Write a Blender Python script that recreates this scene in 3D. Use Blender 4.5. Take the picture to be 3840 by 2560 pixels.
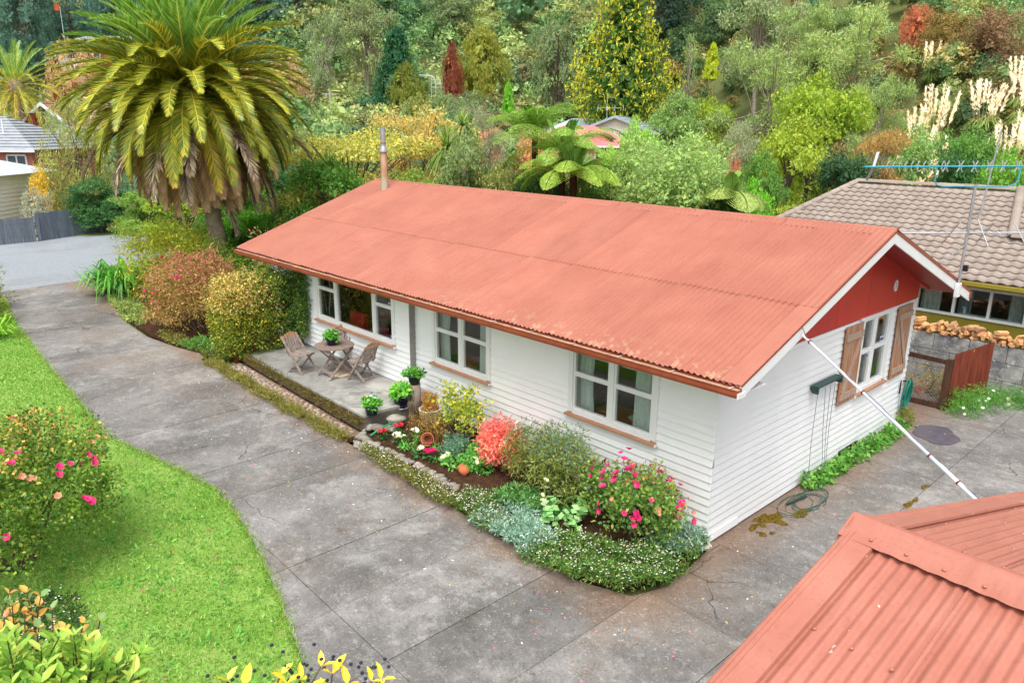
import bpy, bmesh, math, random
import numpy as np
from mathutils import Vector, Matrix, Quaternion

for o in list(bpy.data.objects):
    bpy.data.objects.remove(o, do_unlink=True)
scene = bpy.context.scene
COL = scene.collection
R = math.radians
rng = np.random.default_rng(7)
random.seed(7)

# ------------------------------------------------------------------ camera, sky, sun, exposure
CAM = Vector((5.3706, -9.1001, 6.1029))
YAW, PITCH, ROLL = R(46.794), R(15.831), R(0.4986)
look = Vector((-math.sin(YAW) * math.cos(PITCH), math.cos(YAW) * math.cos(PITCH), -math.sin(PITCH)))
rt = look.cross(Vector((0, 0, 1))).normalized()
up = rt.cross(look)
rt2 = rt * math.cos(ROLL) + up * math.sin(ROLL)
up2 = -rt * math.sin(ROLL) + up * math.cos(ROLL)
cam_data = bpy.data.cameras.new('camera')
cam = bpy.data.objects.new('camera', cam_data)
COL.objects.link(cam)
cam.matrix_world = Matrix(((rt2.x, up2.x, -look.x, CAM.x), (rt2.y, up2.y, -look.y, CAM.y), (rt2.z, up2.z, -look.z, CAM.z), (0, 0, 0, 1)))
cam_data.sensor_width = 36
cam_data.lens = 36 * 2815.2 / 3840
cam_data.clip_start = 0.05
cam_data.clip_end = 2000
scene.camera = cam

SUN_EL, SUN_AZ = R(62), Vector((0.50, -0.66, 0)).normalized()
world = bpy.data.worlds.new('World')
scene.world = world
world.use_nodes = True
wn = world.node_tree
bg = wn.nodes['Background']
sky = wn.nodes.new('ShaderNodeTexSky')
sky.sky_type = 'NISHITA'
sky.sun_disc = False
sky.sun_elevation = SUN_EL
sky.sun_rotation = math.atan2(SUN_AZ.x, SUN_AZ.y)
sky.air_density = 1.0
sky.dust_density = 4.0
sky.ozone_density = 1.0
hsv = wn.nodes.new('ShaderNodeHueSaturation')          # cloud cover: grey daylight
hsv.inputs['Saturation'].default_value = 0.22
wn.links.new(sky.outputs[0], hsv.inputs['Color'])
wn.links.new(hsv.outputs[0], bg.inputs['Color'])
bg.inputs['Strength'].default_value = 0.14
sun_data = bpy.data.lights.new('sun', 'SUN')
sun_data.energy = 1.0
sun_data.angle = R(26)
sun_data.color = (1.0, 0.96, 0.9)
sun = bpy.data.objects.new('sun', sun_data)
COL.objects.link(sun)
sd = Vector((SUN_AZ.x * math.cos(SUN_EL), SUN_AZ.y * math.cos(SUN_EL), math.sin(SUN_EL)))
sun.rotation_euler = sd.to_track_quat('Z', 'Y').to_euler()
sun.location = (20, 10, 40)
vs = scene.view_settings
vs.view_transform = 'Standard'
vs.look = 'None'
vs.exposure = 0.84
vs.gamma = 1.0
vs.use_curve_mapping = False
scene.cycles.use_denoising = True
scene.cycles.max_bounces = 6
scene.cycles.transparent_max_bounces = 12
scene.cycles.caustics_reflective = False
scene.cycles.caustics_refractive = False

# ------------------------------------------------------------------ helpers
def S(r, g, b, k=1.0):
    """photo-like sRGB 0..255 to linear"""
    f = lambda c: ((c / 255 + 0.055) / 1.055) ** 2.4 if c > 10 else c / 255 / 12.92
    return (f(r) * k, f(g) * k, f(b) * k)

class NT:
    def __init__(s, name):
        s.m = bpy.data.materials.new(name)
        s.m.use_nodes = True
        s.t = s.m.node_tree
        s.b = s.t.nodes['Principled BSDF']
    def n(s, kind, **kw):
        x = s.t.nodes.new('ShaderNode' + kind)
        for k, v in kw.items():
            if hasattr(x, k):
                setattr(x, k, v)
            else:
                x.inputs[k].default_value = v
        return x
    def l(s, a, b):
        s.t.links.new(a, b)
    def coord(s, what='pos'):
        if what == 'pos':
            return s.n('NewGeometry').outputs['Position']
        return s.n('TexCoord').outputs[what]
    def noise(s, scale, detail=4, rough=.55, what='pos', dist=0.0, stretch=None):
        x = s.n('TexNoise')
        x.inputs['Scale'].default_value = scale
        x.inputs['Detail'].default_value = detail
        x.inputs['Roughness'].default_value = rough
        x.inputs['Distortion'].default_value = dist
        c = s.coord(what)
        if stretch:
            mp = s.n('Mapping')
            mp.inputs['Scale'].default_value = stretch
            s.l(c, mp.inputs['Vector'])
            c = mp.outputs[0]
        s.l(c, x.inputs['Vector'])
        return x.outputs['Fac']
    def ramp(s, fac, stops):
        x = s.n('ValToRGB')
        e = x.color_ramp.elements
        while len(e) > len(stops):
            e.remove(e[-1])
        while len(e) < len(stops):
            e.new(0.5)
        for i, (p, c) in enumerate(stops):
            e[i].position = p
            e[i].color = (*c, 1) if len(c) == 3 else c
        s.l(fac, x.inputs['Fac'])
        return x.outputs['Color']
    def mask(s, fac, lo, hi):
        x = s.n('MapRange')
        x.inputs['From Min'].default_value = lo
        x.inputs['From Max'].default_value = hi
        s.l(fac, x.inputs['Value'])
        return x.outputs[0]
    def mix(s, fac, a, b, mode='MIX'):
        x = s.n('MixRGB', blend_type=mode)
        for v, i in ((fac, 'Fac'), (a, 'Color1'), (b, 'Color2')):
            if hasattr(v, 'is_output'):
                s.l(v, x.inputs[i])
            elif i == 'Fac':
                x.inputs[i].default_value = v
            else:
                x.inputs[i].default_value = (*v, 1)
        return x.outputs[0]
    def math(s, op, a, b=0.0):
        x = s.n('Math', operation=op)
        for i, v in enumerate((a, b)):
            if hasattr(v, 'is_output'):
                s.l(v, x.inputs[i])
            else:
                x.inputs[i].default_value = v
        return x.outputs[0]
    def bump(s, h, strength=.3, dist=.01):
        x = s.n('Bump')
        x.inputs['Strength'].default_value = strength
        x.inputs['Distance'].default_value = dist
        s.l(h, x.inputs['Height'])
        s.l(x.outputs[0], s.b.inputs['Normal'])
    def done(s, col, rough=.6, spec=.5, metal=0.0):
        if hasattr(col, 'is_output'):
            s.l(col, s.b.inputs['Base Color'])
        else:
            s.b.inputs['Base Color'].default_value = (*col, 1)
        s.b.inputs['Roughness'].default_value = rough
        s.b.inputs['Specular IOR Level'].default_value = spec
        s.b.inputs['Metallic'].default_value = metal
        return s.m

MATS = {}
def pm(name, c1, c2=None, scale=6, rough=.6, spec=.4, metal=0., bump=0., bscale=None, bdist=.01, what='pos', stretch=None, rand=0.0, detail=5):
    """two-tone noise material with optional relief and a random tint per object"""
    if name in MATS:
        return MATS[name]
    t = NT(name)
    c2 = c2 or tuple(v * .8 for v in c1)
    col = t.mix(t.mask(t.noise(scale, detail, what=what, stretch=stretch), .3, .7), c1, c2)
    if rand:
        oi = t.n('ObjectInfo')
        v = t.mask(oi.outputs['Random'], 0, 1)
        h = t.n('HueSaturation')
        t.l(col, h.inputs['Color'])
        x = t.n('MapRange')
        x.inputs['To Min'].default_value = 1 - rand
        x.inputs['To Max'].default_value = 1 + rand
        t.l(v, x.inputs['Value'])
        t.l(x.outputs[0], h.inputs['Value'])
        col = h.outputs[0]
    if bump:
        t.bump(t.noise(bscale or scale * 6, 6, what=what, stretch=stretch), bump, bdist)
    MATS[name] = t.done(col, rough, spec, metal)
    return MATS[name]

def leaf_mat(name, transl=.36, rough=.5, jitter=.22, gain=1.5):
    if name in MATS:
        return MATS[name]
    t = NT(name)
    at = t.n('Attribute', attribute_name='Col')
    oi = t.n('ObjectInfo')
    col = t.mix(1.0, at.outputs['Color'], oi.outputs['Color'], 'MULTIPLY')
    ge = t.n('NewGeometry')
    h = t.n('HueSaturation')
    a = t.n('MapRange')
    a.inputs['To Min'].default_value = gain * (1 - jitter)
    a.inputs['To Max'].default_value = gain * (1 + jitter)
    t.l(ge.outputs['Random Per Island'], a.inputs['Value'])
    t.l(a.outputs[0], h.inputs['Value'])
    b = t.n('MapRange')
    b.inputs['To Min'].default_value = .485
    b.inputs['To Max'].default_value = .515
    w = t.n('TexWhiteNoise', noise_dimensions='1D')
    t.l(ge.outputs['Random Per Island'], w.inputs['W'])
    t.l(w.outputs['Value'], b.inputs['Value'])
    t.l(b.outputs[0], h.inputs['Hue'])
    t.l(col, h.inputs['Color'])
    t.l(h.outputs[0], t.b.inputs['Base Color'])
    t.b.inputs['Roughness'].default_value = rough
    t.b.inputs['Specular IOR Level'].default_value = .35
    tr = t.n('BsdfTranslucent')
    t.l(h.outputs[0], tr.inputs['Color'])
    mx = t.n('MixShader')
    mx.inputs[0].default_value = transl
    t.l(t.b.outputs[0], mx.inputs[1])
    t.l(tr.outputs[0], mx.inputs[2])
    t.l(mx.outputs[0], t.t.nodes['Material Output'].inputs['Surface'])
    MATS[name] = t.m
    return t.m

def glass_mat():
    if 'window_glass' in MATS:
        return MATS['window_glass']
    t = NT('window_glass')
    fr = t.n('LayerWeight')
    fr.inputs['Blend'].default_value = .5
    tp = t.n('BsdfTransparent')
    tp.inputs['Color'].default_value = (.86, .9, .88, 1)
    gl = t.n('BsdfGlossy')
    gl.inputs['Roughness'].default_value = .02
    mx = t.n('MixShader')
    f = t.math('ADD', t.math('MULTIPLY', t.math('POWER', fr.outputs['Facing'], 4.0), .85), .05)
    t.l(f, mx.inputs[0])
    t.l(tp.outputs[0], mx.inputs[1])
    t.l(gl.outputs[0], mx.inputs[2])
    t.l(mx.outputs[0], t.t.nodes['Material Output'].inputs['Surface'])
    MATS['window_glass'] = t.m
    return t.m

ORG = {}
def link(o, parent=None, org=None):
    COL.objects.link(o)
    if parent is not None:
        o.parent = parent
        ORG[o.name] = ORG.get(parent.name, Vector())
    return o

def tag(o, label=None, cat=None, group=None, kind=None):
    if label: o['label'] = label
    if cat: o['category'] = cat
    if group: o['group'] = group
    if kind: o['kind'] = kind
    return o

def thing(name, label, cat, loc=(0, 0, 0), group=None, rz=0.0):
    o = bpy.data.objects.new(name, None)
    o.empty_display_size = .2
    COL.objects.link(o)
    o.location = loc
    o.rotation_euler = (0, 0, rz)
    ORG[o.name] = Vector(loc)
    return tag(o, label, cat, group)

class MB:
    """collects boxes, beams, tubes and lathes into one mesh"""
    def __init__(s):
        s.v, s.f, s.sm = [], [], []
    def add(s, vs_, fs, smooth=False):
        b = len(s.v)
        s.v += [tuple(p) for p in vs_]
        s.f += [tuple(i + b for i in q) for q in fs]
        s.sm += [smooth] * len(fs)
        return s
    BOXF = [(0, 3, 2, 1), (4, 5, 6, 7), (0, 1, 5, 4), (1, 2, 6, 5), (2, 3, 7, 6), (3, 0, 4, 7)]
    def box(s, x0, x1, y0, y1, z0, z1):
        return s.add([(x0, y0, z0), (x1, y0, z0), (x1, y1, z0), (x0, y1, z0), (x0, y0, z1), (x1, y0, z1), (x1, y1, z1), (x0, y1, z1)], s.BOXF)
    def hexa(s, p):
        return s.add(p, s.BOXF)
    def beam(s, a, b, w, h, upv=(0, 0, 1)):
        a, b = Vector(a), Vector(b)
        d = (b - a).normalized()
        r = d.cross(Vector(upv))
        if r.length < 1e-4:
            r = d.cross(Vector((1, 0, 0)))
        r.normalize()
        u = r.cross(d)
        r, u = r * w / 2, u * h / 2
        return s.add([a - r - u, a + r - u, a + r + u, a - r + u, b - r - u, b + r - u, b + r + u, b - r + u],
                     [(0, 1, 2, 3), (7, 6, 5, 4), (0, 4, 5, 1), (1, 5, 6, 2), (2, 6, 7, 3), (3, 7, 4, 0)])
    def prism(s, poly, axis_a, axis_b):
        """poly: list of 3-d points; extruded by the vector axis_b - axis_a"""
        e = Vector(axis_b) - Vector(axis_a)
        n = len(poly)
        top = [Vector(p) + e for p in poly]
        s.add(list(poly) + top, [tuple(range(n - 1, -1, -1)), tuple(range(n, 2 * n))] + [(i, (i + 1) % n, n + (i + 1) % n, n + i) for i in range(n)])
        return s
    def tube(s, pts, rad, n=8, cap=True, smooth=True):
        pts = [Vector(p) for p in pts]
        if not hasattr(rad, '__len__'):
            rad = [rad] * len(pts)
        vs_, fs = [], []
        ref = None
        for i, p in enumerate(pts):
            d = (pts[min(i + 1, len(pts) - 1)] - pts[max(i - 1, 0)])
            d = d.normalized() if d.length > 1e-9 else Vector((0, 0, 1))
            if ref is None:
                ref = d.orthogonal().normalized()
            ref = (ref - d * ref.dot(d))
            ref = ref.normalized() if ref.length > 1e-6 else d.orthogonal().normalized()
            q = d.cross(ref)
            for k in range(n):
                a = 2 * math.pi * k / n
                vs_.append(p + (ref * math.cos(a) + q * math.sin(a)) * rad[i])
        for i in range(len(pts) - 1):
            for k in range(n):
                fs.append((i * n + k, i * n + (k + 1) % n, (i + 1) * n + (k + 1) % n, (i + 1) * n + k))
        s.add(vs_, fs, smooth)
        if cap:
            m = len(pts) - 1
            s.add([vs_[k] for k in range(n)], [tuple(range(n - 1, -1, -1))])
            s.add([vs_[m * n + k] for k in range(n)], [tuple(range(n))])
        return s
    def lathe(s, prof, c=(0, 0, 0), n=20, smooth=True, M=None):
        c = Vector(c)
        vs_, fs = [], []
        for r, z in prof:
            for k in range(n):
                a = 2 * math.pi * k / n
                p = Vector((r * math.cos(a), r * math.sin(a), z))
                vs_.append((M @ p if M else p) + c)
        for i in range(len(prof) - 1):
            for k in range(n):
                fs.append((i * n + k, i * n + (k + 1) % n, (i + 1) * n + (k + 1) % n, (i + 1) * n + k))
        return s.add(vs_, fs, smooth)
    def mesh(s, name, mat=None, org=Vector()):
        me = bpy.data.meshes.new(name)
        me.from_pydata([(p[0] - org[0], p[1] - org[1], p[2] - org[2]) for p in s.v], [], s.f)
        me.polygons.foreach_set('use_smooth', s.sm)
        if mat: me.materials.append(mat)
        me.update()
        return me
    def build(s, name, mat, parent=None, org=None, bevel=0.0):
        og = ORG.get(parent.name, Vector()) if parent is not None else Vector(org or (0, 0, 0))
        o = bpy.data.objects.new(name, s.mesh(name, mat, og))
        if parent is None:
            o.location = og
            COL.objects.link(o)
            ORG[o.name] = og
        else:
            link(o, parent)
        if bevel:
            b = o.modifiers.new('bevel', 'BEVEL')
            b.width = bevel
            b.segments = 2
            b.limit_method = 'ANGLE'
        return o

def inst(name, me, parent, M):
    """a mesh shared by many, placed by the world matrix M under its parent"""
    o = bpy.data.objects.new(name, me)
    if parent is not None:
        link(o, parent)
        M = Matrix.Translation(-ORG[parent.name]) @ M
    else:
        COL.objects.link(o)
        ORG[o.name] = M.translation.copy()
    l, q, sc = M.decompose()
    o.location = l
    o.rotation_mode = 'QUATERNION'
    o.rotation_quaternion = q
    o.scale = sc
    return o

def copy_tree(o, parent=None):
    c = o.copy()
    COL.objects.link(c)
    c.parent = parent
    for ch in list(o.children):
        copy_tree(ch, c)
    return c

# numpy foliage -------------------------------------------------------------
def nrm(a):
    return a / np.maximum(np.linalg.norm(a, axis=-1, keepdims=True), 1e-9)

def leaf_quads(P, A, N, L, W, fold=.1, mid=.45):
    """a diamond leaf at every P along A, lying square to N"""
    A = nrm(A)
    Sd = nrm(np.cross(A, N))
    Nn = np.cross(Sd, A)
    L = np.asarray(L).reshape(-1, 1) * np.ones((len(P), 1))
    W = np.asarray(W).reshape(-1, 1) * np.ones((len(P), 1))
    m = P + A * L * mid - Nn * L * fold
    return np.stack([P, m + Sd * W / 2, P + A * L, m - Sd * W / 2], 1)

def leaf_halves(P, A, N, L, W, fold=.16):
    """a lens-shaped leaf folded along its midrib: two quads per leaf"""
    A = nrm(A)
    Sd = nrm(np.cross(A, N))
    Nn = np.cross(Sd, A)
    L = np.asarray(L).reshape(-1, 1) * np.ones((len(P), 1))
    W = np.asarray(W).reshape(-1, 1) * np.ones((len(P), 1))
    tip = P + A * L - Nn * L * .10
    out = []
    for sg in (-1, 1):
        a = P + A * L * .32 + Sd * sg * W * .5 + Nn * W * fold
        b = P + A * L * .70 + Sd * sg * W * .40 + Nn * W * fold * .6 - Nn * L * .03
        out.append(np.stack([P, a, b, tip] if sg > 0 else [P, tip, b, a], 1))
    return np.concatenate(out)

def clump_leaves(C, Rr, n, L, W, out=.7, droop=0., upn=.4, shell=.55, wild=.5, r=None, halves=False, nn=.5, tang=False):
    r = r or rng
    C = np.atleast_2d(C)
    Rr = np.broadcast_to(np.atleast_2d(Rr) if np.ndim(Rr) else np.full((1, 3), Rr), C.shape)
    m = len(C)
    d = nrm(r.normal(size=(m * n, 3)))
    rr = shell + (1 - shell) * r.random((m * n, 1))
    P = np.repeat(C, n, 0) + d * rr * np.repeat(Rr, n, 0)
    A = d * out + r.normal(size=d.shape) * wild
    if tang:                                   # leaves lying flat to the crown's surface
        A = np.cross(d, r.normal(size=d.shape))
    A[:, 2] -= droop
    N = d + r.normal(size=d.shape) * nn
    N[:, 2] += upn
    sc = r.uniform(.7, 1.3, m * n)
    return (leaf_halves if halves else leaf_quads)(P, A, N, L * sc, W * sc)

def pick(pal, n, r=None):
    """n colours from [(colour, weight), ...]"""
    r = r or rng
    cs = np.array([c for c, w in pal])
    w = np.array([w for c, w in pal], float)
    return cs[r.choice(len(cs), n, p=w / w.sum())]

def quad_mesh(name, Q, colr, mat, org=(0, 0, 0)):
    n = len(Q)
    me = bpy.data.meshes.new(name)
    V = (Q - np.asarray(org)).reshape(-1, 3).astype(np.float32)
    me.vertices.add(len(V))
    me.vertices.foreach_set('co', V.ravel())
    k = Q.shape[1]
    me.loops.add(n * k)
    me.loops.foreach_set('vertex_index', np.arange(n * k, dtype=np.int32))
    me.polygons.add(n)
    me.polygons.foreach_set('loop_start', np.arange(0, n * k, k, dtype=np.int32))
    me.update(calc_edges=True)
    at = me.attributes.new('Col', 'FLOAT_COLOR', 'FACE')
    c4 = np.ones((n, 4), np.float32)
    c4[:, :3] = colr
    at.data.foreach_set('color', c4.ravel())
    me.materials.append(mat)
    return me

def quad_obj(name, Q, colr, mat, parent=None, org=None):
    og = ORG.get(parent.name, Vector()) if parent is not None else Vector(org or (0, 0, 0))
    o = bpy.data.objects.new(name, quad_mesh(name, Q, colr, mat, og))
    if parent is None:
        o.location = og
        COL.objects.link(o)
        ORG[o.name] = og
    else:
        link(o, parent)
    return o

LEAF = leaf_mat('leaf')
GLOSS = leaf_mat('leaf_glossy', .3, .34, .2)
PETAL = leaf_mat('petal', .3, .55, .1, 1.05)
LEAFBG = leaf_mat('leaf_far', .3, .6, .2, 1.5)
NEARLEAF = leaf_mat('leaf_near', .3, .36, .07)
DRY = leaf_mat('leaf_dry', .2, .7, .25)
BARK = pm('bark', S(120, 105, 88), S(78, 68, 58), 9, .9, .2, bump=.6, bscale=40)
BARKP = pm('bark_pale', S(178, 168, 150), S(120, 110, 98), 7, .85, .2, bump=.4, bscale=30)
WHITE = pm('white_paint', S(238, 239, 238), S(226, 228, 228), 1.2, .45, .4)

# terrain: valley floor round the houses, then the wooded hillside
FD = (-math.sin(YAW), math.cos(YAW))
RD = (FD[1], -FD[0])
def H(x, y):
    x = np.asarray(x, float); y = np.asarray(y, float)
    dx, dy = x - CAM.x, y - CAM.y
    u = dx * FD[0] + dy * FD[1]
    v = dx * RD[0] + dy * RD[1]
    g = np.clip(-.03 * x, 0, .36)
    a = np.clip((u - 47) / 45, 0, 1)
    g = g + 2.6 * a * a * (3 - 2 * a)
    u1 = 95 - 2.0 * np.maximum(v, 0) - .12 * np.minimum(v, 0)
    u1 = np.maximum(u1, 26)
    h = np.maximum(0, u - u1)
    return g + .40 * (h - 12 * (1 - np.exp(-h / 12)))
def G(x, y=0.0):
    return float(np.clip(-.03 * x, 0, .36))
# ------------------------------------------------------------------ setting: terrain, gravel, lawn, concrete
def struct(o):
    o['kind'] = 'structure'
    return o

t = NT('earth_and_grass')
gcol = t.mix(t.mask(t.noise(.35, 6), .35, .65), S(108, 120, 70), S(92, 98, 58))
gcol = t.mix(t.mask(t.noise(3.0, 5), .5, .7), gcol, S(120, 108, 76))
t.bump(t.noise(6, 6), .5, .1)
M_TERR = t.done(gcol, .95, .1)
xs = np.concatenate([np.arange(-330, -60, 6.0), np.arange(-60, 30, 2.5), np.arange(30, 121, 10.0)])
ys = np.concatenate([np.arange(-160, -30, 10.0), np.arange(-30, 60, 2.5), np.arange(60, 331, 6.0)])
X, Y = np.meshgrid(xs, ys)
Z = H(X, Y) - .06
nx, ny = len(xs), len(ys)
idx = np.arange(nx * ny).reshape(ny, nx)
F = np.stack([idx[:-1, :-1], idx[:-1, 1:], idx[1:, 1:], idx[1:, :-1]], -1).reshape(-1, 4)
me = bpy.data.meshes.new('ground')
me.from_pydata(np.stack([X, Y, Z], -1).reshape(-1, 3).tolist(), [], F.tolist())
me.polygons.foreach_set('use_smooth', [True] * len(F))
me.materials.append(M_TERR)
ground = bpy.data.objects.new('ground', me)
COL.objects.link(ground)
struct(ground)

def drape(poly, dz, step=1.0, skirt=0.0):
    """a polygon laid over the slope: cut along x so that it bends with the ground"""
    bm = bmesh.new()
    f = bm.faces.new([bm.verts.new((x, y, 0)) for x, y in poly])
    bmesh.ops.triangulate(bm, faces=[f])
    x0, x1 = min(p[0] for p in poly), max(p[0] for p in poly)
    x = math.ceil(x0 / step) * step
    while x < x1:
        bmesh.ops.bisect_plane(bm, geom=bm.verts[:] + bm.edges[:] + bm.faces[:], plane_co=(x, 0, 0), plane_no=(1, 0, 0))
        x += step
    bmesh.ops.recalc_face_normals(bm, faces=bm.faces)
    for q in bm.faces:
        if q.normal.z < 0:
            q.normal_flip()
    for v in bm.verts:
        v.co.z = G(v.co.x) + dz
    if skirt:
        r = bmesh.ops.extrude_face_region(bm, geom=bm.faces[:])
        # the copy goes up, the first sheet stays as the underside
        for v in [e for e in r['geom'] if isinstance(e, bmesh.types.BMVert)]:
            v.co.z += skirt
    return bm

def bm_obj(name, bm, mat, parent=None):
    me = bpy.data.meshes.new(name)
    bm.to_mesh(me)
    bm.free()
    me.materials.append(mat)
    o = bpy.data.objects.new(name, me)
    if parent is None:
        COL.objects.link(o)
        ORG[o.name] = Vector()
    else:
        link(o, parent)
    return o

# lawn
LAWN_EDGE = [(-26, -4.4), (-22, -4.9), (-19.62, -5.14), (-14.61, -5.41), (-9.78, -5.6), (-8.55, -5.3), (-7.32, -5.02), (-6.37, -4.86), (-5.31, -4.95), (-4.49, -5.09), (-3.7, -5.26), (-3.1, -5.4), (-2.34, -5.6), (-1.74, -5.77), (-0.8, -6.1), (0.4, -6.7), (1.6, -7.6)]
t = NT('lawn_turf')
c = t.mix(t.mask(t.noise(1.1, 5), .35, .68), S(122, 160, 66), S(150, 180, 92))
c = t.mix(t.mask(t.noise(14, 5), .5, .75), c, S(104, 144, 54))
c = t.mix(t.mask(t.noise(.6, 3), .62, .75), c, S(166, 172, 104))
c = t.mix(t.math('MULTIPLY', t.mask(t.noise(1.9, 5, .65), .62, .72), .6), c, S(150, 136, 92))
t.bump(t.noise(60, 5), .7, .03)
M_LAWN = t.done(c, .9, .15)
lawn = bm_obj('lawn', drape(LAWN_EDGE + [(2, -24), (-27, -24)], .0), M_LAWN)
struct(lawn)

# blades: tufts of short grass over the part of the lawn the photograph shows
def inside(poly, x, y):
    x = np.asarray(x); y = np.asarray(y)
    r = np.zeros(x.shape, bool)
    j = len(poly) - 1
    for i in range(len(poly)):
        xi, yi = poly[i]; xj, yj = poly[j]
        c_ = ((yi > y) != (yj > y)) & (x < (xj - xi) * (y - yi) / (yj - yi + 1e-12) + xi)
        r ^= c_
        j = i
    return r
LPOLY = LAWN_EDGE + [(2, -24), (-27, -24)]
def grass(n, x0, x1, y0, y1, h0, h1, w):
    gx = rng.uniform(x0, x1, n); gy = rng.uniform(y0, y1, n)
    k = inside(LPOLY, gx, gy)
    gx, gy = gx[k], gy[k]
    n = len(gx)
    P = np.stack([gx, gy, np.clip(-.03 * gx, 0, .36)], 1)
    A = rng.normal(size=(n, 3)) * .75
    A[:, 2] = np.abs(A[:, 2]) * .5 + .55
    N = rng.normal(size=(n, 3))
    patch = .5 + .5 * np.sin(gx * 2.1 + np.sin(gy * 1.7) * 2) * np.sin(gy * 2.7 + np.sin(gx * 1.3))
    Lh = rng.uniform(h0, h1, n) * (.7 + .6 * patch)
    Q = leaf_quads(P, A, N, Lh, w * rng.uniform(.7, 1.3, n), .15)
    col = pick([(S(112, 156, 58), 4), (S(130, 170, 70), 4), (S(152, 184, 96), 3), (S(94, 138, 50), 2), (S(172, 174, 110), .6)], n)
    return Q, col
def fringe(n):
    """blades leaning over the edge of the concrete"""
    pts = np.array(LAWN_EDGE[2:])
    seg = np.linalg.norm(np.diff(pts, axis=0), axis=1)
    s_ = rng.random(n) * seg.sum(); cum = np.concatenate([[0], np.cumsum(seg)])
    i = np.clip(np.searchsorted(cum, s_) - 1, 0, len(seg) - 1)
    f = ((s_ - cum[i]) / seg[i])[:, None]
    p = pts[i] * (1 - f) + pts[i + 1] * f + rng.normal(size=(n, 2)) * (.02 + .035 * (np.sin(s_ * 7) > .3))[:, None]
    P = np.concatenate([p, (np.clip(-.03 * p[:, :1], 0, .36) + .01)], 1)
    A = rng.normal(size=(n, 3)) * .8
    A[:, 2] = np.abs(A[:, 2]) * .4 + .35
    Q = leaf_quads(P, A, rng.normal(size=(n, 3)), rng.uniform(.04, .1, n), .013, .15)
    return Q, pick([(S(112, 156, 58), 4), (S(140, 172, 80), 3), (S(170, 168, 100), 2)], n)
q3, c3 = fringe(9000)
q1, c1 = grass(70000, -9, 1.5, -10, -4.5, .03, .075, .014)
q2, c2 = grass(45000, -24, -9, -9.5, -4.5, .04, .08, .022)
gr = quad_obj('grass', np.concatenate([q1, q2, q3]), np.concatenate([c1, c2, c3]), LEAF)
tag(gr, 'short bright green grass covering the lawn', 'grass', kind='stuff')
# clover and dandelion rosettes, fallen petals
n = 260
wx_ = rng.uniform(-8, 0, n); wy_ = rng.uniform(-9, -5.2, n)
k = inside(LPOLY, wx_, wy_); wx_, wy_ = wx_[k], wy_[k]
C_ = np.stack([wx_, wy_, np.clip(-.03 * wx_, 0, .36) + .02], 1)
Q = clump_leaves(C_, np.array([[.06, .06, .02]]), 8, .09, .032, out=.9, upn=1.2)
weeds = quad_obj('lawn_weeds', Q, pick([(S(120, 172, 78), 2), (S(92, 150, 62), 2)], len(Q)), LEAF)
tag(weeds, 'broad leaved weed rosettes scattered in the lawn', 'weeds', kind='stuff')
n = 90
wx_ = rng.uniform(-7, 0, n); wy_ = rng.uniform(-8.5, -5.2, n)
k = inside(LPOLY, wx_, wy_); wx_, wy_ = wx_[k], wy_[k]
P_ = np.stack([wx_, wy_, np.clip(-.03 * wx_, 0, .36) + .05], 1)
Q = leaf_quads(P_, rng.normal(size=P_.shape) * (1, 1, .2), np.tile((0, 0, 1.), (len(P_), 1)), .045, .03)
pt = quad_obj('fallen_petals', Q, pick([(S(228, 110, 140), 2), (S(235, 190, 180), 2), (S(200, 120, 60), 1)], len(Q)), PETAL)
tag(pt, 'fallen pink petals and leaves lying on the lawn', 'petals', kind='stuff')

# bare stepping bricks let into the lawn
M_BRICK = pm('paving_brick', S(176, 130, 112), S(140, 108, 88), 12, .85, .2, bump=.5, rand=.12)
for i, (bx_, by_, rz, lb) in enumerate([
        (-5.35, -7.05, .3, 'reddish brick set in the lawn nearest the rose bush'), (-5.1, -6.78, .4, 'brick in the lawn, middle of the back row of three'),
        (-4.91, -6.53, .2, 'brick in the lawn farthest right of the group'), (-5.01, -7.17, .35, 'brick in the lawn, front row, nearest the rose bush'),
        (-4.68, -6.83, .45, 'brick in the lawn, front row, on the right'), (-5.44, -6.74, .3, 'brick half covered by grass at the back of the group')]):
    b = MB().box(-.14, .14, -.085, .085, -.03, .045)
    o = b.build('paving_brick', M_BRICK, None, (bx_, by_, G(bx_)), bevel=.012)
    o.rotation_euler = (0, 0, rz)
    tag(o, lb, 'brick', 'bricks let into the lawn')

# concrete: slabs with open joints
t = NT('driveway_concrete')
big = t.noise(.55, 4, .6)
c = t.ramp(big, [(.3, S(102, 100, 97)), (.5, S(128, 125, 122)), (.68, S(148, 145, 142))])
c = t.mix(t.math('MULTIPLY', t.mask(t.noise(.8, 6, .68, dist=.3), .5, .68), .6), c, S(186, 183, 178))
c = t.mix(t.math('MULTIPLY', t.mask(t.noise(2.6, 6, .7, dist=.4), .52, .66), .45), c, S(88, 85, 82))
c = t.mix(t.math('MULTIPLY', t.mask(t.noise(4.4, 6, .72), .56, .68), .36), c, S(194, 191, 186))
c = t.mix(t.math('MULTIPLY', t.mask(t.noise(.45, 4, .6, dist=.2), .5, .7), .6), c, S(90, 85, 82))
c = t.mix(t.math('MULTIPLY', t.mask(t.noise(.33, 5, .6), .5, .7), .45), c, S(134, 116, 94))
sep = t.n('SeparateXYZ'); t.l(t.coord('pos'), sep.inputs[0])
edge = t.math('ADD', sep.outputs['Y'], t.math('MULTIPLY', t.noise(1.3, 4), 1.1))
inx = t.mask(sep.outputs['X'], .9, .2)
soil = t.math('MULTIPLY', t.math('MULTIPLY', t.mask(edge, -2.25, -1.55), inx), .7)
c = t.mix(soil, c, S(140, 110, 86))
fleck = t.noise(19, 4, .75, dist=1.5)
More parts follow.
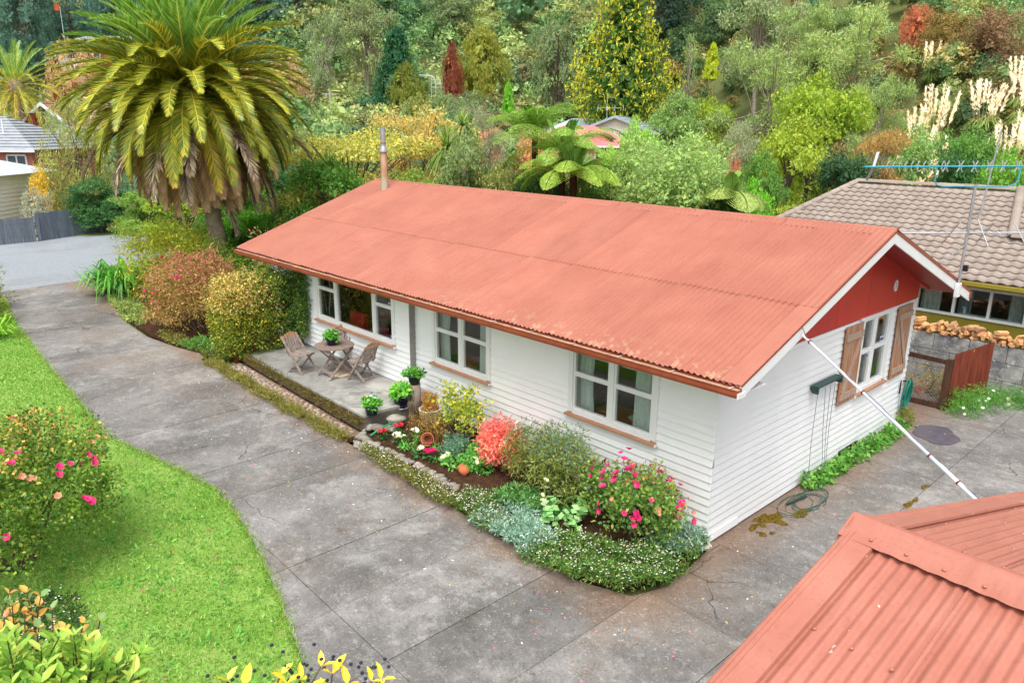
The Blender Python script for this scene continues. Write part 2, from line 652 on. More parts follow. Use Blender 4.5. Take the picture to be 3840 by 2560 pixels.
c = t.mix(t.math('MULTIPLY', t.mask(fleck, .56, .68), .5), c, S(212, 210, 206))
c = t.mix(t.math('MULTIPLY', t.mask(fleck, .44, .33), .65), c, S(60, 58, 58))
c = t.mix(t.math('MULTIPLY', t.mask(t.noise(110, 2, .6), .45, .75), .35), c, S(82, 78, 76))
vo = t.n('TexVoronoi', feature='DISTANCE_TO_EDGE')
vo.inputs['Scale'].default_value = .42
nz = t.n('TexNoise'); nz.inputs['Scale'].default_value = 1.6; nz.inputs['Detail'].default_value = 6
t.l(t.coord('pos'), nz.inputs['Vector'])
av_ = t.n('VectorMath', operation='ADD'); sc_ = t.n('VectorMath', operation='SCALE'); sc_.inputs['Scale'].default_value = .55
t.l(nz.outputs['Color'], sc_.inputs[0]); t.l(t.coord('pos'), av_.inputs[0]); t.l(sc_.outputs[0], av_.inputs[1]); t.l(av_.outputs[0], vo.inputs['Vector'])
crack = t.math('MULTIPLY', t.mask(vo.outputs['Distance'], .0055, .001), t.mask(t.noise(.5, 2), .5, .58))
c = t.mix(t.math('MULTIPLY', crack, .8), c, S(58, 54, 46))
oi = t.n('ObjectInfo')
hv = t.n('HueSaturation')
mr = t.n('MapRange'); mr.inputs['To Min'].default_value = .9; mr.inputs['To Max'].default_value = 1.1
t.l(oi.outputs['Random'], mr.inputs['Value']); t.l(mr.outputs[0], hv.inputs['Value']); t.l(c, hv.inputs['Color'])
t.bump(t.noise(55, 6, .7), .45, .01)
M_CONC = t.done(hv.outputs[0], .85, .25)
M_JOINT = pm('joint_soil', S(96, 88, 72), S(92, 98, 62), 3, .95, .1, bump=.6)

DRIVE = [(-26.5, -1.3), (-24.6, -1.75), (-22.2, -2.05), (-18.4, -2.6), (-16.5, -2.68), (-14.9, -2.45), (-13.9, -2.2), (-12.7, -2.4), (-11, -2.36), (-8.57, -2.3), (-6.8, -2.2), (-4.8, -2.2), (-2.3, -2.2), (-.7, -2.15), (0.05, -1.85), (0.25, -1.3), (.1, .0)]
YARD = [(.0, 0.0), (0.0, 7.5), (-1.5, 9.0), (-1.5, 10.9), (9, 10.9), (9, -12), (2.2, -12)]
PAVE = DRIVE + YARD + [(1.6, -7.6), (0.4, -6.7), (-0.8, -6.1), (-1.74, -5.77), (-2.34, -5.6), (-3.1, -5.4), (-3.7, -5.26), (-4.49, -5.09), (-5.31, -4.95), (-6.37, -4.86), (-7.32, -5.02), (-8.55, -5.3), (-9.78, -5.6), (-14.61, -5.41), (-19.62, -5.14), (-22, -4.9), (-26, -4.4)]
driveway = bm_obj('driveway', drape([(x, y) for x, y in PAVE], .004), M_JOINT)
struct(driveway)
def slab_region(xa, xb, ya, yb, gap=.005):
    bm = drape(PAVE, .006, step=3.0)
    geo = lambda: bm.verts[:] + bm.edges[:] + bm.faces[:]
    for co, no in (((xa + gap, 0, 0), (-1, 0, 0)), ((xb - gap, 0, 0), (1, 0, 0)), ((0, ya + gap, 0), (0, -1, 0)), ((0, yb - gap, 0), (0, 1, 0))):
        bmesh.ops.bisect_plane(bm, geom=geo(), plane_co=co, plane_no=no, clear_outer=True)
        if not bm.faces:
            bm.free()
            return None
    if sum(f.calc_area() for f in bm.faces) < .03:
        bm.free()
        return None
    r = bmesh.ops.extrude_face_region(bm, geom=bm.faces[:])
    dz = .026 + random.uniform(-.004, .004)
    for v in [e for e in r['geom'] if isinstance(e, bmesh.types.BMVert)]:
        v.co.z += dz
    bmesh.ops.recalc_face_normals(bm, faces=bm.faces)
    return bm
jx = [-27, -24.1, -21.7, -19.0, -16.9, -15.43, -13.1, -11.6, -9.5, -8.29, -7.07, -5.85, -4.65, -3.53, -2.30, -1.06, .14, 1.59, 3.3, 5.2, 7, 9.2]
for i in range(len(jx) - 1):
    xa, xb = jx[i], jx[i + 1]
    if xb <= .2:
        cuts = [-13, -5.03, .2] if xa > -5 else [-13, .2]
        if xb > 0: cuts = [-13, -5.03, -1.2, .2]
    else:
        cuts = [-13, -5.03, -2.58, -.2, 1.92, 3.6, 5.0, 6.44, 8.4, 11]
        if xa < .2: cuts = [-13, -5.03, -1.6, .2, 1.92, 3.6, 5.0, 6.44, 8.4, 11]
    for ya, yb in zip(cuts[:-1], cuts[1:]):
        bm = slab_region(-.06 if xa == .14 and ya > .1 else xa, xb, ya, yb)
        if bm:
            bm_obj('slab', bm, M_CONC, driveway)
bm = slab_region(-1.5, 0.14, 7.0, 11)
if bm:
    bm_obj('slab', bm, M_CONC, driveway)

# gravel forecourt at the street end
t = NT('pale_gravel')
c = t.mix(t.mask(t.noise(22, 4, .7), .4, .62), S(138, 144, 150), S(164, 170, 175))
c = t.mix(t.math('MULTIPLY', t.mask(t.noise(.5, 5), .5, .68), .35), c, S(124, 122, 118))
t.bump(t.noise(45, 4), .6, .02)
M_GRAV = t.done(c, .9, .2)
gravel = bm_obj('gravel_road', drape([(-26.6, -1.2), (-24.8, -1.3), (-25.0, -4.4), (-26.5, -9), (-40, -12), (-42, -2.0), (-41, .2), (-40, 3.3), (-36, 4), (-30, 3.0), (-28, 1.0)], .022), M_GRAV)
struct(gravel)
verge = bm_obj('grass_verge', drape([(-41.6, -1.0), (-40.3, 2.9), (-38.4, 5.5), (-37.4, 5.2), (-39.3, 2.6), (-40.6, -.9)], .04), M_LAWN)
struct(verge)

# patio
t = NT('patio_concrete')
c = t.mix(t.mask(t.noise(.9, 5, .6, dist=.8), .35, .62), S(122, 121, 117), S(184, 182, 174))
c = t.mix(t.math('MULTIPLY', t.mask(t.noise(1.7, 5, .6, dist=1), .54, .7), .75), c, S(98, 96, 92))
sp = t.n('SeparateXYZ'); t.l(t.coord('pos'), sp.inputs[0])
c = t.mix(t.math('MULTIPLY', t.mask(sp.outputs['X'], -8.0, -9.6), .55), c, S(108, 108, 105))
c = t.mix(t.math('MULTIPLY', t.mask(t.noise(60, 3), .5, .8), .3), c, S(120, 116, 110))
t.bump(t.noise(50, 5), .25, .006)
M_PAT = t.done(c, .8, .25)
PZ = .66
patio = MB().box(-13.3, -6.66, -1.76, -.06, .02, PZ - .061).build('patio', pm('patio_side', S(128, 122, 112), S(100, 94, 84), 5, .9, .2, bump=.4))
struct(patio)
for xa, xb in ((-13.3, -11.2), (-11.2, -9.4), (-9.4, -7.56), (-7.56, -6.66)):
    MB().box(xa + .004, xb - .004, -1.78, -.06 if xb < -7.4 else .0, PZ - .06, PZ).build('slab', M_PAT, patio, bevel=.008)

# garden bed soil (raised behind stones) and the strips beside the cobbled path
t = NT('bark_soil')
c = t.mix(t.mask(t.noise(9, 6, .7), .35, .65), S(92, 64, 46), S(60, 44, 34))
c = t.mix(t.mask(t.noise(40, 4, .7), .6, .72), c, S(132, 98, 70))
t.bump(t.noise(30, 6, .7), .9, .04)
M_SOIL = t.done(c, .95, .1)
BED = [(-6.62, -1.95), (-6.2, -2.08), (-5.6, -2.06), (-4.8, -2.06), (-3.3, -2.1), (-2.3, -2.12), (-1.2, -2.2), (-.6, -2.08), (-.1, -1.78), (.12, -1.2), (.14, -.5), (.02, .05), (-6.66, .05)]
bed = bm_obj('garden_bed', drape(BED, .02, .5, skirt=.1), M_SOIL)
struct(bed)
strip = bm_obj('planting_strip', drape([(-13.2, -2.42), (-6.6, -2.2), (-6.6, -1.72), (-13.2, -1.72)], .01, .5, skirt=.07), M_SOIL)
struct(strip)
sbed = bm_obj('shrub_bed', drape([(-25.0, -1.6), (-22.2, -1.95), (-18.4, -2.5), (-16.5, -2.58), (-14.9, -2.38), (-13.4, -2.1), (-13.4, .2), (-13.4, 4), (-26, 5), (-27, -.4)], .012, 1.0, skirt=.05), M_SOIL)
struct(sbed)
# ------------------------------------------------------------------ the house
EZ, EY, XB, RZ, RY, LX = 2.957, -.706, .731, 4.559, 3.75, -14.395
SL = (RZ - EZ) / (RY - EY)
ANG = math.atan(SL)
def roofz(y):
    return EZ + SL * (y - EY) if y <= RY else EZ + SL * (2 * RY - EY - y)

t = NT('salmon_roof_paint')
c = t.mix(t.mask(t.noise(1.2, 5), .3, .7), S(178, 112, 92), S(167, 101, 82))
c = t.mix(t.math('MULTIPLY', t.mask(t.noise(5, 4, stretch=(1, .12, .12)), .5, .72), .34), c, S(154, 88, 68))
pz = t.n('SeparateXYZ'); t.l(t.coord('pos'), pz.inputs[0])
near = t.math('MULTIPLY', t.mask(pz.outputs['Z'], 3.14, 2.98), t.mask(t.noise(7, 5, .65), .53, .6))
near = t.math('MULTIPLY', near, t.math('MULTIPLY', t.mask(pz.outputs['X'], -7.5, -3.0), .38))
c = t.mix(near, c, S(196, 182, 142))
c = t.mix(t.math('MULTIPLY', t.mask(t.noise(30, 3, .6), .66, .72), .35), c, S(150, 84, 66))
c = t.mix(t.math('MULTIPLY', t.mask(t.noise(.7, 6, .7), .52, .66), .10), c, S(206, 150, 130))
oi = t.n('ObjectInfo'); hv = t.n('HueSaturation'); mr = t.n('MapRange')
mr.inputs['To Min'].default_value = .95; mr.inputs['To Max'].default_value = 1.05
t.l(oi.outputs['Random'], mr.inputs['Value']); t.l(mr.outputs[0], hv.inputs['Value']); t.l(c, hv.inputs['Color'])
c = hv.outputs[0]
t.bump(t.noise(14, 5), .06, .01)
M_ROOF = t.done(c, .36, .5)
M_ROOF2 = pm('salmon_flashing', S(183, 117, 97), S(173, 107, 88), 2.5, .42, .5, bump=.05)
M_GUT = pm('gutter_brown_red', S(168, 86, 56), S(140, 66, 44), 4, .45, .4)
M_RED = pm('gable_red', S(200, 52, 44), S(188, 48, 41), 2, .4, .5)
M_SILL = pm('sill_tan', S(190, 142, 112), S(176, 128, 100), 4, .6, .3)
M_FOUND = pm('foundation', S(168, 164, 156), S(130, 126, 118), 5, .9, .2, bump=.4)
M_ROOM = pm('room_wall', S(186, 168, 118), S(176, 156, 110), 1, .8, .2)
M_ROOMF = pm('room_floor', S(150, 96, 64), S(132, 82, 54), 3, .6, .3)
M_CEIL = pm('room_ceiling', S(205, 200, 185), None, 2, .8, .2)
GLASS = glass_mat()
t = NT('white_weatherboard')
c = t.mix(t.mask(t.noise(.9, 4), .3, .7), S(245, 246, 246), S(235, 237, 238))
c = t.mix(t.math('MULTIPLY', t.mask(t.noise(14, 4, stretch=(.15, .15, 1)), .58, .78), .25), c, S(205, 208, 208))
M_BOARD = t.done(c, .5, .35)

house = thing('house', 'long white weatherboard house with salmon corrugated roof and red gable', 'house', (-6.8, 3.75, 0))

def holes_cells(a0, a1, z0, z1, holes):
    """rectangles of a wall a0..a1 x z0..z1 left after cutting out holes (a0,a1,z0,z1)"""
    aa = sorted({a0, a1, *[min(max(h[i], a0), a1) for h in holes for i in (0, 1)]})
    zz = sorted({z0, z1, *[min(max(h[i], z0), z1) for h in holes for i in (2, 3)]})
    out = []
    for za, zb in zip(zz[:-1], zz[1:]):
        run = None
        for xa, xb in zip(aa[:-1], aa[1:]):
            m, mz = (xa + xb) / 2, (za + zb) / 2
            if any(h[0] < m < h[1] and h[2] < mz < h[3] for h in holes):
                if run: out.append((*run, za, zb)); run = None
            else:
                run = (run[0], xb) if run else (xa, xb)
        if run: out.append((*run, za, zb))
    return out

W3 = (-2.78, -1.09, 1.42, 2.74)
W2 = (-6.64, -4.99, 1.42, 2.74)
W1 = (-11.22, -7.98, 1.52, 2.74)
GW = (4.88, 6.10, 1.34, 2.76)
REDZ = 2.80

shell = MB()
for a, b, z0, z1 in holes_cells(-7.35, -.12, .2, 2.84, [W3, W2]): shell.box(a, b, .02, .12, z0, z1)
for a, b, z0, z1 in holes_cells(-13.66, -7.35, .2, 2.84, [W1]): shell.box(a, b, -.11, .0, z0, z1)
for a, b, z0, z1 in holes_cells(.12, 7.38, .08, REDZ, [GW]): shell.box(-.12, -.02, a, b, z0, z1)
BW = (-10.6, -9.2, 1.6, 2.6)
for a, b, z0, z1 in holes_cells(-13.66, -.12, .2, 2.84, [BW]): shell.box(a, b, 7.38, 7.48, z0, z1)
shell.box(-13.66, -13.56, .0, 7.38, .2, 2.84)
wall = shell.build('wall', M_ROOM, house)

def board(p, q, z0, z1, n, off, top=.004, thick=.03):
    """one bevel-back weatherboard from p to q (xy), facing n"""
    px, py = p; qx, qy = q
    nx_, ny_ = n
    e = .0
    b = MB()
    a0 = Vector((px, py, 0)); b0 = Vector((qx, qy, 0)); N = Vector((nx_, ny_, 0))
    lo, hi = z0 - .014, z1
    o0, o1 = off + thick, off + top
    gr_ = hi - .019 if hi - lo > .08 else hi - .004
    Z3 = lambda o_, z_: a0 + N * o_ + Vector((0, 0, z_))
    pts = [Z3(off, lo), Z3(o0, lo), Z3(o1 + .004, gr_), Z3(off + .001, gr_ + .002), Z3(off + .001, hi), Z3(off, hi)]     # recess added at the top to deepen the shadow line under the lap
    b.prism(pts, a0, b0)
    return b
CV = .1262
def clad(p0, p1, n, off, z0, z1, holes, zb=None, jog=0.0):
    """courses of boards over a wall; holes given along the running coordinate"""
    p0, p1 = Vector((*p0, 0)), Vector((*p1, 0))
    Lw = (p1 - p0).length
    d = (p1 - p0).normalized()
    k = 0
    z = z0
    while z < z1 - .02:
        zt = min(z + CV, z1)
        segs = []
        for a, b, _, _ in holes_cells(0, Lw, z + .03, zt - .03 if zt - z > .07 else zt - .005, [(h[0], h[1], h[2], h[3]) for h in holes]):
            segs.append((a, b))
        segs = sorted(set(segs))
        out_ = []
        for a, b in segs:                                   # long courses are butted from two lengths
            if b - a > 3.2 and random.random() < .75:
                c_ = a + (b - a) * random.uniform(.25, .75)
                out_ += [(a, c_ - .0012), (c_ + .0012, b)]
            else:
                out_.append((a, b))
        segs = out_
        # a course beside an opening is whole only where the opening misses it
        for a, b in segs:
            if b - a < .02: continue
            qa, qb = p0 + d * a, p0 + d * b
            board((qa.x, qa.y), (qb.x, qb.y), z, zt, n, off, thick=.030 + random.uniform(-.001, .0015)).build('weatherboard', M_BOARD, wall)
        z += CV
        k += 1
fr = lambda w: (-(w[1]), -(w[0]), w[2], w[3])      # front walls run from x = 0 to the left
clad((.022, 0), (-7.35, 0), (0, -1), -.02, .2, 2.84, [(W3[1] * -1 + .022, W3[0] * -1 + .022, W3[2], W3[3]), (W2[1] * -1 + .022, W2[0] * -1 + .022, W2[2], W2[3])])
clad((-7.35, -.13), (-13.68, -.13), (0, -1), -.02, PZ + .03, 2.84, [(-7.35 - W1[1], -7.35 - W1[0], W1[2], W1[3])])
clad((0, -.0), (0, 7.5), (1, 0), -.02, .075, REDZ - .004, [GW])
clad((-.02, 7.5), (-13.68, 7.5), (0, 1), -.02, .2, 2.84, [(-.02 - BW[1], -.02 - BW[0], BW[2], BW[3])])
clad((-13.68, 7.5), (-13.68, -.13), (-1, 0), -.02, .2, 2.84, [])
# the grey return where the left wall steps forward
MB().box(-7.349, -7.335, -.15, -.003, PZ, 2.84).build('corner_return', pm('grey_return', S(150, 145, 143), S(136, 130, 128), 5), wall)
# foundation under the boards
fb = MB().box(-7.4, -.06, .03, .16, -.05, .199).box(-.16, -.05, .1, 7.4, -.05, .074).box(-13.6, -.1, 7.36, 7.46, -.05, .199).box(-13.64, -13.54, .02, 7.3, -.05, .199)
fb.build('foundation', M_FOUND, house)
# the loose lower gable boards: a sprung length standing off the wall
b = MB()
b.prism([(.004, .02, .075), (.034, .02, .075), (.020, .02, .190), (.004, .02, .190)], (0, 0, 0), (0.008, .85, .012))
b.build('weatherboard', M_BOARD, wall)

MB().box(.008, .034, 4.5, 5.25, .05, .23).build('subfloor_vent', pm('vent_dark', S(70, 66, 60), S(52, 48, 44), 8, .9, .1), wall)
MB().box(.0345, .044, 5.22, 5.27, .05, .26).build('vent_post', pm('grey_return', S(150, 145, 143)), wall)

# rooms behind the glass
room = MB()
room.box(-13.5, -.13, .13, 7.3, .70, .74)
room.build('room_floor', M_ROOMF, house)
MB().box(-13.5, -.13, .01, 7.3, 2.845, 2.87).build('room_ceiling', M_CEIL, house)
pw = MB().box(-3.95, -3.87, .125, 4.2, .74, 2.84).box(-7.5, -7.42, .125, 7.3, .74, 2.84).box(-7.42, -3.95, 4.2, 4.28, .74, 2.84).box(-3.87, -.13, 3.6, 3.68, .74, 2.84).box(-12.6, -12.52, .01, 7.3, .74, 2.84)
pw.build('partition_wall', M_ROOM, house)

# windows ----------------------------------------------------------------
def window(w, plane, axis, sign, cols, trans, name_sash='sash', sill_over=.07, head_cap=False, fix_mid=False):
    """white joinery in an opening.  axis 'x': wall runs along x at y=plane facing -y; axis 'y': runs along y at x=plane facing +x"""
    a0, a1, z0, z1 = w
    def bx(b, u0, u1, d0, d1, za, zb):                   # d: distance out of the wall
        if axis == 'x': b.box(u0, u1, plane - d1, plane - d0, za, zb)
        else: b.box(plane + d0, plane + d1, u0, u1, za, zb)
        return b
    f = MB()
    cw = .085
    bx(f, a0 - cw, a0 + .012, -.08, .034, z0 - .0, z1 + .02)
    bx(f, a1 - .012, a1 + cw, -.08, .034, z0 - .0, z1 + .02)
    bx(f, a0 + .012, a1 - .012, -.08, .03, z1 - .02, z1 + .02)
    bx(f, a0 + .012, a1 - .012, -.08, .03, z0 - .03, z0 + .045)
    win = f.build('window', WHITE, house, bevel=.004)
    s = MB()
    bx(s, a0 - cw - .03, a1 + cw + .03, -.02, .095, z0 - .075, z0 - .031)
    s.build('sill', M_SILL, win, bevel=.004)
    for u in (a0 - cw - .042, a1 + cw + .03):
        e = MB(); bx(e, u, u + .012, -.02, .095, z0 - .074, z0 - .032); e.build('sill_end', WHITE, win)
    m = MB()
    for u in cols[1:-1]:
        m = MB()
        bx(m, u - .045, u + .045, -.07, .022, z0 + .046, z1 - .021)
        m.build('mullion', WHITE, win, bevel=.004)
    for i, (u0, u1) in enumerate(zip(cols[:-1], cols[1:])):
        l0 = u0 + (.013 if i == 0 else .047); l1 = u1 - (.013 if i == len(cols) - 2 else .047)
        zs_ = [z0 + .047, z1 - .022] if trans[i] is None else [z0 + .047, trans[i], z1 - .022]
        for za, zb in zip(zs_[:-1], zs_[1:]):
            t_ = .04 if trans[i] is not None else .025
            q = MB()
            if za != zs_[0]: za += .001
            bx(q, l0, l0 + t_, -.055, .010, za, zb); bx(q, l1 - t_, l1, -.055, .010, za, zb)
            bx(q, l0 + t_, l1 - t_, -.055, .009, za, za + t_); bx(q, l0 + t_, l1 - t_, -.055, .009, zb - t_, zb)
            q.build('sash', WHITE, win, bevel=.003)
            g = MB(); bx(g, l0 + t_ - .004, l1 - t_ + .004, -.034, -.030, za + t_ - .004, zb - t_ + .004)
            g.build('pane', GLASS, win)
    return win
w3 = window(W3, -.0, 'x', -1, [W3[0], -1.93, W3[1]], [2.11, 2.11])
w2 = window(W2, -.0, 'x', -1, [W2[0], -5.80, W2[1]], [2.12, 2.12])
w1 = window(W1, -.13, 'x', -1, [W1[0], -10.36, -8.72, W1[1]], [2.3, None, 2.32])
gwin = window(GW, .0, 'y', 1, [GW[0], 5.44, GW[1]], [2.1, 2.1])
MB().box(-10.65, -9.15, 7.40, 7.5, 1.55, 1.6).box(-10.65, -9.15, 7.40, 7.5, 2.6, 2.65).box(-10.65, -10.6, 7.4, 7.5, 1.6, 2.6).box(-9.2, -9.15, 7.4, 7.5, 1.6, 2.6).build('window', WHITE, house)
# window stickers
M_STB = pm('sticker_blue', S(40, 70, 160), S(30, 60, 150), 20); M_STW = pm('sticker_white', S(235, 235, 238), None, 20)
M_STR = pm('sticker_red', S(200, 50, 50), None, 20)
def sticker(win, axis, plane, u, z, w, h, round_=False):
    d = .026
    if axis == 'x':
        if round_:
            MB().lathe([(w / 2, 0), (.0001, .0005)], (u, plane + d, z), 16, M=Matrix.Rotation(R(90), 4, 'X')).build('sticker', M_STB, win)
            MB().lathe([(w / 3.6, 0), (.0001, .0005)], (u, plane + d - .0016, z), 10, M=Matrix.Rotation(R(90), 4, 'X')).build('sticker', M_STW, win)
            MB().box(u - w * .16, u + w * .16, plane + d - .0036, plane + d - .003, z - .008, z + .01).build('sticker', M_STB, win)
        else:
            MB().box(u - w / 2, u + w / 2, plane + d - .001, plane + d, z - h / 2, z + h / 2).build('sticker', M_STW, win)
            MB().box(u - w * .42, u + w * .42, plane + d - .003, plane + d - .002, z - h * .38, z + h * .12).build('sticker', M_STB, win)
            MB().box(u - w * .42, u + w * .42, plane + d - .003, plane + d - .002, z + h * .2, z + h * .36).build('sticker', M_STR, win)
    else:
        MB().box(plane - d, plane - d + .001, u - w / 2, u + w / 2, z - h / 2, z + h / 2).build('sticker', M_STW, win)
        MB().box(plane - d + .002, plane - d + .003, u - w * .42, u + w * .42, z - h * .38, z + h * .2).build('sticker', M_STB, win)
sticker(w1, 'x', -.13, -8.12, 2.37, .12, .1)
sticker(w1, 'x', -.13, -8.1, 1.66, .085, .085, True)
sticker(gwin, 'y', 0, 5.93, 2.2, .16, .1)
sticker(gwin, 'y', 0, 5.32, 1.98, .07, .09)

# roof -------------------------------------------------------------------
roof = MB()
BW_ = -.05
for sgn in (0, 1):
    ys_ = (EY, RY) if sgn == 0 else (2 * RY - EY, RY)
    y0, y1 = ys_
    pts = [(LX + .02, y0, EZ - .09), (XB - .02, y0, EZ - .09), (XB - .02, y1, RZ - .09), (LX + .02, y1, RZ - .09)]
    roof.hexa(pts + [(x, y, z + .045) for x, y, z in pts])
roof_o = roof.build('roof', pm('roof_underside_red', S(160, 40, 36), S(146, 36, 32), 3, .45, .4), house)

def corr_mesh(name, width, length, pitch, amp, mat, seg=6, n2=1, tilt=0.0):
    n = int(round(width / pitch)) * seg
    vs_, fs = [], []
    for j in range(n2 + 1):
        for i in range(n + 1):
            x = width * i / n
            vs_.append((x, length * j / n2, amp * math.cos(2 * math.pi * i / seg) + tilt * (1 - i / n)))
    w = n + 1
    for j in range(n2):
        for i in range(n):
            fs.append((j * w + i, j * w + i + 1, (j + 1) * w + i + 1, (j + 1) * w + i))
    m = MB(); m.add(vs_, fs, True)
    return m.mesh(name, mat)
RUN = math.hypot(RY - EY, RZ - EZ)
LAPV = (1.26 - EY) / (RY - EY) * RUN
SW = (XB - LX) / 13
lo_me = corr_mesh('roof_sheet', SW + .02, LAPV + .08, SW / 12, .0165, M_ROOF, 6, 1, .018)
up_me = corr_mesh('roof_sheet', SW + .02, RUN - LAPV, SW / 12, .0165, M_ROOF, 6, 1, .018)
for i in range(13):
    x = LX + SW * i
    Mr = Matrix.Translation((x, EY - .03, EZ - .012)) @ Matrix.Rotation(ANG, 4, 'X')
    inst('roof_sheet', lo_me, roof_o, Mr)
    d = Vector((0, math.cos(ANG), math.sin(ANG)))
    inst('roof_sheet', up_me, roof_o, Matrix.Translation(Vector((x, EY - .03, EZ - .002)) + d * (LAPV + random.uniform(-.006, .006))) @ Matrix.Rotation(ANG + .0009, 4, 'X'))
    Mb = Matrix.Translation((x + SW + .02, 2 * RY - EY + .03, EZ - .012)) @ Matrix.Rotation(math.pi, 4, 'Z') @ Matrix.Rotation(ANG, 4, 'X')
    inst('roof_sheet', up_me, roof_o, Mb @ Matrix.Scale(RUN / (RUN - LAPV), 4, Vector((0, 1, 0))))
# lead-headed fixings
sc = MB()
pitch = SW / 12
nd = Vector((0, -math.sin(ANG), math.cos(ANG)))
for row, v in enumerate([.12, .95, LAPV - .02, LAPV + .75, LAPV + 1.55, RUN - .32]):
    for k in range(int((XB - LX) / pitch / 3)):
        x = LX + pitch * 3 * k + (pitch * 1.5 if row % 2 else 0)
        x = LX + round((x - LX) / pitch) * pitch
        if x > XB - .3: continue
        p = Vector((x, EY - .03, EZ - .008)) + Vector((0, math.cos(ANG), math.sin(ANG))) * v + nd * .008
        r = .011
        sc.add([p + Vector((r, 0, 0)), p + Vector((0, r, .003)), p + Vector((-r, 0, 0)), p + Vector((0, -r, -.003)), p + nd * .012], [(0, 1, 4), (1, 2, 4), (2, 3, 4), (3, 0, 4)])
o = sc.build('roof_fixings', M_ROOF2, roof_o); o['kind'] = 'stuff'
# ridge capping: flat wings and a rolled top
rc = MB()
prof = [(-.19, -.19 * SL + .016), (-.05, -.05 * SL + .020)] + [(.04 * math.cos(a), .012 + .042 * math.sin(a)) for a in np.linspace(math.pi, 0, 7)] + [(.05, -.05 * SL + .020), (.19, -.19 * SL + .016)]
xs_ = [LX - .03 + i * (XB - LX + .06) / 8 for i in range(9)]
for xa, xb in zip(xs_[:-1], xs_[1:]):
    m = MB()
    vs_ = [(x, RY + py, RZ + pz_) for x in (xa - .02, xb + .0) for py, pz_ in prof]
    k = len(prof)
    m.add(vs_, [(i, k + i, k + i + 1, i + 1) for i in range(k - 1)], True)
    m.add([(x, y, z + .0) for x, y, z in vs_[:k]] + [(x, y, z - .004) for x, y, z in vs_[:k]], [(i, i + 1, k + i + 1, k + i) for i in range(k - 1)])
    m.build('ridge_cap', M_ROOF2, roof_o)
# verge flashings (flat strips over the roof edge), white barge boards with red edging
def slope_strip(m, x0, x1, ya, yb, dz0, dz1):
    p = [(x0, ya, roofz(ya) + dz0), (x1, ya, roofz(ya) + dz0), (x1, yb, roofz(yb) + dz0), (x0, yb, roofz(yb) + dz0)]
    m.hexa(p + [(x, y, roofz(y) + dz1) for x, y, z in p])
    return m
YB = 2 * RY - EY
for x0, x1 in ((XB - .27, XB + .022), (LX - .022, LX + .2)):
    for ya, yb in ((EY - .02, 1.24), (1.25, RY - .12)):
        slope_strip(MB(), x0, x1, ya, yb, .006, .016).build('verge_flashing', M_ROOF2, roof_o, bevel=.003)
    slope_strip(MB(), x0, x1, RY + .12, YB + .02, .006, .016).build('verge_flashing', M_ROOF2, roof_o)
for ya, yb, lb in ((EY + .0, RY, 0), (YB + .06, RY, 1)):
    slope_strip(MB(), XB - .018, XB + .012, ya, yb, -.20, .004).build('barge_board', WHITE, roof_o)
    slope_strip(MB(), XB + .0125, XB + .021, ya, yb, -.03, .0045).build('barge_trim', M_GUT, roof_o)
    slope_strip(MB(), LX - .012, LX + .018, ya, yb, -.20, .004).build('barge_board', WHITE, roof_o)
# gable triangle: red sheets with joints between
def tri_panel(ya, yb):
    zc = lambda y: roofz(y) - .095
    pts = [(-.01, ya, REDZ), (-.01, yb, REDZ), (-.01, yb, max(zc(yb), REDZ + .001))]
    if ya < RY < yb: pts.append((-.01, RY, zc(RY)))
    pts.append((-.01, ya, max(zc(ya), REDZ + .001)))
    return MB().prism(pts, (0, 0, 0), (.022, 0, 0))
ylo = EY + (REDZ + .095 - EZ) / SL + .0
edges = [ylo + .001, 2.18, 3.64, 4.94, 6.32, 7.5]
MB().prism([(-.03, .0, REDZ - .0), (-.03, 7.5, REDZ), (-.03, 7.5, roofz(7.5) - .1), (-.03, RY, RZ - .1), (-.03, .0, roofz(0.) - .1)], (0, 0, 0), (.018, 0, 0)).build('gable_backing', pm('gable_joint', S(120, 26, 24), None, 3), wall)
for ya, yb in zip(edges[:-1], edges[1:]):
    tri_panel(max(ya, .0) + .006, yb - .006).build('gable_panel', M_RED, wall)
slat = slope_strip(MB(), .012, .05, RY + .02, YB - .2, -.145, -.09)
slope_strip(slat, .012, .05, EY + .2, RY - .02, -.145, -.09)
slat.build('gable_trim', M_RED, wall)
# head trim over the gable window
MB().box(.005, .045, 4.7, 6.3, REDZ - .035, REDZ + .004).build('head_trim', WHITE, wall)
# front soffit and fascia, gutter with brackets
MB().box(LX + .35, XB - .02, EY + .02, .0, 2.80, 2.815).build('soffit', WHITE, roof_o)
MB().box(LX + .02, XB - .03, EY + .0, EY + .022, 2.78, 2.925).build('fascia', M_GUT, roof_o)
gx0, gx1 = LX - .02, XB + .03
gp = [(EY - .004, 2.915), (EY - .004, 2.80), (EY - .06, 2.785), (EY - .105, 2.80), (EY - .118, 2.84), (EY - .118, 2.91), (EY - .128, 2.915), (EY - .128, 2.905)]
gp2 = [(y + (.006 if i < 6 else 0), z + .006) for i, (y, z) in enumerate(gp)]
g = MB()
k = len(gp)
g.add([(x, y, z) for x in (gx0, gx1) for y, z in gp], [(i, i + 1, k + i + 1, k + i) for i in range(k - 1)])
g.add([(x, y, z) for x in (gx0, gx1) for y, z in [(EY - .012, 2.905), (EY - .012, 2.806), (EY - .06, 2.791), (EY - .101, 2.806), (EY - .112, 2.842), (EY - .112, 2.908)]], [(i, 6 + i, 7 + i, i + 1) for i in range(5)])
for x in (gx0, gx1):
    g.add([(x, y, z) for y, z in gp[:6]], [tuple(range(6))])
gut = g.build('gutter', M_GUT, roof_o)
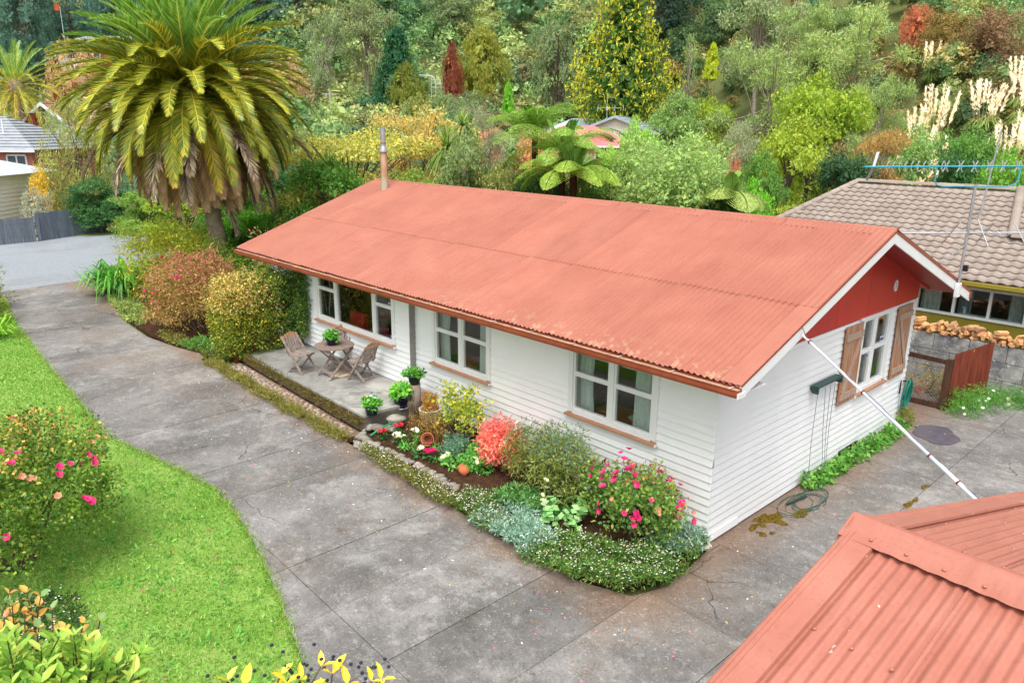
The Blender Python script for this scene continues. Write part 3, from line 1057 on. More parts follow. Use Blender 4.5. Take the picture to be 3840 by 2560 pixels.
MB().box(gx0 + .01, gx1 - .01, EY - .108, EY - .014, 2.81, 2.903).build('gutter_debris', pm('gutter_silt', S(206, 170, 146), S(150, 110, 86), 6, .95, .1, bump=.6), gut)
x = LX + .3
while x < XB:
    MB().box(x, x + .025, EY - .127, EY + .0, 2.912, 2.919).build('bracket', pm('bracket_pale', S(206, 190, 178), None, 4), gut)
    x += .92
MB().box(gx1 - .001, gx1 + .02, EY - .12, EY + .06, 2.80, 2.87).build('gutter_end', WHITE, gut)
# back gutter end seen past the gable
MB().box(XB - .2, XB + .03, YB, YB + .1, 2.80, 2.93).build('gutter_end', M_GUT, roof_o)

# flue ------------------------------------------------------------------
fl = thing('chimney_flue', 'rust streaked metal chimney flue with cowl standing on the roof', 'chimney', (-13.14, 3.22, 4.36))
t = NT('flue_steel')
c = t.mix(t.mask(t.noise(3, 4, stretch=(2, 2, .5)), .35, .65), S(206, 178, 150), S(190, 120, 84))
pz = t.n('SeparateXYZ'); t.l(t.coord('pos'), pz.inputs[0])
c = t.mix(t.mask(pz.outputs['Z'], 4.95, 4.6), c, S(190, 186, 160))
M_FLUE = t.done(c, .5, .4, .2)
M_GALV = pm('galvanised', S(190, 194, 198), S(160, 164, 170), 8, .4, .5, .6)
MB().tube([(-13.14, 3.22, 4.30), (-13.14, 3.22, 4.76)], .102, 16).build('lower_pipe', M_FLUE, fl)
MB().tube([(-13.14, 3.22, 4.765), (-13.14, 3.22, 5.43)], .098, 16).build('upper_pipe', M_FLUE, fl)
MB().lathe([(.098, 5.41), (.135, 5.42), (.135, 5.45), (.08, 5.58), (.075, 5.6)], (-13.14, 3.22, 0), 16).build('cowl', M_GALV, fl)
MB().tube([(-13.14, 3.22, 5.6), (-13.14, 3.22, 6.1)], .075, 14).build('top_pipe', M_GALV, fl)
MB().tube([(-13.14, 3.22, 5.66), (-13.14, 3.22, 5.69)], .079, 14).build('pipe_band', M_GUT, fl)
m = MB()
slope_strip(m, -13.36, -12.92, 2.95, 3.6, .012, .02)
m.build('flashing', pm('lead_flashing', S(150, 120, 108), S(110, 92, 84), 9, .6, .4), fl)

# gable fittings ----------------------------------------------------------
v = MB()
vy, vz = 6.09, 3.24
pts = [(.0215, vy + .085 * math.cos(a) * (1 if abs(math.cos(a)) < .7 else .94), vz + .115 * math.sin(a)) for a in np.linspace(0, 2 * math.pi, 16, endpoint=False)]
v.prism(pts, (0, 0, 0), (.03, 0, 0))
vent = v.build('gable_vent', WHITE, None, (.0, vy, vz), bevel=.006)
tag(vent, 'small oval white vent on the red gable', 'vent')
for q in range(3):
    MB().box(.052, .06, vy - .05, vy + .05, vz - .05 + q * .045, vz - .03 + q * .045).build('louvre', pm('vent_grey', S(200, 202, 204), None, 4), vent)

t = NT('weathered_timber')
c = t.mix(t.mask(t.noise(5, 5, .6, stretch=(3, 3, .35)), .4, .62), S(176, 112, 66), S(168, 152, 138))
c = t.mix(t.mask(t.noise(16, 4, .6, stretch=(2, 2, .2)), .58, .75), c, S(122, 76, 48))
t.bump(t.noise(30, 5, stretch=(3, 3, .3)), .4, .004)
M_SHUT = t.done(c, .8, .2)
M_BATT = pm('grey_batten', S(190, 166, 150), S(158, 134, 118), 6, .8, .2, bump=.3, stretch=(3, 3, .5))
def shutter(y0, y1, z0, z1, label, flip):
    s = thing('shutter', label, 'shutter', (.05, (y0 + y1) / 2, z0), 'timber shutters beside the gable window')
    n = 3
    w = (y1 - y0) / n
    for i in range(n):
        MB().box(.034, .058, y0 + i * w + .003, y0 + (i + 1) * w - .003, z0 + random.uniform(-.01, .01), z1).build('plank', M_SHUT, s, bevel=.003)
    for zz in (z0 + .1, z1 - .27):
        MB().box(.0585, .083, y0 + .03, y1 - .0, zz, zz + .13).build('batten', M_BATT, s, bevel=.003)
    a = (.071, y0 + .1, z0 + .23); b = (.071, y1 - .06, z1 - .27)
    if flip: a, b = (.071, y1 - .06, z0 + .23), (.071, y0 + .1, z1 - .27)
    MB().beam(a, b, .1, .022, (1, 0, 0)).build('brace', M_BATT, s)
    return s
shutter(4.05, 4.76, 1.26, 2.75, 'weathered timber shutter left of the gable window, behind the white pole', False)
shutter(6.44, 7.15, 1.24, 2.75, 'weathered timber shutter right of the gable window near the back corner', True)
# ------------------------------------------------------------------ curtains and things seen through the glass
M_LACE = pm('lace_white', S(232, 236, 232), S(206, 214, 210), 30, .85, .2)
M_GREENC = pm('curtain_sage', S(196, 208, 196), S(160, 178, 166), 8, .85, .2, stretch=(6, 6, .5))
M_DARKC = pm('curtain_navy', S(46, 46, 62), S(34, 34, 48), 20, .85, .2)
def curtain(name, label, axis, plane, u0, u1, z0, z1, mat, waves=5, amp=.03, gather=0.0):
    n = waves * 8
    vs_, fs = [], []
    for j in range(5):
        z = z0 + (z1 - z0) * j / 4
        for i in range(n + 1):
            a = i / n
            uu = u0 + (u1 - u0) * a * (1 - gather * math.sin(math.pi * j / 4))
            dd = amp * math.sin(a * waves * 2 * math.pi + .4 * j)
            vs_.append((uu, plane + dd, z) if axis == 'x' else (plane + dd, uu, z))
    w = n + 1
    for j in range(4):
        for i in range(n):
            fs.append((j * w + i, j * w + i + 1, (j + 1) * w + i + 1, (j + 1) * w + i))
    m = MB(); m.add(vs_, fs, True)
    og = (u0, plane, z0) if axis == 'x' else (plane, u0, z0)
    return tag(m.build('curtain', mat, None, og), label, 'curtain', 'curtains behind the windows')
curtain('c', 'white lace curtain at the left of the window nearest the house corner', 'x', .19, -2.92, -2.44, 1.38, 2.72, M_LACE, 4, gather=.15)
curtain('c', 'white lace curtain at the right of the window nearest the house corner', 'x', .19, -1.62, -1.2, 1.38, 2.72, M_LACE, 3, gather=.2)
curtain('c', 'white curtain at the left of the window over the small rose', 'x', .19, -6.86, -6.36, 1.38, 2.72, M_LACE, 4, gather=.12)
curtain('c', 'narrow white curtain at the right of the window over the small rose', 'x', .19, -5.46, -5.2, 1.38, 2.72, M_LACE, 2, gather=.1)
curtain('c', 'sage curtain on the left in the gable window', 'y', -.2, 4.9, 5.25, 1.36, 2.72, M_GREENC, 4)
curtain('c', 'sage curtain on the right in the gable window', 'y', -.2, 5.6, 6.08, 1.36, 2.72, M_GREENC, 5)
dc = curtain('c', 'dark curtain with two wavy white lines in the patio window', 'x', .16, -11.6, -10.95, 1.5, 2.72, M_DARKC, 2, .012)
for s_, ph in ((-11.38, 0), (-11.14, math.pi)):
    m = MB()
    pts = [(s_ + .05 * math.sin(z * 5 + ph), .135, z) for z in np.linspace(1.52, 2.7, 22)]
    m.tube(pts, .008, 5)
    m.build('wavy_line', M_LACE, dc)
# roller blinds in the near window
for u0, u1, lb in ((-2.72, -2.0, 'roller blind half drawn in the left half of the corner window'), (-1.86, -1.14, 'roller blind half drawn in the right half of the corner window')):
    b = MB().box(u0, u1, .135, .138, 2.42, 2.72).build('roller_blind', pm('blind_grey', S(196, 200, 186), None, 3), None, (u0, .136, 2.42))
    MB().tube([(u0, .137, 2.415), (u1, .137, 2.415)], .012, 6).build('bottom_bar', M_LACE, b)
    tag(b, lb, 'blind', 'roller blinds in the near window')
M_WOOD = pm('orange_wood', S(176, 92, 44), S(150, 72, 34), 5, .35, .5, stretch=(1, 6, 6))
def desk(x0, x1, y0, y1, label):
    d = thing('dresser', label, 'dresser', ((x0 + x1) / 2, (y0 + y1) / 2, .74))
    MB().box(x0, x1, y0, y1, 1.40, 1.44).build('top', M_WOOD, d, bevel=.006)
    MB().box(x0 + .03, x1 - .03, y0 + .03, y1 - .03, .80, 1.40).build('body', M_WOOD, d)
    for q in range(3):
        MB().box(x0 + .06, x1 - .06, y0 + .015, y0 + .03, .84 + q * .18, 1.0 + q * .18).build('drawer', M_WOOD, d, bevel=.004)
    for sx in (x0 + .03, x1 - .08):
        for sy in (y0 + .04, y1 - .09):
            MB().box(sx, sx + .05, sy, sy + .05, .74, .80).build('foot', M_WOOD, d)
    return d
desk(-2.55, -1.2, .32, .78, 'orange wood dresser standing inside the window nearest the corner')
desk(-6.5, -5.85, .4, .8, 'orange wood dresser inside the window over the small rose')
dz = MB()
n = 24
pts = [(-1.72 + (.2 + .015 * (k % 2)) * math.cos(2 * math.pi * k / n), .5 + (.14 + .012 * (k % 2)) * math.sin(2 * math.pi * k / n), 1.4405) for k in range(n)]
dz.prism(pts, (0, 0, 0), (0, 0, .004))
tag(dz.build('doily', M_LACE, None, (-1.72, .5, 1.44)), 'white lace doily lying on the dresser in the corner window', 'doily')
# red armchair and dark television in the living room
ac = thing('armchair', 'bright red armchair seen through the patio window', 'armchair', (-10.2, .75, .74))
M_REDC = pm('red_fabric', S(205, 30, 42), S(180, 22, 34), 12, .8, .2)
def cushion(name, x0, x1, y0, y1, z0, z1, bev):
    return MB().box(x0, x1, y0, y1, z0, z1).build(name, M_REDC, ac, bevel=bev)
cushion('seat', -10.5, -9.9, .5, 1.0, .95, 1.2, .05)
cushion('backrest', -10.53, -9.87, .28, .48, 1.0, 1.76, .07)
cushion('armrest', -10.58, -10.46, .45, 1.0, .9, 1.38, .04)
cushion('armrest', -9.94, -9.82, .45, 1.0, .9, 1.38, .04)
cushion('base', -10.47, -9.93, .4, 1.0, .74, .95, .02)
tv = thing('television', 'large dark television inside the patio window', 'television', (-11.8, .9, .74))
M_BLK = pm('black_plastic', S(26, 27, 30), S(18, 18, 20), 6, .35, .5)
MB().beam((-12.3, .75, 1.75), (-11.3, 1.15, 1.75), .06, .7).build('screen', M_BLK, tv, bevel=.008)
MB().box(-11.95, -11.7, .9, 1.0, 1.2, 1.5).build('stand', M_BLK, tv)
MB().box(-12.35, -11.2, .75, 1.2, .74, 1.2).build('cabinet', M_WOOD, tv, bevel=.01)

# ------------------------------------------------------------------ the garage in the corner
GA = Vector((3.60, -4.11, 3.5))
GRZ = math.atan2(-.05, 1.0)
GS = math.atan(.272)
grun = 4.4 / math.cos(GS)
gar = thing('garage', 'garage with salmon corrugated roof in the near right corner', 'garage', (GA.x + 2, GA.y, 0))
MG = Matrix.Translation(GA) @ Matrix.Rotation(GRZ, 4, 'Z')     # local: x along ridge, y across, z from ridge
t = NT('garage_salmon')
c = t.mix(t.mask(t.noise(2.2, 5), .3, .7), S(184, 118, 100), S(174, 108, 90))
c = t.mix(t.math('MULTIPLY', t.mask(t.noise(4, 4, stretch=(3, .3, .3)), .55, .8), .35), c, S(166, 98, 82))
spk = t.noise(9, 2, .4)
c = t.mix(t.mask(spk, .745, .76), c, S(226, 216, 204))
c = t.mix(t.math('MULTIPLY', t.mask(t.noise(1.3, 6, .7), .5, .66), .15), c, S(214, 156, 138))
c = t.mix(t.math('MULTIPLY', t.mask(t.noise(28, 5, .7), .54, .7), .4), c, S(146, 86, 72))
c = t.mix(t.math('MULTIPLY', t.mask(t.noise(6, 6, .7, stretch=(2.5, .25, .25)), .5, .68), .4), c, S(150, 90, 76))
t.bump(t.noise(40, 4), .05, .004)
M_GROOF = t.done(c, .45, .5)
GLEN = 6.5
m = MB()
for sg in (-1, 1):
    pts = [(-.0, 0, -.07), (GLEN, 0, -.07), (GLEN, sg * 4.4, -.07 - 4.4 * math.tan(GS)), (-.0, sg * 4.4, -.07 - 4.4 * math.tan(GS))]
    if sg > 0: pts = pts[::-1]
    pts = [MG @ Vector(p) for p in pts]
    m.hexa([p - Vector((0, 0, .03)) for p in pts] + pts)
groof = m.build('roof', pm('garage_deck', S(120, 90, 76), None, 4, .8, .2), gar)
gme = corr_mesh('roof_sheet', .61 + .03, grun, .61 / 8, .0105, M_GROOF, 10, 6, .005)
for i in range(10):
    x = .17 + i * .61
    Mf = MG @ Matrix.Translation((x, 0, -.032)) @ Matrix.Rotation(GS, 4, 'X') @ Matrix.Translation((0, -grun, 0))
    inst('roof_sheet', gme, groof, Mf)
    Mk = MG @ Matrix.Translation((x, 0, -.032)) @ Matrix.Rotation(-GS, 4, 'X')
    inst('roof_sheet', gme, groof, Mk)
# verge flashing: folded strip with three small ribs
def gpt(x, y, dz): return MG @ Vector((x, y, -abs(y) * math.tan(GS) + dz))
prof = [(-.012, -.13), (-.012, .004), (.0, .012), (.02, .012), (.028, .019), (.036, .012), (.052, .012), (.060, .019), (.068, .012), (.20, .010), (.205, -.012)]
for sg in (-1, 1):
    m = MB()
    y0, y1 = sg * .02, sg * 4.45
    vs_ = [gpt(px, yy, dz_) for yy in (y0, y1) for px, dz_ in prof]
    k = len(prof)
    m.add(vs_, [(i, i + 1, k + i + 1, k + i) if sg > 0 else (i, k + i, k + i + 1, i + 1) for i in range(k - 1)])
    m.build('verge_flashing', M_GROOF, groof)
# ridge cap, wavy lower edge dressed over the corrugations
m = MB()
nseg = 200
rows = []
for j, (yy, dz_) in enumerate([(-.215, .014), (-.20, .010), (-.045, .024), (-.03, .04), (0, .052), (.03, .04), (.045, .024), (.2, .010), (.215, .014)]):
    for i in range(nseg + 1):
        x = -.035 + (GLEN + .03) * i / nseg
        wv = .0035 * math.cos(2 * math.pi * (x - .17) / .1525) if j in (0, 1, 7, 8) and x > .17 else 0
        rows.append(gpt(x, yy, dz_ + wv))
w = nseg + 1
m.add(rows, [(j * w + i, j * w + i + 1, (j + 1) * w + i + 1, (j + 1) * w + i) for j in range(8) for i in range(nseg)], True)
m.build('ridge_cap', M_GROOF, groof)
m = MB()
for j, (yy, dz_) in enumerate([(-.2, .0), (0, .04), (.2, .0)]): pass
m.prism([gpt(-.037, -.2, .006), gpt(-.037, -.2, -.08), gpt(-.037, 0, -.06), gpt(-.037, .2, -.08), gpt(-.037, .2, .006), gpt(-.037, 0, .05)], (0, 0, 0), (.02, 0, 0))
m.build('ridge_end', M_GROOF, groof)
# round-headed nails
m = MB()
for sg in (-1, 1):
    for row, v_ in enumerate((.16, .98, 1.9, 2.8)):
        for k in range(26):
            x = .17 + .61 / 8 * (k * 3 + (row % 2))
            p = gpt(x, sg * v_, -.013 if v_ > .3 else .02)
            m.lathe([(.013, 0), (.013, .003), (.008, .008), (.0005, .010)], p, 8)
o = m.build('roof_nails', M_GROOF, groof); o['kind'] = 'stuff'
gw = MB()
def gq(x, y, z): 
    p = MG @ Vector((x, y, 0)); return Vector((p.x, p.y, z))
for (xa, ya, xb, yb) in ((.12, -4.2, .12, 4.2), (.12, -4.2, 6.3, -4.2), (.12, 4.2, 6.3, 4.2)):
    a, b = gq(xa, ya, 0), gq(xb, yb, 0)
    d_ = (b - a).normalized(); nn = Vector((-d_.y, d_.x, 0)) * .05
    gw.hexa([a - nn, b - nn, b + nn, a + nn] + [p + Vector((0, 0, 2.15)) for p in (a - nn, b - nn, b + nn, a + nn)])
gw.prism([gq(.08, -4.2, 2.151), gq(.08, 4.2, 2.151), gq(.08, 4.2, 2.2), gq(.08, 0, 3.36), gq(.08, -4.2, 2.2)], (0, 0, 0), (.08, 0, 0))
gw.build('wall', WHITE, gar)
for x in (-.02,):
    for sg in (-1, 1):
        m = MB(); m.hexa([gpt(-.006, sg * .0, -.20), gpt(.02, sg * .0, -.20), gpt(.02, sg * 4.42, -.20), gpt(-.006, sg * 4.42, -.20)][::(1 if sg > 0 else -1)] + [gpt(-.006, sg * .0, -.05), gpt(.02, 0, -.05), gpt(.02, sg * 4.42, -.05), gpt(-.006, sg * 4.42, -.05)][::(1 if sg > 0 else -1)])
        m.build('barge_board', WHITE, gar)

# ------------------------------------------------------------------ the side yard
# long white service pole from the barge to the garage
a = Vector((.78, .78, 3.36)); e = Vector((3.64, -.97, 2.50))
M_POLE = pm('pole_white', S(228, 230, 236), S(200, 204, 214), 3, .35, .5)
pole = thing('service_pole', 'long slanting white pole running from the red gable to the garage', 'pole', tuple(e))
L_ = e - a
MB().tube([a, a + L_ * .42], .018, 10).build('upper_section', M_POLE, pole)
MB().tube([a + L_ * .41, a + L_ * .78], .022, 10).build('middle_section', M_POLE, pole)
MB().tube([a + L_ * .77, e], .025, 10).build('lower_section', M_POLE, pole)
for k in (.05, .41, .77, .9):
    MB().tube([a + L_ * k, a + L_ * (k + .006)], .029, 10).build('clamp', pm('clamp_rust', S(120, 50, 44), None, 9), pole)
MB().tube([a + Vector((-.03, .0, .12)), a + L_ * .04], .006, 5).build('stay', pm('stay_wire', S(120, 80, 60), None, 9), pole)
cb = [a + L_ * k + Vector((0.0, .0, .04 - .03 * math.sin(k * math.pi * 4) ** 2)) for k in np.linspace(.3, 1, 14)]
MB().tube(cb, .005, 5).build('cable', pm('cable_grey', S(120, 122, 150), None, 9), pole)

# retractable clothesline cassette and its wires
M_DKG = pm('dark_green_metal', S(44, 78, 74), S(34, 62, 60), 6, .45, .5)
cl = thing('clothesline', 'dark green clothesline reel box on the gable wall with hanging lines', 'clothesline', (.06, 3.4, 1.82))
MB().box(.022, .17, 2.92, 3.88, 1.90, 1.935).build('cover', M_DKG, cl, bevel=.006)
MB().box(.022, .05, 2.95, 3.85, 1.82, 1.90).build('back_plate', M_DKG, cl)
for yy in (2.92, 3.84):
    MB().box(.05, .165, yy, yy + .04, 1.80, 1.90).build('end_bracket', M_DKG, cl, bevel=.004)
MB().tube([(.12, 2.9, 1.84), (.12, 2.97, 1.84)], .035, 12).build('winder', M_DKG, cl)
M_WIRE = pm('line_green_grey', S(92, 106, 104), None, 6, .5, .4)
for yy, ye in ((3.02, 2.88), (3.3, 3.44), (3.5, 3.5), (3.68, 3.54)):
    MB().tube([(.12, yy, 1.83), (.14, (yy + ye) / 2 , 1.0), (.2, ye, .12), (.3, ye - .4, .045)], .0045, 4).build('line', M_WIRE, cl)
M_GWIRE = pm('line_teal', S(44, 96, 84), S(60, 110, 96), 6, .5, .4)
reel = thing('line_frame', 'tangled dark green line and spreader bar lying on the concrete by the gable', 'clothesline frame', (.42, 2.5, .03))
for k in range(7):
    cx, cy = .42 + rng.normal() * .07, 2.5 + rng.normal() * .12
    rx, ry = .16 + .12 * rng.random(), .36 + .22 * rng.random()
    m = MB()
    pts = [(cx + rx * math.cos(a_), cy + ry * math.sin(a_), .045 + .012 * math.sin(3 * a_ + k)) for a_ in np.linspace(0, 6.0, 30)]
    m.tube(pts, .005, 4)
    m.build('loop', M_GWIRE, reel)
MB().beam((.22, 2.12, .06), (.32, 2.62, .07), .035, .03).build('bar', M_DKG, reel)

# coiled hose on the back corner
M_HOSE = pm('hose_teal', S(22, 138, 118), S(16, 110, 100), 8, .35, .5)
hs = thing('garden_hose', 'teal green garden hose coiled on the back corner of the gable', 'hose', (.12, 7.45, .1))
for k in range(5):
    m = MB()
    cy, rz_ = 7.5 + .035 * (k - 2.5), .26 + .12 * rng.random()
    ry = .10 + .13 * rng.random()
    pts = [(.06 + .012 * k + .02 * math.cos(a_), cy + ry * math.sin(a_) + .04 * math.sin(a_ * .5 + k), .68 + rz_ * math.cos(a_)) for a_ in np.linspace(0, 2 * math.pi * .98, 34)]
    m.tube(pts, .0125, 7)
    m.build('coil', M_HOSE, hs)
MB().tube([(.08, 7.3, .45), (.1, 7.32, .3), (.14, 7.4, .14), (.22, 7.5, .05), (.4, 7.45, .05)], .0125, 7).build('tail', M_HOSE, hs)
MB().beam((.0, 7.42, .99), (.12, 7.42, 1.0), .03, .03).build('hook', M_BLK, hs)
MB().tube([(.03, 7.22, .75), (.03, 7.22, 1.05)], .014, 8).build('tap_pipe', M_BLK, hs)

# water stain on the concrete under the hose, moss on the slabs, loose tile
def blob(cx, cy, rx, ry, z, n=26, wob=.25):
    ph = rng.random(4) * 6.28
    return [(cx + rx * (1 + wob * (math.sin(2 * a_ + ph[0]) * .5 + math.sin(3 * a_ + ph[1]) * .35 + math.sin(7 * a_ + ph[2]) * .25)) * math.cos(a_), cy + ry * (1 + wob * (math.sin(2 * a_ + ph[1]) * .5 + math.sin(5 * a_ + ph[3]) * .4)) * math.sin(a_), z) for a_ in np.linspace(0, 2 * math.pi, n, endpoint=False)]
pd = MB().add(blob(.82, 7.35, .42, .55, .0385), [tuple(range(26))])
tag(pd.build('puddle', pm('wet_patch', S(84, 82, 96), S(104, 100, 108), 5, .25, .6), None, (.82, 7.35, .0385)), 'dark wet patch on the concrete below the hose', 'puddle')
t = NT('moss_ochre')
c = t.mix(t.mask(t.noise(25, 4), .4, .6), S(128, 104, 30), S(84, 70, 28))
t.bump(t.noise(60, 4), .8, .02)
M_MOSS = t.done(c, .95, .1)
mm = MB()
for cx, cy, rx, ry in ((.2, 1.42, .1, .26), (.3, 1.66, .07, .14), (.42, 1.5, .1, .09), (.22, 1.05, .06, .12), (.42, .95, .07, .06), (.52, 1.1, .04, .05), (.5, 2.05, .06, .2), (.56, 1.98, .05, .12), (.3, 1.2, .05, .05), (1.6, 3.7, .06, .16), (1.62, 3.95, .03, .14), (1.55, 4.6, .05, .1)):
    p0 = blob(cx, cy, rx, ry, .038, 20, .5)
    top = [(cx + (x - cx) * .7, cy + (y - cy) * .7, .048) for x, y, z in p0]
    mm.add(p0 + top, [(i, (i + 1) % 20, 20 + (i + 1) % 20, 20 + i) for i in range(20)] + [tuple(range(20, 40))])
tag(mm.build('moss', M_MOSS, None, (.4, 1.4, .035)), 'ochre moss patches on the concrete beside the gable', 'moss', kind='stuff')
lt = MB().box(-.24, .24, -.15, .15, 0, .02).build('loose_tile', pm('tile_grey', S(196, 194, 188), S(170, 168, 160), 5, .8, .2, bump=.3), None, (.40, .27, .034), bevel=.004)
lt.rotation_euler = (0, 0, R(62))
tag(lt, 'pale square tile lying on the concrete near the house corner', 'tile')

# block wall, firewood, gate, rusty iron fence
M_BLOCK = None
t = NT('block_weathered')
c = t.mix(t.mask(t.noise(2.4, 6, .65), .38, .62), S(172, 172, 168), S(110, 112, 118))
c = t.mix(t.mask(t.noise(7, 5, .7, dist=1.2), .54, .66), c, S(196, 194, 184))
c = t.mix(t.math('MULTIPLY', t.mask(t.noise(3, 4), .55, .75), .4), c, S(140, 130, 100))
t.bump(t.noise(40, 5), .6, .01)
M_BLOCK = t.done(c, .92, .2)
bwall = thing('block_wall', 'weathered grey concrete block wall behind the gate', 'wall', (1, 10.98, 0))
MB().box(-7, 8, 10.99, 11.13, 0, 1.26).build('mortar', pm('mortar', S(120, 118, 112), None, 6, .95, .1), bwall)
for r_ in range(3):
    x = -7 + (.4 if r_ % 2 else 0)
    while x < 7.9:
        MB().box(x + .006, x + .79, 10.975 + random.uniform(0, .006), 11.14, r_ * .425 + .006, r_ * .425 + .419).build('block', M_BLOCK, bwall, bevel=.01)
        x += .8
# firewood: split billets stacked two or three high on the wall
M_LOG = pm('split_wood', S(226, 178, 128), S(206, 150, 100), 6, .8, .2, stretch=(3, 3, 3), rand=.2)
M_LOGB = pm('split_wood_bark', S(196, 152, 112), S(160, 122, 92), 7, .85, .2, rand=.2)
def billet(seed):
    r = random.Random(seed)
    k = r.choice((3, 4, 4, 5))
    m = MB()
    a0 = r.random() * 6
    pts = [(0, .075 * r.uniform(.7, 1.2) * math.cos(a0 + 2 * math.pi * i / k), .06 * r.uniform(.7, 1.2) * math.sin(a0 + 2 * math.pi * i / k)) for i in range(k)]
    m.prism([(-.16, y, z) for _, y, z in pts], (0, 0, 0), (.32, 0, 0))
    return m.mesh('firewood_log', M_LOG if r.random() < .7 else M_LOGB)
bil = [billet(i) for i in range(9)]
wn_ = 0
for row in range(3):
    x = -3.6 + (row % 2) * .07
    while x < 4.2:
        if row == 2 and random.random() < .35:
            x += .15
            continue
        Mx = Matrix.Translation((x, 11.08 + random.uniform(-.05, .06), 1.335 + row * .102 + random.uniform(-.015, .02))) @ Matrix.Rotation(random.uniform(-.5, .5) + (math.pi / 2 if random.random() < .75 else .5), 4, 'Z') @ Matrix.Rotation(random.uniform(-.12, .12), 4, 'Y') @ Matrix.Rotation(random.uniform(0, 6), 4, 'X')
        o = inst('firewood_log', random.choice(bil), None, Mx)
        tag(o, ('split firewood billet in the bottom layer, resting on the block wall', 'split firewood billet in the middle layer of the stack on the block wall', 'loose split firewood billet on the top layer of the wall stack')[row], 'firewood', ('bottom layer of firewood', 'middle layer of firewood', 'top layer of firewood')[row])
        x += random.uniform(.13, .17)
M_RUST = None
t = NT('rusty_iron')
c = t.mix(t.mask(t.noise(3, 5, stretch=(3, 3, .5)), .35, .65), S(132, 64, 44), S(104, 46, 34))
c = t.mix(t.mask(t.noise(6, 3, .5), .72, .75), c, S(226, 204, 150))
M_RUST = t.done(c, .75, .25)
ifn = thing('iron_fence', 'rusty red brown corrugated iron fence panel beside the gate', 'fence', (.6, 10, 0))
fme = corr_mesh('iron_sheet', .95, 1.30, .95 / 12, .009, M_RUST, 6, 1)
p0 = Vector((.45, 9.05, .05)); p1 = Vector((.72, 10.93, .05))
dirn = (p1 - p0).normalized()
for i in range(2):
    q = p0 + dirn * .94 * i
    xax = dirn; zax = Vector((dirn.y, -dirn.x, 0)); yax = Vector((0, 0, 1))
    Mx = Matrix(((xax.x, yax.x, zax.x, q.x), (xax.y, yax.y, zax.y, q.y), (xax.z, yax.z, zax.z, q.z), (0, 0, 0, 1)))
    inst('iron_sheet', fme, ifn, Mx)
M_OLDW = pm('old_dark_timber', S(104, 72, 58), S(74, 56, 46), 6, .9, .15, bump=.5, stretch=(3, 3, .6))
MB().beam(p0 + Vector((-.06, .4, .3)), p1 + Vector((-.06, 0, .3)), .04, .08).build('rail', M_OLDW, ifn)
MB().beam(p0 + Vector((-.06, .0, 1.05)), p1 + Vector((-.06, 0, 1.05)), .04, .08).build('rail', M_OLDW, ifn)
gate = thing('garden_gate', 'old timber framed gate with wire netting beside the rusty fence', 'gate', (.1, 9.0, 0))
gx = lambda s_: Vector((-.62 + s_, 8.98 + .06 * s_, 0))
MB().beam(gx(1.0) + Vector((0, 0, .02)), gx(1.0) + Vector((0, 0, 1.22)), .14, .12, (0, 1, 0)).build('post', M_OLDW, gate)
MB().beam(gx(0.0) + Vector((0, 0, .02)), gx(0.0) + Vector((0, 0, 1.2)), .1, .1, (0, 1, 0)).build('post', M_OLDW, gate)
MB().beam(gx(.0) + Vector((0, 0, 1.18)), gx(.98) + Vector((0, 0, 1.14)), .06, .1).build('rail', M_OLDW, gate)
MB().beam(gx(.0) + Vector((0, 0, .1)), gx(.98) + Vector((0, 0, .1)), .06, .12).build('rail', M_OLDW, gate)
net = MB()
for k in range(-14, 22):
    for s2 in (1, -1):
        xa = k * .075; pts = []
        for zz in (.16, 1.12):
            pts.append(((xa + s2 * (zz - .16) * .9), zz))
        (xa0, za), (xb0, zb) = pts
        # clip to the gate width
        def clipx(xa0, za, xb0, zb):
            out = []
            for xx, zz, xo, zo in ((xa0, za, xb0, zb), (xb0, zb, xa0, za)):
                xc = min(max(xx, .05), .93)
                tt = 0 if xo == xx else (xc - xx) / (xo - xx)
                out.append((xc, zz + (zo - zz) * tt))
            return out
        if max(xa0, xb0) < .06 or min(xa0, xb0) > .92: continue
        (x1_, z1_), (x2_, z2_) = clipx(xa0, za, xb0, zb)
        net.tube([gx(x1_) + Vector((0, -.01, z1_)), gx(x2_) + Vector((0, -.01, z2_))], .0035, 3, False)
net.build('wire_netting', M_GALV, gate)

# ------------------------------------------------------------------ aerial on the barge
M_ALU = pm('aluminium', S(206, 210, 216), S(180, 184, 192), 6, .35, .5, .5)
M_TEAL = pm('teal_tube', S(60, 186, 206), S(44, 160, 186), 6, .4, .5)
Rv = Vector((RD[0], RD[1], 0))
an = thing('television_aerial', 'television aerial with teal boom on a mast at the back barge', 'aerial', (.8, 7.22, 3.0))
base = Vector((.79, 7.22, 3.02))
MB().tube([base, base + Vector((0, 0, 2.14))], .028, 10).build('mast', M_GALV, an)
MB().box(.75, .83, 7.14, 7.3, 2.98, 3.26).build('bracket', WHITE, an, bevel=.01)
MB().tube([base + Vector((0, .02, 1.0)), Vector((.7, 6.35, 3.75))], .01, 6).build('stay', M_GALV, an)
c1_ = base + Vector((0, 0, 1.22))
bd = (Rv + Vector((0, 0, .012))).normalized()
MB().tube([c1_ - bd * 1.55, c1_ + bd * 2.6], .02, 8).build('lower_boom', M_ALU, an)
dv = Vector((FD[0], FD[1], 0))
for k, ln, tz in ((-1.5, .10, .4), (-.32, .34, -.6), (.34, .32, -.6), (.3, .32, .6), (.6, .1, .3), (1.0, .28, .5), (1.6, .26, .5), (2.2, .24, .5)):
    cpt = c1_ + bd * k
    dd_ = (dv * .6 + Vector((0, 0, tz))).normalized()
    MB().tube([cpt - dd_ * ln, cpt + dd_ * ln], .011, 5).build('element', M_ALU, an)
MB().box(.82, .9, 7.2, 7.28, 3.50, 3.62).build('amplifier', M_BLK, an, bevel=.008)
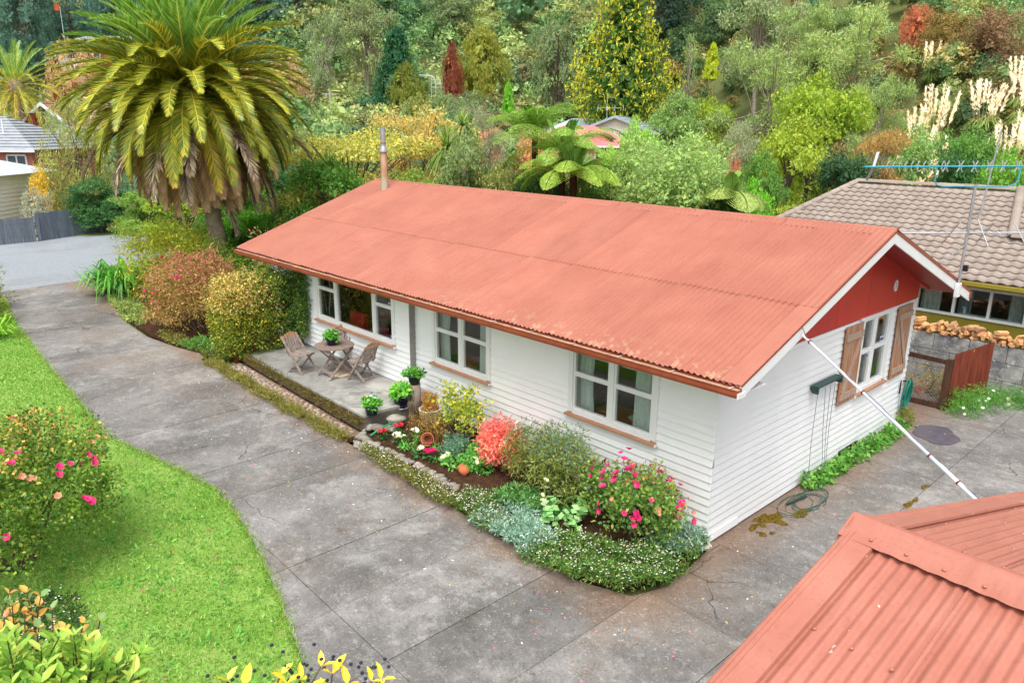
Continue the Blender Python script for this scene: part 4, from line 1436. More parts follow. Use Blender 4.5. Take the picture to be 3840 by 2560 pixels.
c2_ = base + Vector((0, 0, 2.1))
for sg, tl in ((-1, 0), (1, 0)):
    pts = [c2_, c2_ + bd * sg * .62, c2_ + bd * sg * .74 + Vector((0, 0, .03)), c2_ + bd * sg * .79 + Vector((0, 0, .12)), c2_ + bd * sg * .79 + Vector((0, 0, .36))]
    MB().tube(pts, .012, 8).build('cradle', M_TEAL, an)
c3_ = c2_ + Vector((0, 0, .37))
MB().tube([c3_ - bd * 2.15, c3_ + bd * 2.8], .015, 8).build('upper_boom', M_TEAL, an)
for k in np.concatenate([np.arange(-1.75, -.7, .115), np.arange(-.62, 2.7, .27)]):
    p_ = c3_ + bd * k
    for sg in (-1, 1):
        pts = [p_ + bd * .05 * sg + Vector((0, 0, .10)), p_ + bd * .018 * sg + Vector((0, 0, .04)), p_ + bd * .018 * sg - Vector((0, 0, .04)), p_ + bd * .05 * sg - Vector((0, 0, .10))]
        if sg > 0 or k > -.7:
            MB().tube(pts, .011, 5).build('element', M_ALU, an)
for sg in (-1, 1):
    q = c3_ - bd * 1.98
    MB().beam(q, q + Vector((0, 0, .26 * sg)) + bd * .12 * (1 if sg > 0 else -.2) + dv * .15, .05, .012).build('reflector', M_GALV, an)

# ------------------------------------------------------------------ neighbour on the right: tiled roof, olive walls
nb = thing('neighbour_house', 'olive house with brown concrete tile roof on the right', 'house', (-1, 15, 0))
M_OLIVE = pm('olive_wall', S(150, 138, 50), S(138, 126, 44), 2, .6, .3)
M_TILE = pm('concrete_tile', S(170, 157, 146), S(148, 135, 125), 2.2, .85, .2, bump=.3, bscale=60, rand=.07)
NE, NR, NEZ, NRZ = 12.45, 17.0, 2.45, 4.50
nsl = (NRZ - NEZ) / (NR - NE); nang = math.atan(nsl)
hipx = lambda y: -5.5 - (NR - y) * .52
m = MB()
m.add([(hipx(NE), NE, NEZ - .04), (7, NE, NEZ - .04), (7, NR, NRZ - .04), (-5.5, NR, NRZ - .04)], [(0, 1, 2, 3)])
m.add([(hipx(NE), NE, NEZ - .04), (-5.5, NR, NRZ - .04), (hipx(NE), 21.5, NEZ - .04)], [(0, 1, 2)])
m.add([(-5.5, NR, NRZ - .04), (7, NR, NRZ - .04), (7, 21.5, NEZ - .04), (hipx(NE), 21.5, NEZ - .04)], [(0, 1, 2, 3)])
nroof = m.build('roof', M_TILE, nb)
TW, TL = .27, .28
nrun = math.hypot(NR - NE, NRZ - NEZ)
def tile_mesh():
    vs_, fs = [], []
    seg = 12
    for j, (v_, dz_) in enumerate(((.012, -.02), (0, .026), (TL + .04, .0))):
        for i in range(seg + 1):
            a_ = i / seg
            vs_.append((a_ * TW, v_, dz_ + .021 * math.cos(2 * math.pi * a_)))
    w_ = seg + 1
    for j in range(2):
        for i in range(seg):
            fs.append((j * w_ + i, j * w_ + i + 1, (j + 1) * w_ + i + 1, (j + 1) * w_ + i))
    q = MB(); q.add(vs_, fs, True)
    return q
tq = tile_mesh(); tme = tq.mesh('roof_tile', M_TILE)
M_NOSE = pm('tile_nose_shade', S(104, 84, 80), S(84, 68, 66), 6, .9, .1)       # shade under the tile lips, painted onto the front edges
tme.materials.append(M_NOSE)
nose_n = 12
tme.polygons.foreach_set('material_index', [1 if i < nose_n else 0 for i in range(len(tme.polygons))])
spots = []
for r_ in range(int(nrun / TL)):
    v_ = r_ * TL
    y = NE + v_ * math.cos(nang)
    x = hipx(y) + .05
    x = math.floor(x / TW) * TW + TW
    while x < 5.0:
        spots.append((x, y, NEZ + v_ * math.sin(nang)))
        x += TW
vis = sorted(spots, key=lambda p: (Vector(p) - CAM).length)
vis = [p for p in vis if p[0] < 1.6]
rest = MB()
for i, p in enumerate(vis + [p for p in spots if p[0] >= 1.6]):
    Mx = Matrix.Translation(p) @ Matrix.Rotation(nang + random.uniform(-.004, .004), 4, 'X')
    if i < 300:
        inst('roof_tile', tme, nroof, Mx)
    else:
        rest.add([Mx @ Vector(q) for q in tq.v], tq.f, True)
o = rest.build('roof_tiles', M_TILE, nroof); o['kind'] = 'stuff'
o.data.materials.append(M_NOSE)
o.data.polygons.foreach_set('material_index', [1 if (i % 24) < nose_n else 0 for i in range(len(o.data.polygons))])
def ridge_run(a, b, parent):
    a, b = Vector(a), Vector(b)
    n_ = max(1, int((b - a).length / .36))
    for i in range(n_):
        p, q = a + (b - a) * i / n_, a + (b - a) * (i + 1.06) / n_
        d_ = (q - p).normalized(); s_ = d_.cross(Vector((0, 0, 1))).normalized(); u_ = s_.cross(d_)
        m = MB(); vs_ = []
        for e_, rr in ((p, .125), (q, .11)):
            for a_ in np.linspace(0, math.pi, 7):
                vs_.append(e_ + s_ * rr * math.cos(a_) + u_ * (rr * .75 * math.sin(a_) - .02))
        m.add(vs_, [(i_, i_ + 1, 8 + i_, 7 + i_) for i_ in range(6)], True)
        m.build('ridge_tile', M_TILE, parent)
ridge_run((-5.5, NR, NRZ + .02), (5, NR, NRZ + .02), nroof)
ridge_run((hipx(NE), NE, NEZ + .02), (-5.5, NR, NRZ + .02), nroof)
wy0 = lambda y: NEZ + (y - NE) * nsl
ridge_run((-.75, NR - .05, NRZ + .06), (-.15, 14.4, wy0(14.4) + .12), nroof)
ridge_run((-.15, 14.4, wy0(14.4) + .12), (3.5, 14.3, wy0(14.3) + .1), nroof)
NW = (-1.78, .80, 1.42, 2.14)
m = MB()
for a_, b_, z0, z1 in holes_cells(-7.2, 6.5, 0, 2.4, [NW]): m.box(a_, b_, 13.0, 13.1, z0, z1)
m.box(-7.3, -7.2, 13.0, 21, 0, 2.4)
m.build('wall', M_OLIVE, nb)
MB().box(hipx(NE), 6.6, NE + .0, 13.0, 2.36, 2.385).build('soffit', M_OLIVE, nb)
MB().box(hipx(NE) - .05, 6.6, NE - .09, NE + .01, 2.32, 2.43).build('gutter', M_OLIVE, nb, bevel=.01)
f = MB()
a0, a1, z0, z1 = NW
f.box(a0 - .06, a1 + .06, 12.955, 13.05, z0 - .06, z0 + .01).box(a0 - .06, a1 + .06, 12.955, 13.05, z1 - .01, z1 + .06)
for u in (a0, -.86, -.02, a1): f.box(u - .035, u + .035, 12.957, 13.05, z0 + .0101, z1 - .0101)
nwin = f.build('window', WHITE, nb)
for ua, ub in ((a0, -.86), (-.86, -.02), (-.02, a1)):
    MB().box(ua + .036, ub - .036, 12.99, 12.994, z0 + .01, z1 - .01).build('pane', GLASS, nwin)
MB().box(-7, 3, 14.6, 14.65, .5, 2.4).box(-7, 3, 13.1, 14.6, 2.36, 2.4).box(-7, 3, 13.1, 14.6, .5, .55).build('room', pm('neighbour_room', S(70, 66, 60), None, 3), nb)
curtain('c', 'pale grey curtain at the right end of the neighbour window', 'x', 13.2, .38, .78, 1.4, 2.14, pm('curtain_grey', S(186, 196, 194), S(150, 164, 166), 6), 4)
curtain('c', 'pale curtain at the left end of the neighbour window', 'x', 13.2, -1.74, -1.25, 1.4, 2.14, pm('curtain_grey2', S(196, 202, 198), S(170, 178, 178), 6), 4)
curtain('c', 'blue grey curtain in the middle of the neighbour window', 'x', 13.24, -.82, -.5, 1.4, 2.14, pm('curtain_blue', S(120, 138, 150), S(100, 118, 130), 6), 3)
sb_ = thing('spray_bottle', 'small white spray bottle on the neighbour window sill', 'bottle', (-.62, 13.14, 1.43))
MB().box(-.75, .8, 13.1, 13.25, 1.40, 1.428).build('inner_sill', WHITE, nb)
MB().lathe([(.0, 0), (.035, .0), (.035, .1), (.014, .13), (.014, .15)], (-.62, 13.14, 1.43), 10).build('bottle', WHITE, sb_)
MB().box(-.68, -.6, 13.13, 13.15, 1.58, 1.61).build('nozzle', WHITE, sb_)
mp = thing('roof_mast', 'grey guyed mast rising from the neighbour tiled roof', 'mast', (-1.25, 15.3, 3.7))
MB().tube([(-1.25, 15.3, 3.6), (-1.12, 15.45, 6.2)], [.03, .022], 8).build('pole', M_GALV, mp)
MB().lathe([(.09, 3.68), (.05, 3.8), (.035, 3.9)], (-1.25, 15.3, 0), 10).build('boot', M_TILE, mp)

# ------------------------------------------------------------------ patio furniture
t = NT('silvered_teak')
c = t.mix(t.mask(t.noise(6, 5, .6, what='Object', stretch=(2, 2, 2)), .36, .66), S(168, 154, 146), S(128, 112, 102))
sp = t.n('SeparateXYZ'); t.l(t.coord('Object'), sp.inputs[0])
c = t.mix(t.math('MULTIPLY', t.mask(sp.outputs['Z'], .74, .9), .75), c, S(196, 134, 70))
t.bump(t.noise(40, 4, what='Object'), .3, .003)
M_TEAK = t.done(c, .8, .2)
M_TEAK2 = pm('silvered_teak_top', S(152, 132, 122), S(126, 108, 102), 5, .8, .2, bump=.3, stretch=(1, 7, 7))
def make_chair():
    c_ = thing('folding_chair', '', 'chair', (0, 0, 0), 'folding chairs on the patio')
    # faces +x: seat spans x -.2 to .2, width along y
    for k in range(6):
        y = -.19 + k * .076
        top = .90 - .9 * abs(y) ** 1.7
        MB().beam((-.205 - .0, y, .46), (-.34 - .0, y * 1.02, top), .058, .014, (0, 0, 1)).build('back_slat', M_TEAK, c_)
    for s_ in (-.225, .225):
        MB().beam((-.36, s_, .84), (.22, s_, .0), .028, .045, (0, 1, 0)).build('leg', M_TEAK, c_)
        MB().beam((.17, s_ * .86, .42), (-.24, s_ * .86, .0), .026, .04, (0, 1, 0)).build('leg', M_TEAK, c_)
        MB().beam((-.2, s_ * .88, .415), (.21, s_ * .88, .415), .025, .035).build('seat_rail', M_TEAK, c_)
    for k in range(6):
        x = -.185 + k * .074
        MB().box(x - .033, x + .033, -.215, .215, .434, .450).build('seat_slat', M_TEAK, c_)
    MB().beam((-.345, -.21, .80), (-.345, .21, .80), .02, .05).build('back_rail', M_TEAK, c_)
    MB().beam((-.232, -.21, .48), (-.232, .21, .48), .02, .04).build('back_rail', M_TEAK, c_)
    MB().beam((.19, -.22, .05), (.19, .22, .05), .02, .03).build('stretcher', M_TEAK, c_)
    MB().beam((-.21, -.19, .05), (-.21, .19, .05), .02, .03).build('stretcher', M_TEAK, c_)
    return c_
ch = make_chair()
ch.location = (-9.98, -1.33, PZ); ch.rotation_euler = (0, 0, R(18))
ch['label'] = 'weathered folding chair on the left of the patio table by the hedge'
c2_ = copy_tree(ch); c2_.location = (-8.62, -.58, PZ); c2_.rotation_euler = (0, 0, R(196))
c2_['label'] = 'weathered folding chair on the right of the patio table'
c3_ = copy_tree(ch); c3_.location = (-9.88, -.42, PZ); c3_.rotation_euler = (0, 0, R(-52))
c3_['label'] = 'folding chair behind the patio table, mostly hidden by the potted pansies'
tb = thing('patio_table', 'round weathered timber table on crossed legs standing on the patio', 'table', (-9.22, -.89, PZ))
nb_ = 9
for i in range(nb_):                                        # planks of the round top
    y0 = -.44 + i * .88 / nb_; y1 = y0 + .88 / nb_ - .006
    ns = 6
    lo = [(math.sqrt(max(0, .44 ** 2 - y * y)), y) for y in np.linspace(y0, y1, ns)]
    poly = [(-9.22 + x, -.89 + y, PZ + .70) for x, y in lo] + [(-9.22 - x, -.89 + y, PZ + .70) for x, y in lo[::-1]]
    MB().prism(poly, (0, 0, 0), (0, 0, .022)).build('plank', M_TEAK2, tb)
for sx in (-.26, .26):
    for sg in (-1, 1):
        MB().beam((-9.22 + sx, -.89 - .33 * sg, PZ), (-9.22 + sx + (.03 if sg > 0 else -.03), -.89 + .30 * sg, PZ + .67), .03, .05, (1, 0, 0)).build('leg', M_TEAK, tb)
for sg in (-1, 1):
    MB().beam((-9.5, -.89 + .28 * sg, PZ + .66), (-8.94, -.89 + .28 * sg, PZ + .66), .025, .07).build('rail', M_TEAK, tb)
    MB().beam((-9.5, -.89 + .22 * sg, PZ + .12), (-8.94, -.89 + .22 * sg, PZ + .12), .025, .07).build('rail', M_TEAK, tb)
MB().beam((-9.5, -.89, PZ + .33), (-8.94, -.89, PZ + .33), .03, .05).build('rail', M_TEAK, tb)
bs = MB().lathe([(.0, 0), (.26, 0), (.27, .02), (.265, .05), (.2, .06), (.0, .06)], (-9.2, -.8, PZ), 28).build('table_base_disc', pm('disc_concrete', S(200, 190, 172), S(176, 150, 118), 4, .85, .2), None, (-9.2, -.8, PZ))
tag(bs, 'round pale concrete disc lying under the patio table', 'disc')
# ------------------------------------------------------------------ planting near the house
def dome_pts(n, rx, ry, rz, z0=0.0, lump=.15, fill=.35, r=None, low=-.5):
    """clump centres spread over (and some way into) a lumpy dome"""
    r = r or rng
    d = nrm(r.normal(size=(n * 3, 3)))
    d = d[d[:, 2] > low][:n]
    k = 1 + lump * (np.sin(d[:, 0] * 5 + 1) * np.sin(d[:, 1] * 4) + r.normal(size=len(d)) * .5)
    rad = np.where(r.random(len(d)) < fill, r.uniform(.3, .85, len(d)), 1.0) * k
    return d * rad[:, None] * (rx, ry, rz) + (0, 0, z0)

ROSE = None
def flower_mesh(name, size, petals, rings, mat, col, cup=.5):
    Q, cc = [], []
    for ri in range(rings):
        rr = size * (ri + 1) / rings
        for k in range(petals):
            a_ = 2 * math.pi * (k + .5 * ri) / petals
            d_ = np.array([math.cos(a_), math.sin(a_), 0])
            tilt = cup + .5 * (1 - (ri + 1) / rings)
            A = d_ * (1 - .4 * tilt) + np.array([0, 0, tilt])
            Q.append(leaf_quads(np.array([[0, 0, 0.0]]), A[None], np.array([[-d_[0] * .3, -d_[1] * .3, 1.0]]), rr, rr * 1.15, -.12, .6)[0])
            cc.append(np.array(col) * (.85 + .3 * random.random()))
    return quad_mesh(name, np.array(Q), np.array(cc), mat)
PINK = flower_mesh('flower', .06, 6, 3, PETAL, S(240, 70, 140))
CERISE = flower_mesh('flower', .05, 6, 3, PETAL, S(226, 40, 120))
RED = flower_mesh('flower', .05, 6, 2, PETAL, S(236, 50, 84))
WHT = flower_mesh('flower', .045, 5, 2, PETAL, S(246, 246, 232))
CREAM = flower_mesh('flower', .06, 6, 2, PETAL, S(240, 240, 205))
YEL = flower_mesh('flower', .045, 5, 2, PETAL, S(244, 226, 110))
VIO = flower_mesh('flower', .045, 5, 2, PETAL, S(120, 110, 214))
PUR = flower_mesh('flower', .05, 5, 2, PETAL, S(92, 40, 110))
PEACH = flower_mesh('flower', .05, 6, 2, PETAL, S(240, 170, 140))

def put_flowers(parent, me, pts, dirs=None, sc=(.8, 1.2)):
    for i, p in enumerate(pts):
        d_ = Vector(dirs[i]) if dirs is not None else Vector((random.gauss(0, .4), random.gauss(0, .4), 1))
        Mx = Matrix.Translation(p) @ d_.normalized().to_track_quat('Z', 'Y').to_matrix().to_4x4() @ Matrix.Scale(random.uniform(*sc), 4)
        inst('flower', me, parent, Mx)

def shrub(name, label, cat, loc, size, pal, nclump, per, L, W, clump=.2, lump=.15, mat=None, stems=7, out=.7, droop=0.0, flowers=(), group=None, z0=None, low=-.5, fill=.35, stem_mat=None, tips=None, upn=.4, wild=.5, shell=.4):
    o = thing(name, label, cat, loc, group)
    rx, ry, rz = size
    z0 = rz * .55 if z0 is None else z0
    C = dome_pts(nclump, rx - clump * .6, ry - clump * .6, rz - clump * .5, z0, lump, fill, low=low)
    C[:, 2] = np.maximum(C[:, 2], clump * .4)
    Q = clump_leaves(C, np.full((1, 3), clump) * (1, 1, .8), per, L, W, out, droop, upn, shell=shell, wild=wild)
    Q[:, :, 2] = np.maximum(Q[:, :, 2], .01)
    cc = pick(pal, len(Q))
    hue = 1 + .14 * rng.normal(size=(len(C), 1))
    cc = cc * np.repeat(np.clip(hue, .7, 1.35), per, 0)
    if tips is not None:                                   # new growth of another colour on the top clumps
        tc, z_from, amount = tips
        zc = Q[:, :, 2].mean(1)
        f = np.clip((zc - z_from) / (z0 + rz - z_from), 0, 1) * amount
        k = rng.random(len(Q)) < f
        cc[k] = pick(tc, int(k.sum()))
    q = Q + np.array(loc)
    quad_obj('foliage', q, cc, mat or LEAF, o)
    if stems:
        m = MB()
        for i in range(stems):
            e = C[rng.integers(len(C))]
            mid = e * (.45, .45, .5) + rng.normal(size=3) * .04
            p0 = np.array([e[0] * .12, e[1] * .12, 0.0])
            m.tube([p0 + loc, mid + loc, e + loc], [.022, .015, .006], 5, False)
        m.build('stem', stem_mat or BARK, o)
    for me_, n_, zmin in flowers:
        S_ = dome_pts(n_ * 4, rx * 1.02, ry * 1.02, rz * 1.02, z0, lump * .6, 0.0)
        S_ = S_[S_[:, 2] > zmin][:n_]
        # the side one sees from the drive and the lawn
        nr = nrm(S_ - (0, 0, z0))
        for p, v in zip(S_, nr):                            # blooms in ones, twos and threes
            k_ = random.choice((1, 1, 1, 2, 3))
            put_flowers(o, me_, [Vector(p) + Vector(loc) + Vector(rng.normal(size=3) * (.05 if k_ > 1 else 0)) for _ in range(k_)], [tuple(v + (0, 0, .5) + rng.normal(size=3) * .3) for _ in range(k_)])
    return o

g1 = lambda *c: [(S(*x), w) for x, w in c]
# pink rose bush on the lawn, near left
shrub('rose_bush', 'large rose bush with pink blooms on the lawn at the near left', 'shrub', (-6.0, -7.75, .17), (1.35, 1.3, .98),
      g1(((96, 128, 44), 4), ((120, 146, 56), 4), ((148, 158, 66), 1.2), ((70, 104, 42), 3)), 360, 64, .052, .036, .2, .2, GLOSS, 16, flowers=((PINK, 24, .9), (PEACH, 10, 1.2)), z0=1.12,
      tips=(g1(((214, 170, 96), 3), ((196, 140, 86), 3), ((190, 170, 80), 2)), 1.45, .3), low=-.55)
# near-edge shrubs: tall privet beside the camera
def sprig_shrub(name, label, loc, tips, pal, L, W, per=11, group=None, berries=False):
    o = thing(name, label, 'shrub', loc, group)
    Qs, cs = [], []
    m = MB(); bm_ = MB()
    for tp in tips:
        tp = np.array(tp)
        d_ = nrm((tp - np.array(loc)) * (1, 1, .55) + rng.normal(size=3) * .3)
        ln = rng.uniform(.26, .42)
        b0 = tp - d_ * ln
        ts = np.linspace(.08, 1, per)
        P_ = b0 + d_ * ln * ts[:, None]
        side = nrm(np.cross(d_, rng.normal(size=3)))
        oth = np.cross(d_, side)
        for sgn in (-1, 1):
            ph = np.arange(per) * math.pi / 2
            sv = side * np.cos(ph)[:, None] + oth * np.sin(ph)[:, None]
            A = d_ * .75 + sv * sgn * .8 + np.array([0, 0, .15])
            N = d_ + sv * -.3 * sgn + np.array([0, 0, .6]) + rng.normal(size=(per, 3)) * .2
            sc = rng.uniform(.75, 1.15, per)
            cl_ = pick(pal, per)
            Qs.append(leaf_halves(P_, A, N, L * sc, W * sc)); cs += [cl_, cl_]
        m.tube([b0, tp], [.006, .003], 4, False)
        base = np.array(loc) + np.array([0, 0, tp[2] * .35])
        m.tube([base, (base + b0) / 2 + rng.normal(size=3) * .08, b0], [.02, .012, .006], 4, False)
        if berries:
            for _ in range(7):
                p_ = tp + rng.normal(size=3) * .05 - np.array([0, 0, .02])
                bm_.lathe([(.0005, -.009), (.008, -.004), (.009, .002), (.0005, .009)], p_, 6)
    m.tube([loc, np.array(loc) + (0, 0, .6)], [.05, .035], 7, False)
    m.build('stem', BARK, o)
    quad_obj('foliage', np.concatenate(Qs), np.concatenate(cs), NEARLEAF, o)
    if berries:
        b_ = bm_.build('berries', pm('berry_blue_black', S(40, 48, 78), S(30, 34, 56), 9, .3, .5), o)
        b_['kind'] = 'stuff'
    return o
PRIVET_TIPS = [(1.74, -8.85, 3.88), (2.03, -8.57, 3.96), (1.84, -8.62, 3.85), (1.95, -8.86, 3.93), (1.91, -8.68, 3.73), (2.03, -8.34, 3.75), (2.34, -8.57, 4.05), (2.23, -8.37, 3.88), (2.17, -8.43, 3.75), (2.3, -8.56, 3.99), (2.33, -8.62, 3.8), (1.9, -8.53, 3.77), (1.85, -8.46, 3.75), (1.94, -8.55, 3.62), (1.87, -8.69, 3.62), (2.1, -8.9, 3.86), (1.86, -8.62, 3.87), (2.2, -8.81, 3.86), (1.98, -8.6, 3.81), (1.79, -8.78, 3.89), (1.88, -8.47, 3.59), (2.24, -8.86, 3.92), (2.12, -8.37, 3.67), (2.06, -8.36, 3.54), (2.19, -8.9, 4.11), (1.73, -8.78, 3.84), (1.95, -8.84, 3.97), (2.11, -8.46, 3.55), (1.88, -8.8, 3.8), (2.07, -8.92, 3.92), (2.0, -8.6, 3.7), (2.24, -8.67, 3.93), (1.99, -8.62, 3.95), (2.17, -8.66, 3.79), (2.14, -8.93, 4.03), (2.15, -8.51, 3.87), (2.21, -8.42, 3.85), (2.25, -8.76, 4.02), (2.1, -8.65, 3.68), (2.0, -8.51, 3.51), (1.99, -8.5, 3.56), (2.09, -8.8, 3.95), (2.12, -8.8, 3.93), (2.31, -8.62, 3.94), (1.9, -8.66, 3.8), (1.91, -8.86, 4.0), (2.15, -8.73, 3.87), (2.21, -8.86, 3.87), (2.04, -8.84, 4.02), (1.75, -8.79, 3.71), (1.86, -8.85, 3.87), (2.43, -8.51, 3.77), (2.38, -8.69, 3.9), (1.85, -8.55, 3.81), (2.43, -8.45, 3.94), (1.75, -8.87, 3.81), (2.08, -8.82, 3.87), (2.15, -8.81, 3.9), (2.07, -8.74, 3.78), (2.31, -8.52, 3.91), (2.07, -8.71, 3.71), (1.96, -8.75, 3.71), (1.88, -8.6, 3.62), (2.06, -8.54, 3.76), (1.95, -8.52, 3.79), (2.14, -8.61, 3.74), (1.76, -8.9, 3.78), (2.17, -8.59, 3.81), (2.3, -8.77, 3.97), (1.95, -8.42, 3.46), (1.68, -8.81, 3.87), (2.05, -8.7, 3.96), (2.03, -8.53, 3.91), (2.4, -8.62, 3.94), (2.14, -8.47, 3.82), (1.8, -8.56, 3.74), (2.19, -8.83, 4.0), (1.94, -8.59, 3.54), (1.77, -8.85, 3.72), (1.85, -8.8, 3.83), (2.01, -8.49, 3.75), (1.97, -8.52, 3.78), (2.09, -8.62, 3.76), (1.76, -8.71, 3.72), (2.22, -8.82, 4.17), (2.37, -8.52, 3.74), (1.89, -8.75, 3.93), (2.27, -8.71, 3.86), (1.96, -8.39, 3.65), (2.2, -8.51, 3.66), (2.26, -8.62, 3.92), (1.9, -8.66, 3.54), (2.09, -8.93, 3.95), (1.74, -8.81, 3.9), (2.23, -8.39, 3.79), (1.97, -8.65, 3.64), (1.7, -8.86, 3.87), (1.92, -8.65, 3.68), (2.1, -8.59, 3.72), (1.65, -8.75, 3.79), (1.77, -8.92, 3.73), (1.98, -8.77, 4.05), (2.05, -8.75, 3.9), (1.99, -8.35, 3.71), (1.84, -8.92, 3.88), (2.33, -8.63, 3.86), (2.32, -8.75, 4.0), (2.25, -8.47, 3.89), (2.28, -8.84, 4.02), (2.1, -8.79, 4.03), (1.89, -8.48, 3.6), (2.15, -8.53, 3.92), (1.87, -8.84, 3.94), (2.15, -8.51, 3.91), (2.43, -8.56, 3.82), (2.02, -8.91, 3.85), (1.91, -8.69, 3.71), (1.79, -8.91, 3.61), (2.16, -8.71, 3.95), (1.99, -8.57, 3.89)]
sprig_shrub('privet_shrub', 'tall glossy green privet with pale leaf edges at the bottom left corner', (1.75, -8.95, .0), PRIVET_TIPS,
            g1(((126, 164, 62), 4), ((160, 190, 84), 3), ((188, 200, 96), 2), ((96, 136, 52), 2)), .074, .03)
sprig_shrub('coprosma_shrub', 'shrub with round orange tinted leaves above the privet at lower left', (1.2, -8.9, .0),
            [(1.36, -8.7, 3.89), (1.37, -8.63, 3.87), (1.4, -8.58, 3.84), (1.39, -8.7, 3.84), (1.44, -8.55, 3.77), (1.42, -8.66, 3.79), (1.5, -8.52, 3.68), (1.52, -8.44, 3.68), (1.41, -8.74, 3.8), (1.54, -8.37, 3.67), (1.47, -8.62, 3.72), (1.56, -8.44, 3.61), (1.3, -8.75, 3.7), (1.45, -8.7, 3.66), (1.55, -8.55, 3.6), (1.6, -8.4, 3.55), (1.35, -8.85, 3.75)],
            g1(((216, 166, 84), 3), ((222, 186, 104), 3), ((120, 150, 96), 4), ((214, 124, 92), .7)), .05, .034, 7)
sprig_shrub('berry_shrub', 'yellow leaved privet tips with blue black berries at the bottom edge', (2.45, -8.45, .0),
            [(2.68, -8.17, 3.9), (2.72, -8.12, 3.87), (2.77, -7.98, 3.88), (2.8, -7.97, 3.85), (2.82, -7.92, 3.85), (2.84, -7.83, 3.88), (2.88, -7.8, 3.85), (2.93, -7.76, 3.80), (2.98, -7.67, 3.80), (3.01, -7.64, 3.81), (2.86, -7.92, 3.79), (2.79, -8.04, 3.81)],
            g1(((236, 214, 70), 4), ((222, 200, 64), 3), ((196, 196, 80), 2)), .085, .038, 4, berries=True)
# fleabane in the shade below the rose
def mat_cover(name, label, poly, n, h, pal, L, W, daisies=0, dz=0.0, kind='stuff', cat='ground cover', clump=.1, dcols=None, mat=None):
    x0, x1 = min(p[0] for p in poly), max(p[0] for p in poly)
    y0, y1 = min(p[1] for p in poly), max(p[1] for p in poly)
    px = rng.uniform(x0, x1, n * 6); py = rng.uniform(y0, y1, n * 6)
    k = inside(poly, px, py); px, py = px[k][:n], py[k][:n]
    hh = h * (.55 + .45 * np.sin(px * 5 + 1.3 * np.sin(py * 6)) * np.sin(py * 7) + .25 * rng.random(len(px)))
    C = np.stack([px, py, np.clip(-.03 * px, 0, .36) + dz + np.maximum(hh, .03)], 1)
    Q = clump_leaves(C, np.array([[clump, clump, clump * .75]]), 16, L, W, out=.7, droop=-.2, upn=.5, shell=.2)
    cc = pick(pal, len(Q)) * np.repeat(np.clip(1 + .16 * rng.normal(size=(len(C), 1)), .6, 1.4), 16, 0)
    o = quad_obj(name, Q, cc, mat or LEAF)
    tag(o, label, cat, kind=kind)
    if daisies:
        ii = rng.integers(0, len(C), daisies)
        P_ = C[ii] + rng.normal(size=(daisies, 3)) * (clump * .7, clump * .7, .01) + (0, 0, clump * .8)
        Q = []
        for a_ in (0, math.pi / 4):
            A = np.tile((math.cos(a_), math.sin(a_), 0.0), (daisies, 1)) + rng.normal(size=(daisies, 3)) * .25
            qq = leaf_quads(P_, A, np.tile((0, 0, 1.0), (daisies, 1)), .026, .026, 0, .5)
            Q.append(qq - (qq.mean(1, keepdims=True) - P_[:, None]))
        Q = np.concatenate(Q)
        dcol = pick(dcols or g1(((250, 250, 246), 6), ((240, 200, 208), 2), ((246, 240, 200), 1)), daisies)
        d_ = quad_obj('daisy_flowers', Q, np.concatenate([dcol, dcol]), PETAL, o)
        d_['kind'] = 'stuff'
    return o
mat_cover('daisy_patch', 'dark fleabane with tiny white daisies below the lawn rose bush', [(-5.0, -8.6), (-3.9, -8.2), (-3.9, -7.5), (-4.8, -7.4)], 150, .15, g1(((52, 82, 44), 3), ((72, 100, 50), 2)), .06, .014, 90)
# daisy edging of the bed, in stretches of different green
mat_cover('daisy_edging', 'olive fleabane edging with white daisies along the left part of the bed', [(-6.0, -2.34), (-5.0, -2.36), (-3.3, -2.38), (-3.3, -2.08), (-4.4, -2.12), (-5.7, -2.18)], 330, .17, g1(((128, 130, 60), 3), ((104, 116, 56), 3), ((150, 140, 70), 2), ((86, 104, 48), 2)), .065, .012, 230, .1)
mat_cover('daisy_edging', 'green fleabane edging with many white daisies along the middle of the bed', [(-3.4, -2.36), (-2.2, -2.36), (-2.0, -2.0), (-3.3, -1.75)], 230, .2, g1(((104, 128, 62), 3), ((86, 120, 58), 3), ((128, 140, 70), 2)), .065, .013, 210, .1)
mat_cover('daisy_edging', 'lush fleabane with white and pink daisies at the near end of the bed', [(-1.55, -2.4), (-.7, -2.38), (-.1, -2.05), (.28, -1.55), (.3, -.8), (.12, -.2), (-.3, -.75), (-.75, -1.3), (-1.5, -1.7)], 620, .2, g1(((92, 132, 58), 3), ((112, 146, 66), 3), ((80, 116, 56), 2), ((140, 156, 84), 1)), .07, .015, 560, .1)
mat_cover('silver_ground_cover', 'silvery green artemisia spreading over the bed edge', [(-2.7, -2.34), (-1.5, -2.42), (-1.3, -1.9), (-1.9, -1.55), (-2.6, -1.75)], 260, .2, g1(((146, 178, 158), 4), ((122, 158, 134), 3), ((170, 194, 176), 2)), .075, .02, 90, .1)
mat_cover('silver_ground_cover', 'silvery green artemisia against the house at the near corner', [(-.6, -.75), (.02, -.85), (.2, -.5), (.1, -.1), (-.7, -.1)], 170, .22, g1(((146, 174, 152), 4), ((120, 152, 126), 3), ((160, 184, 166), 2)), .07, .02, 20, .1)
mat_cover('green_ground_cover', 'bright green leafy cover behind the daisies under the grey bush', [(-3.1, -1.75), (-1.9, -1.5), (-1.7, -1.1), (-2.9, -1.2)], 170, .24, g1(((92, 138, 74), 3), ((112, 158, 84), 3), ((74, 116, 62), 2)), .075, .028, 10, .1)
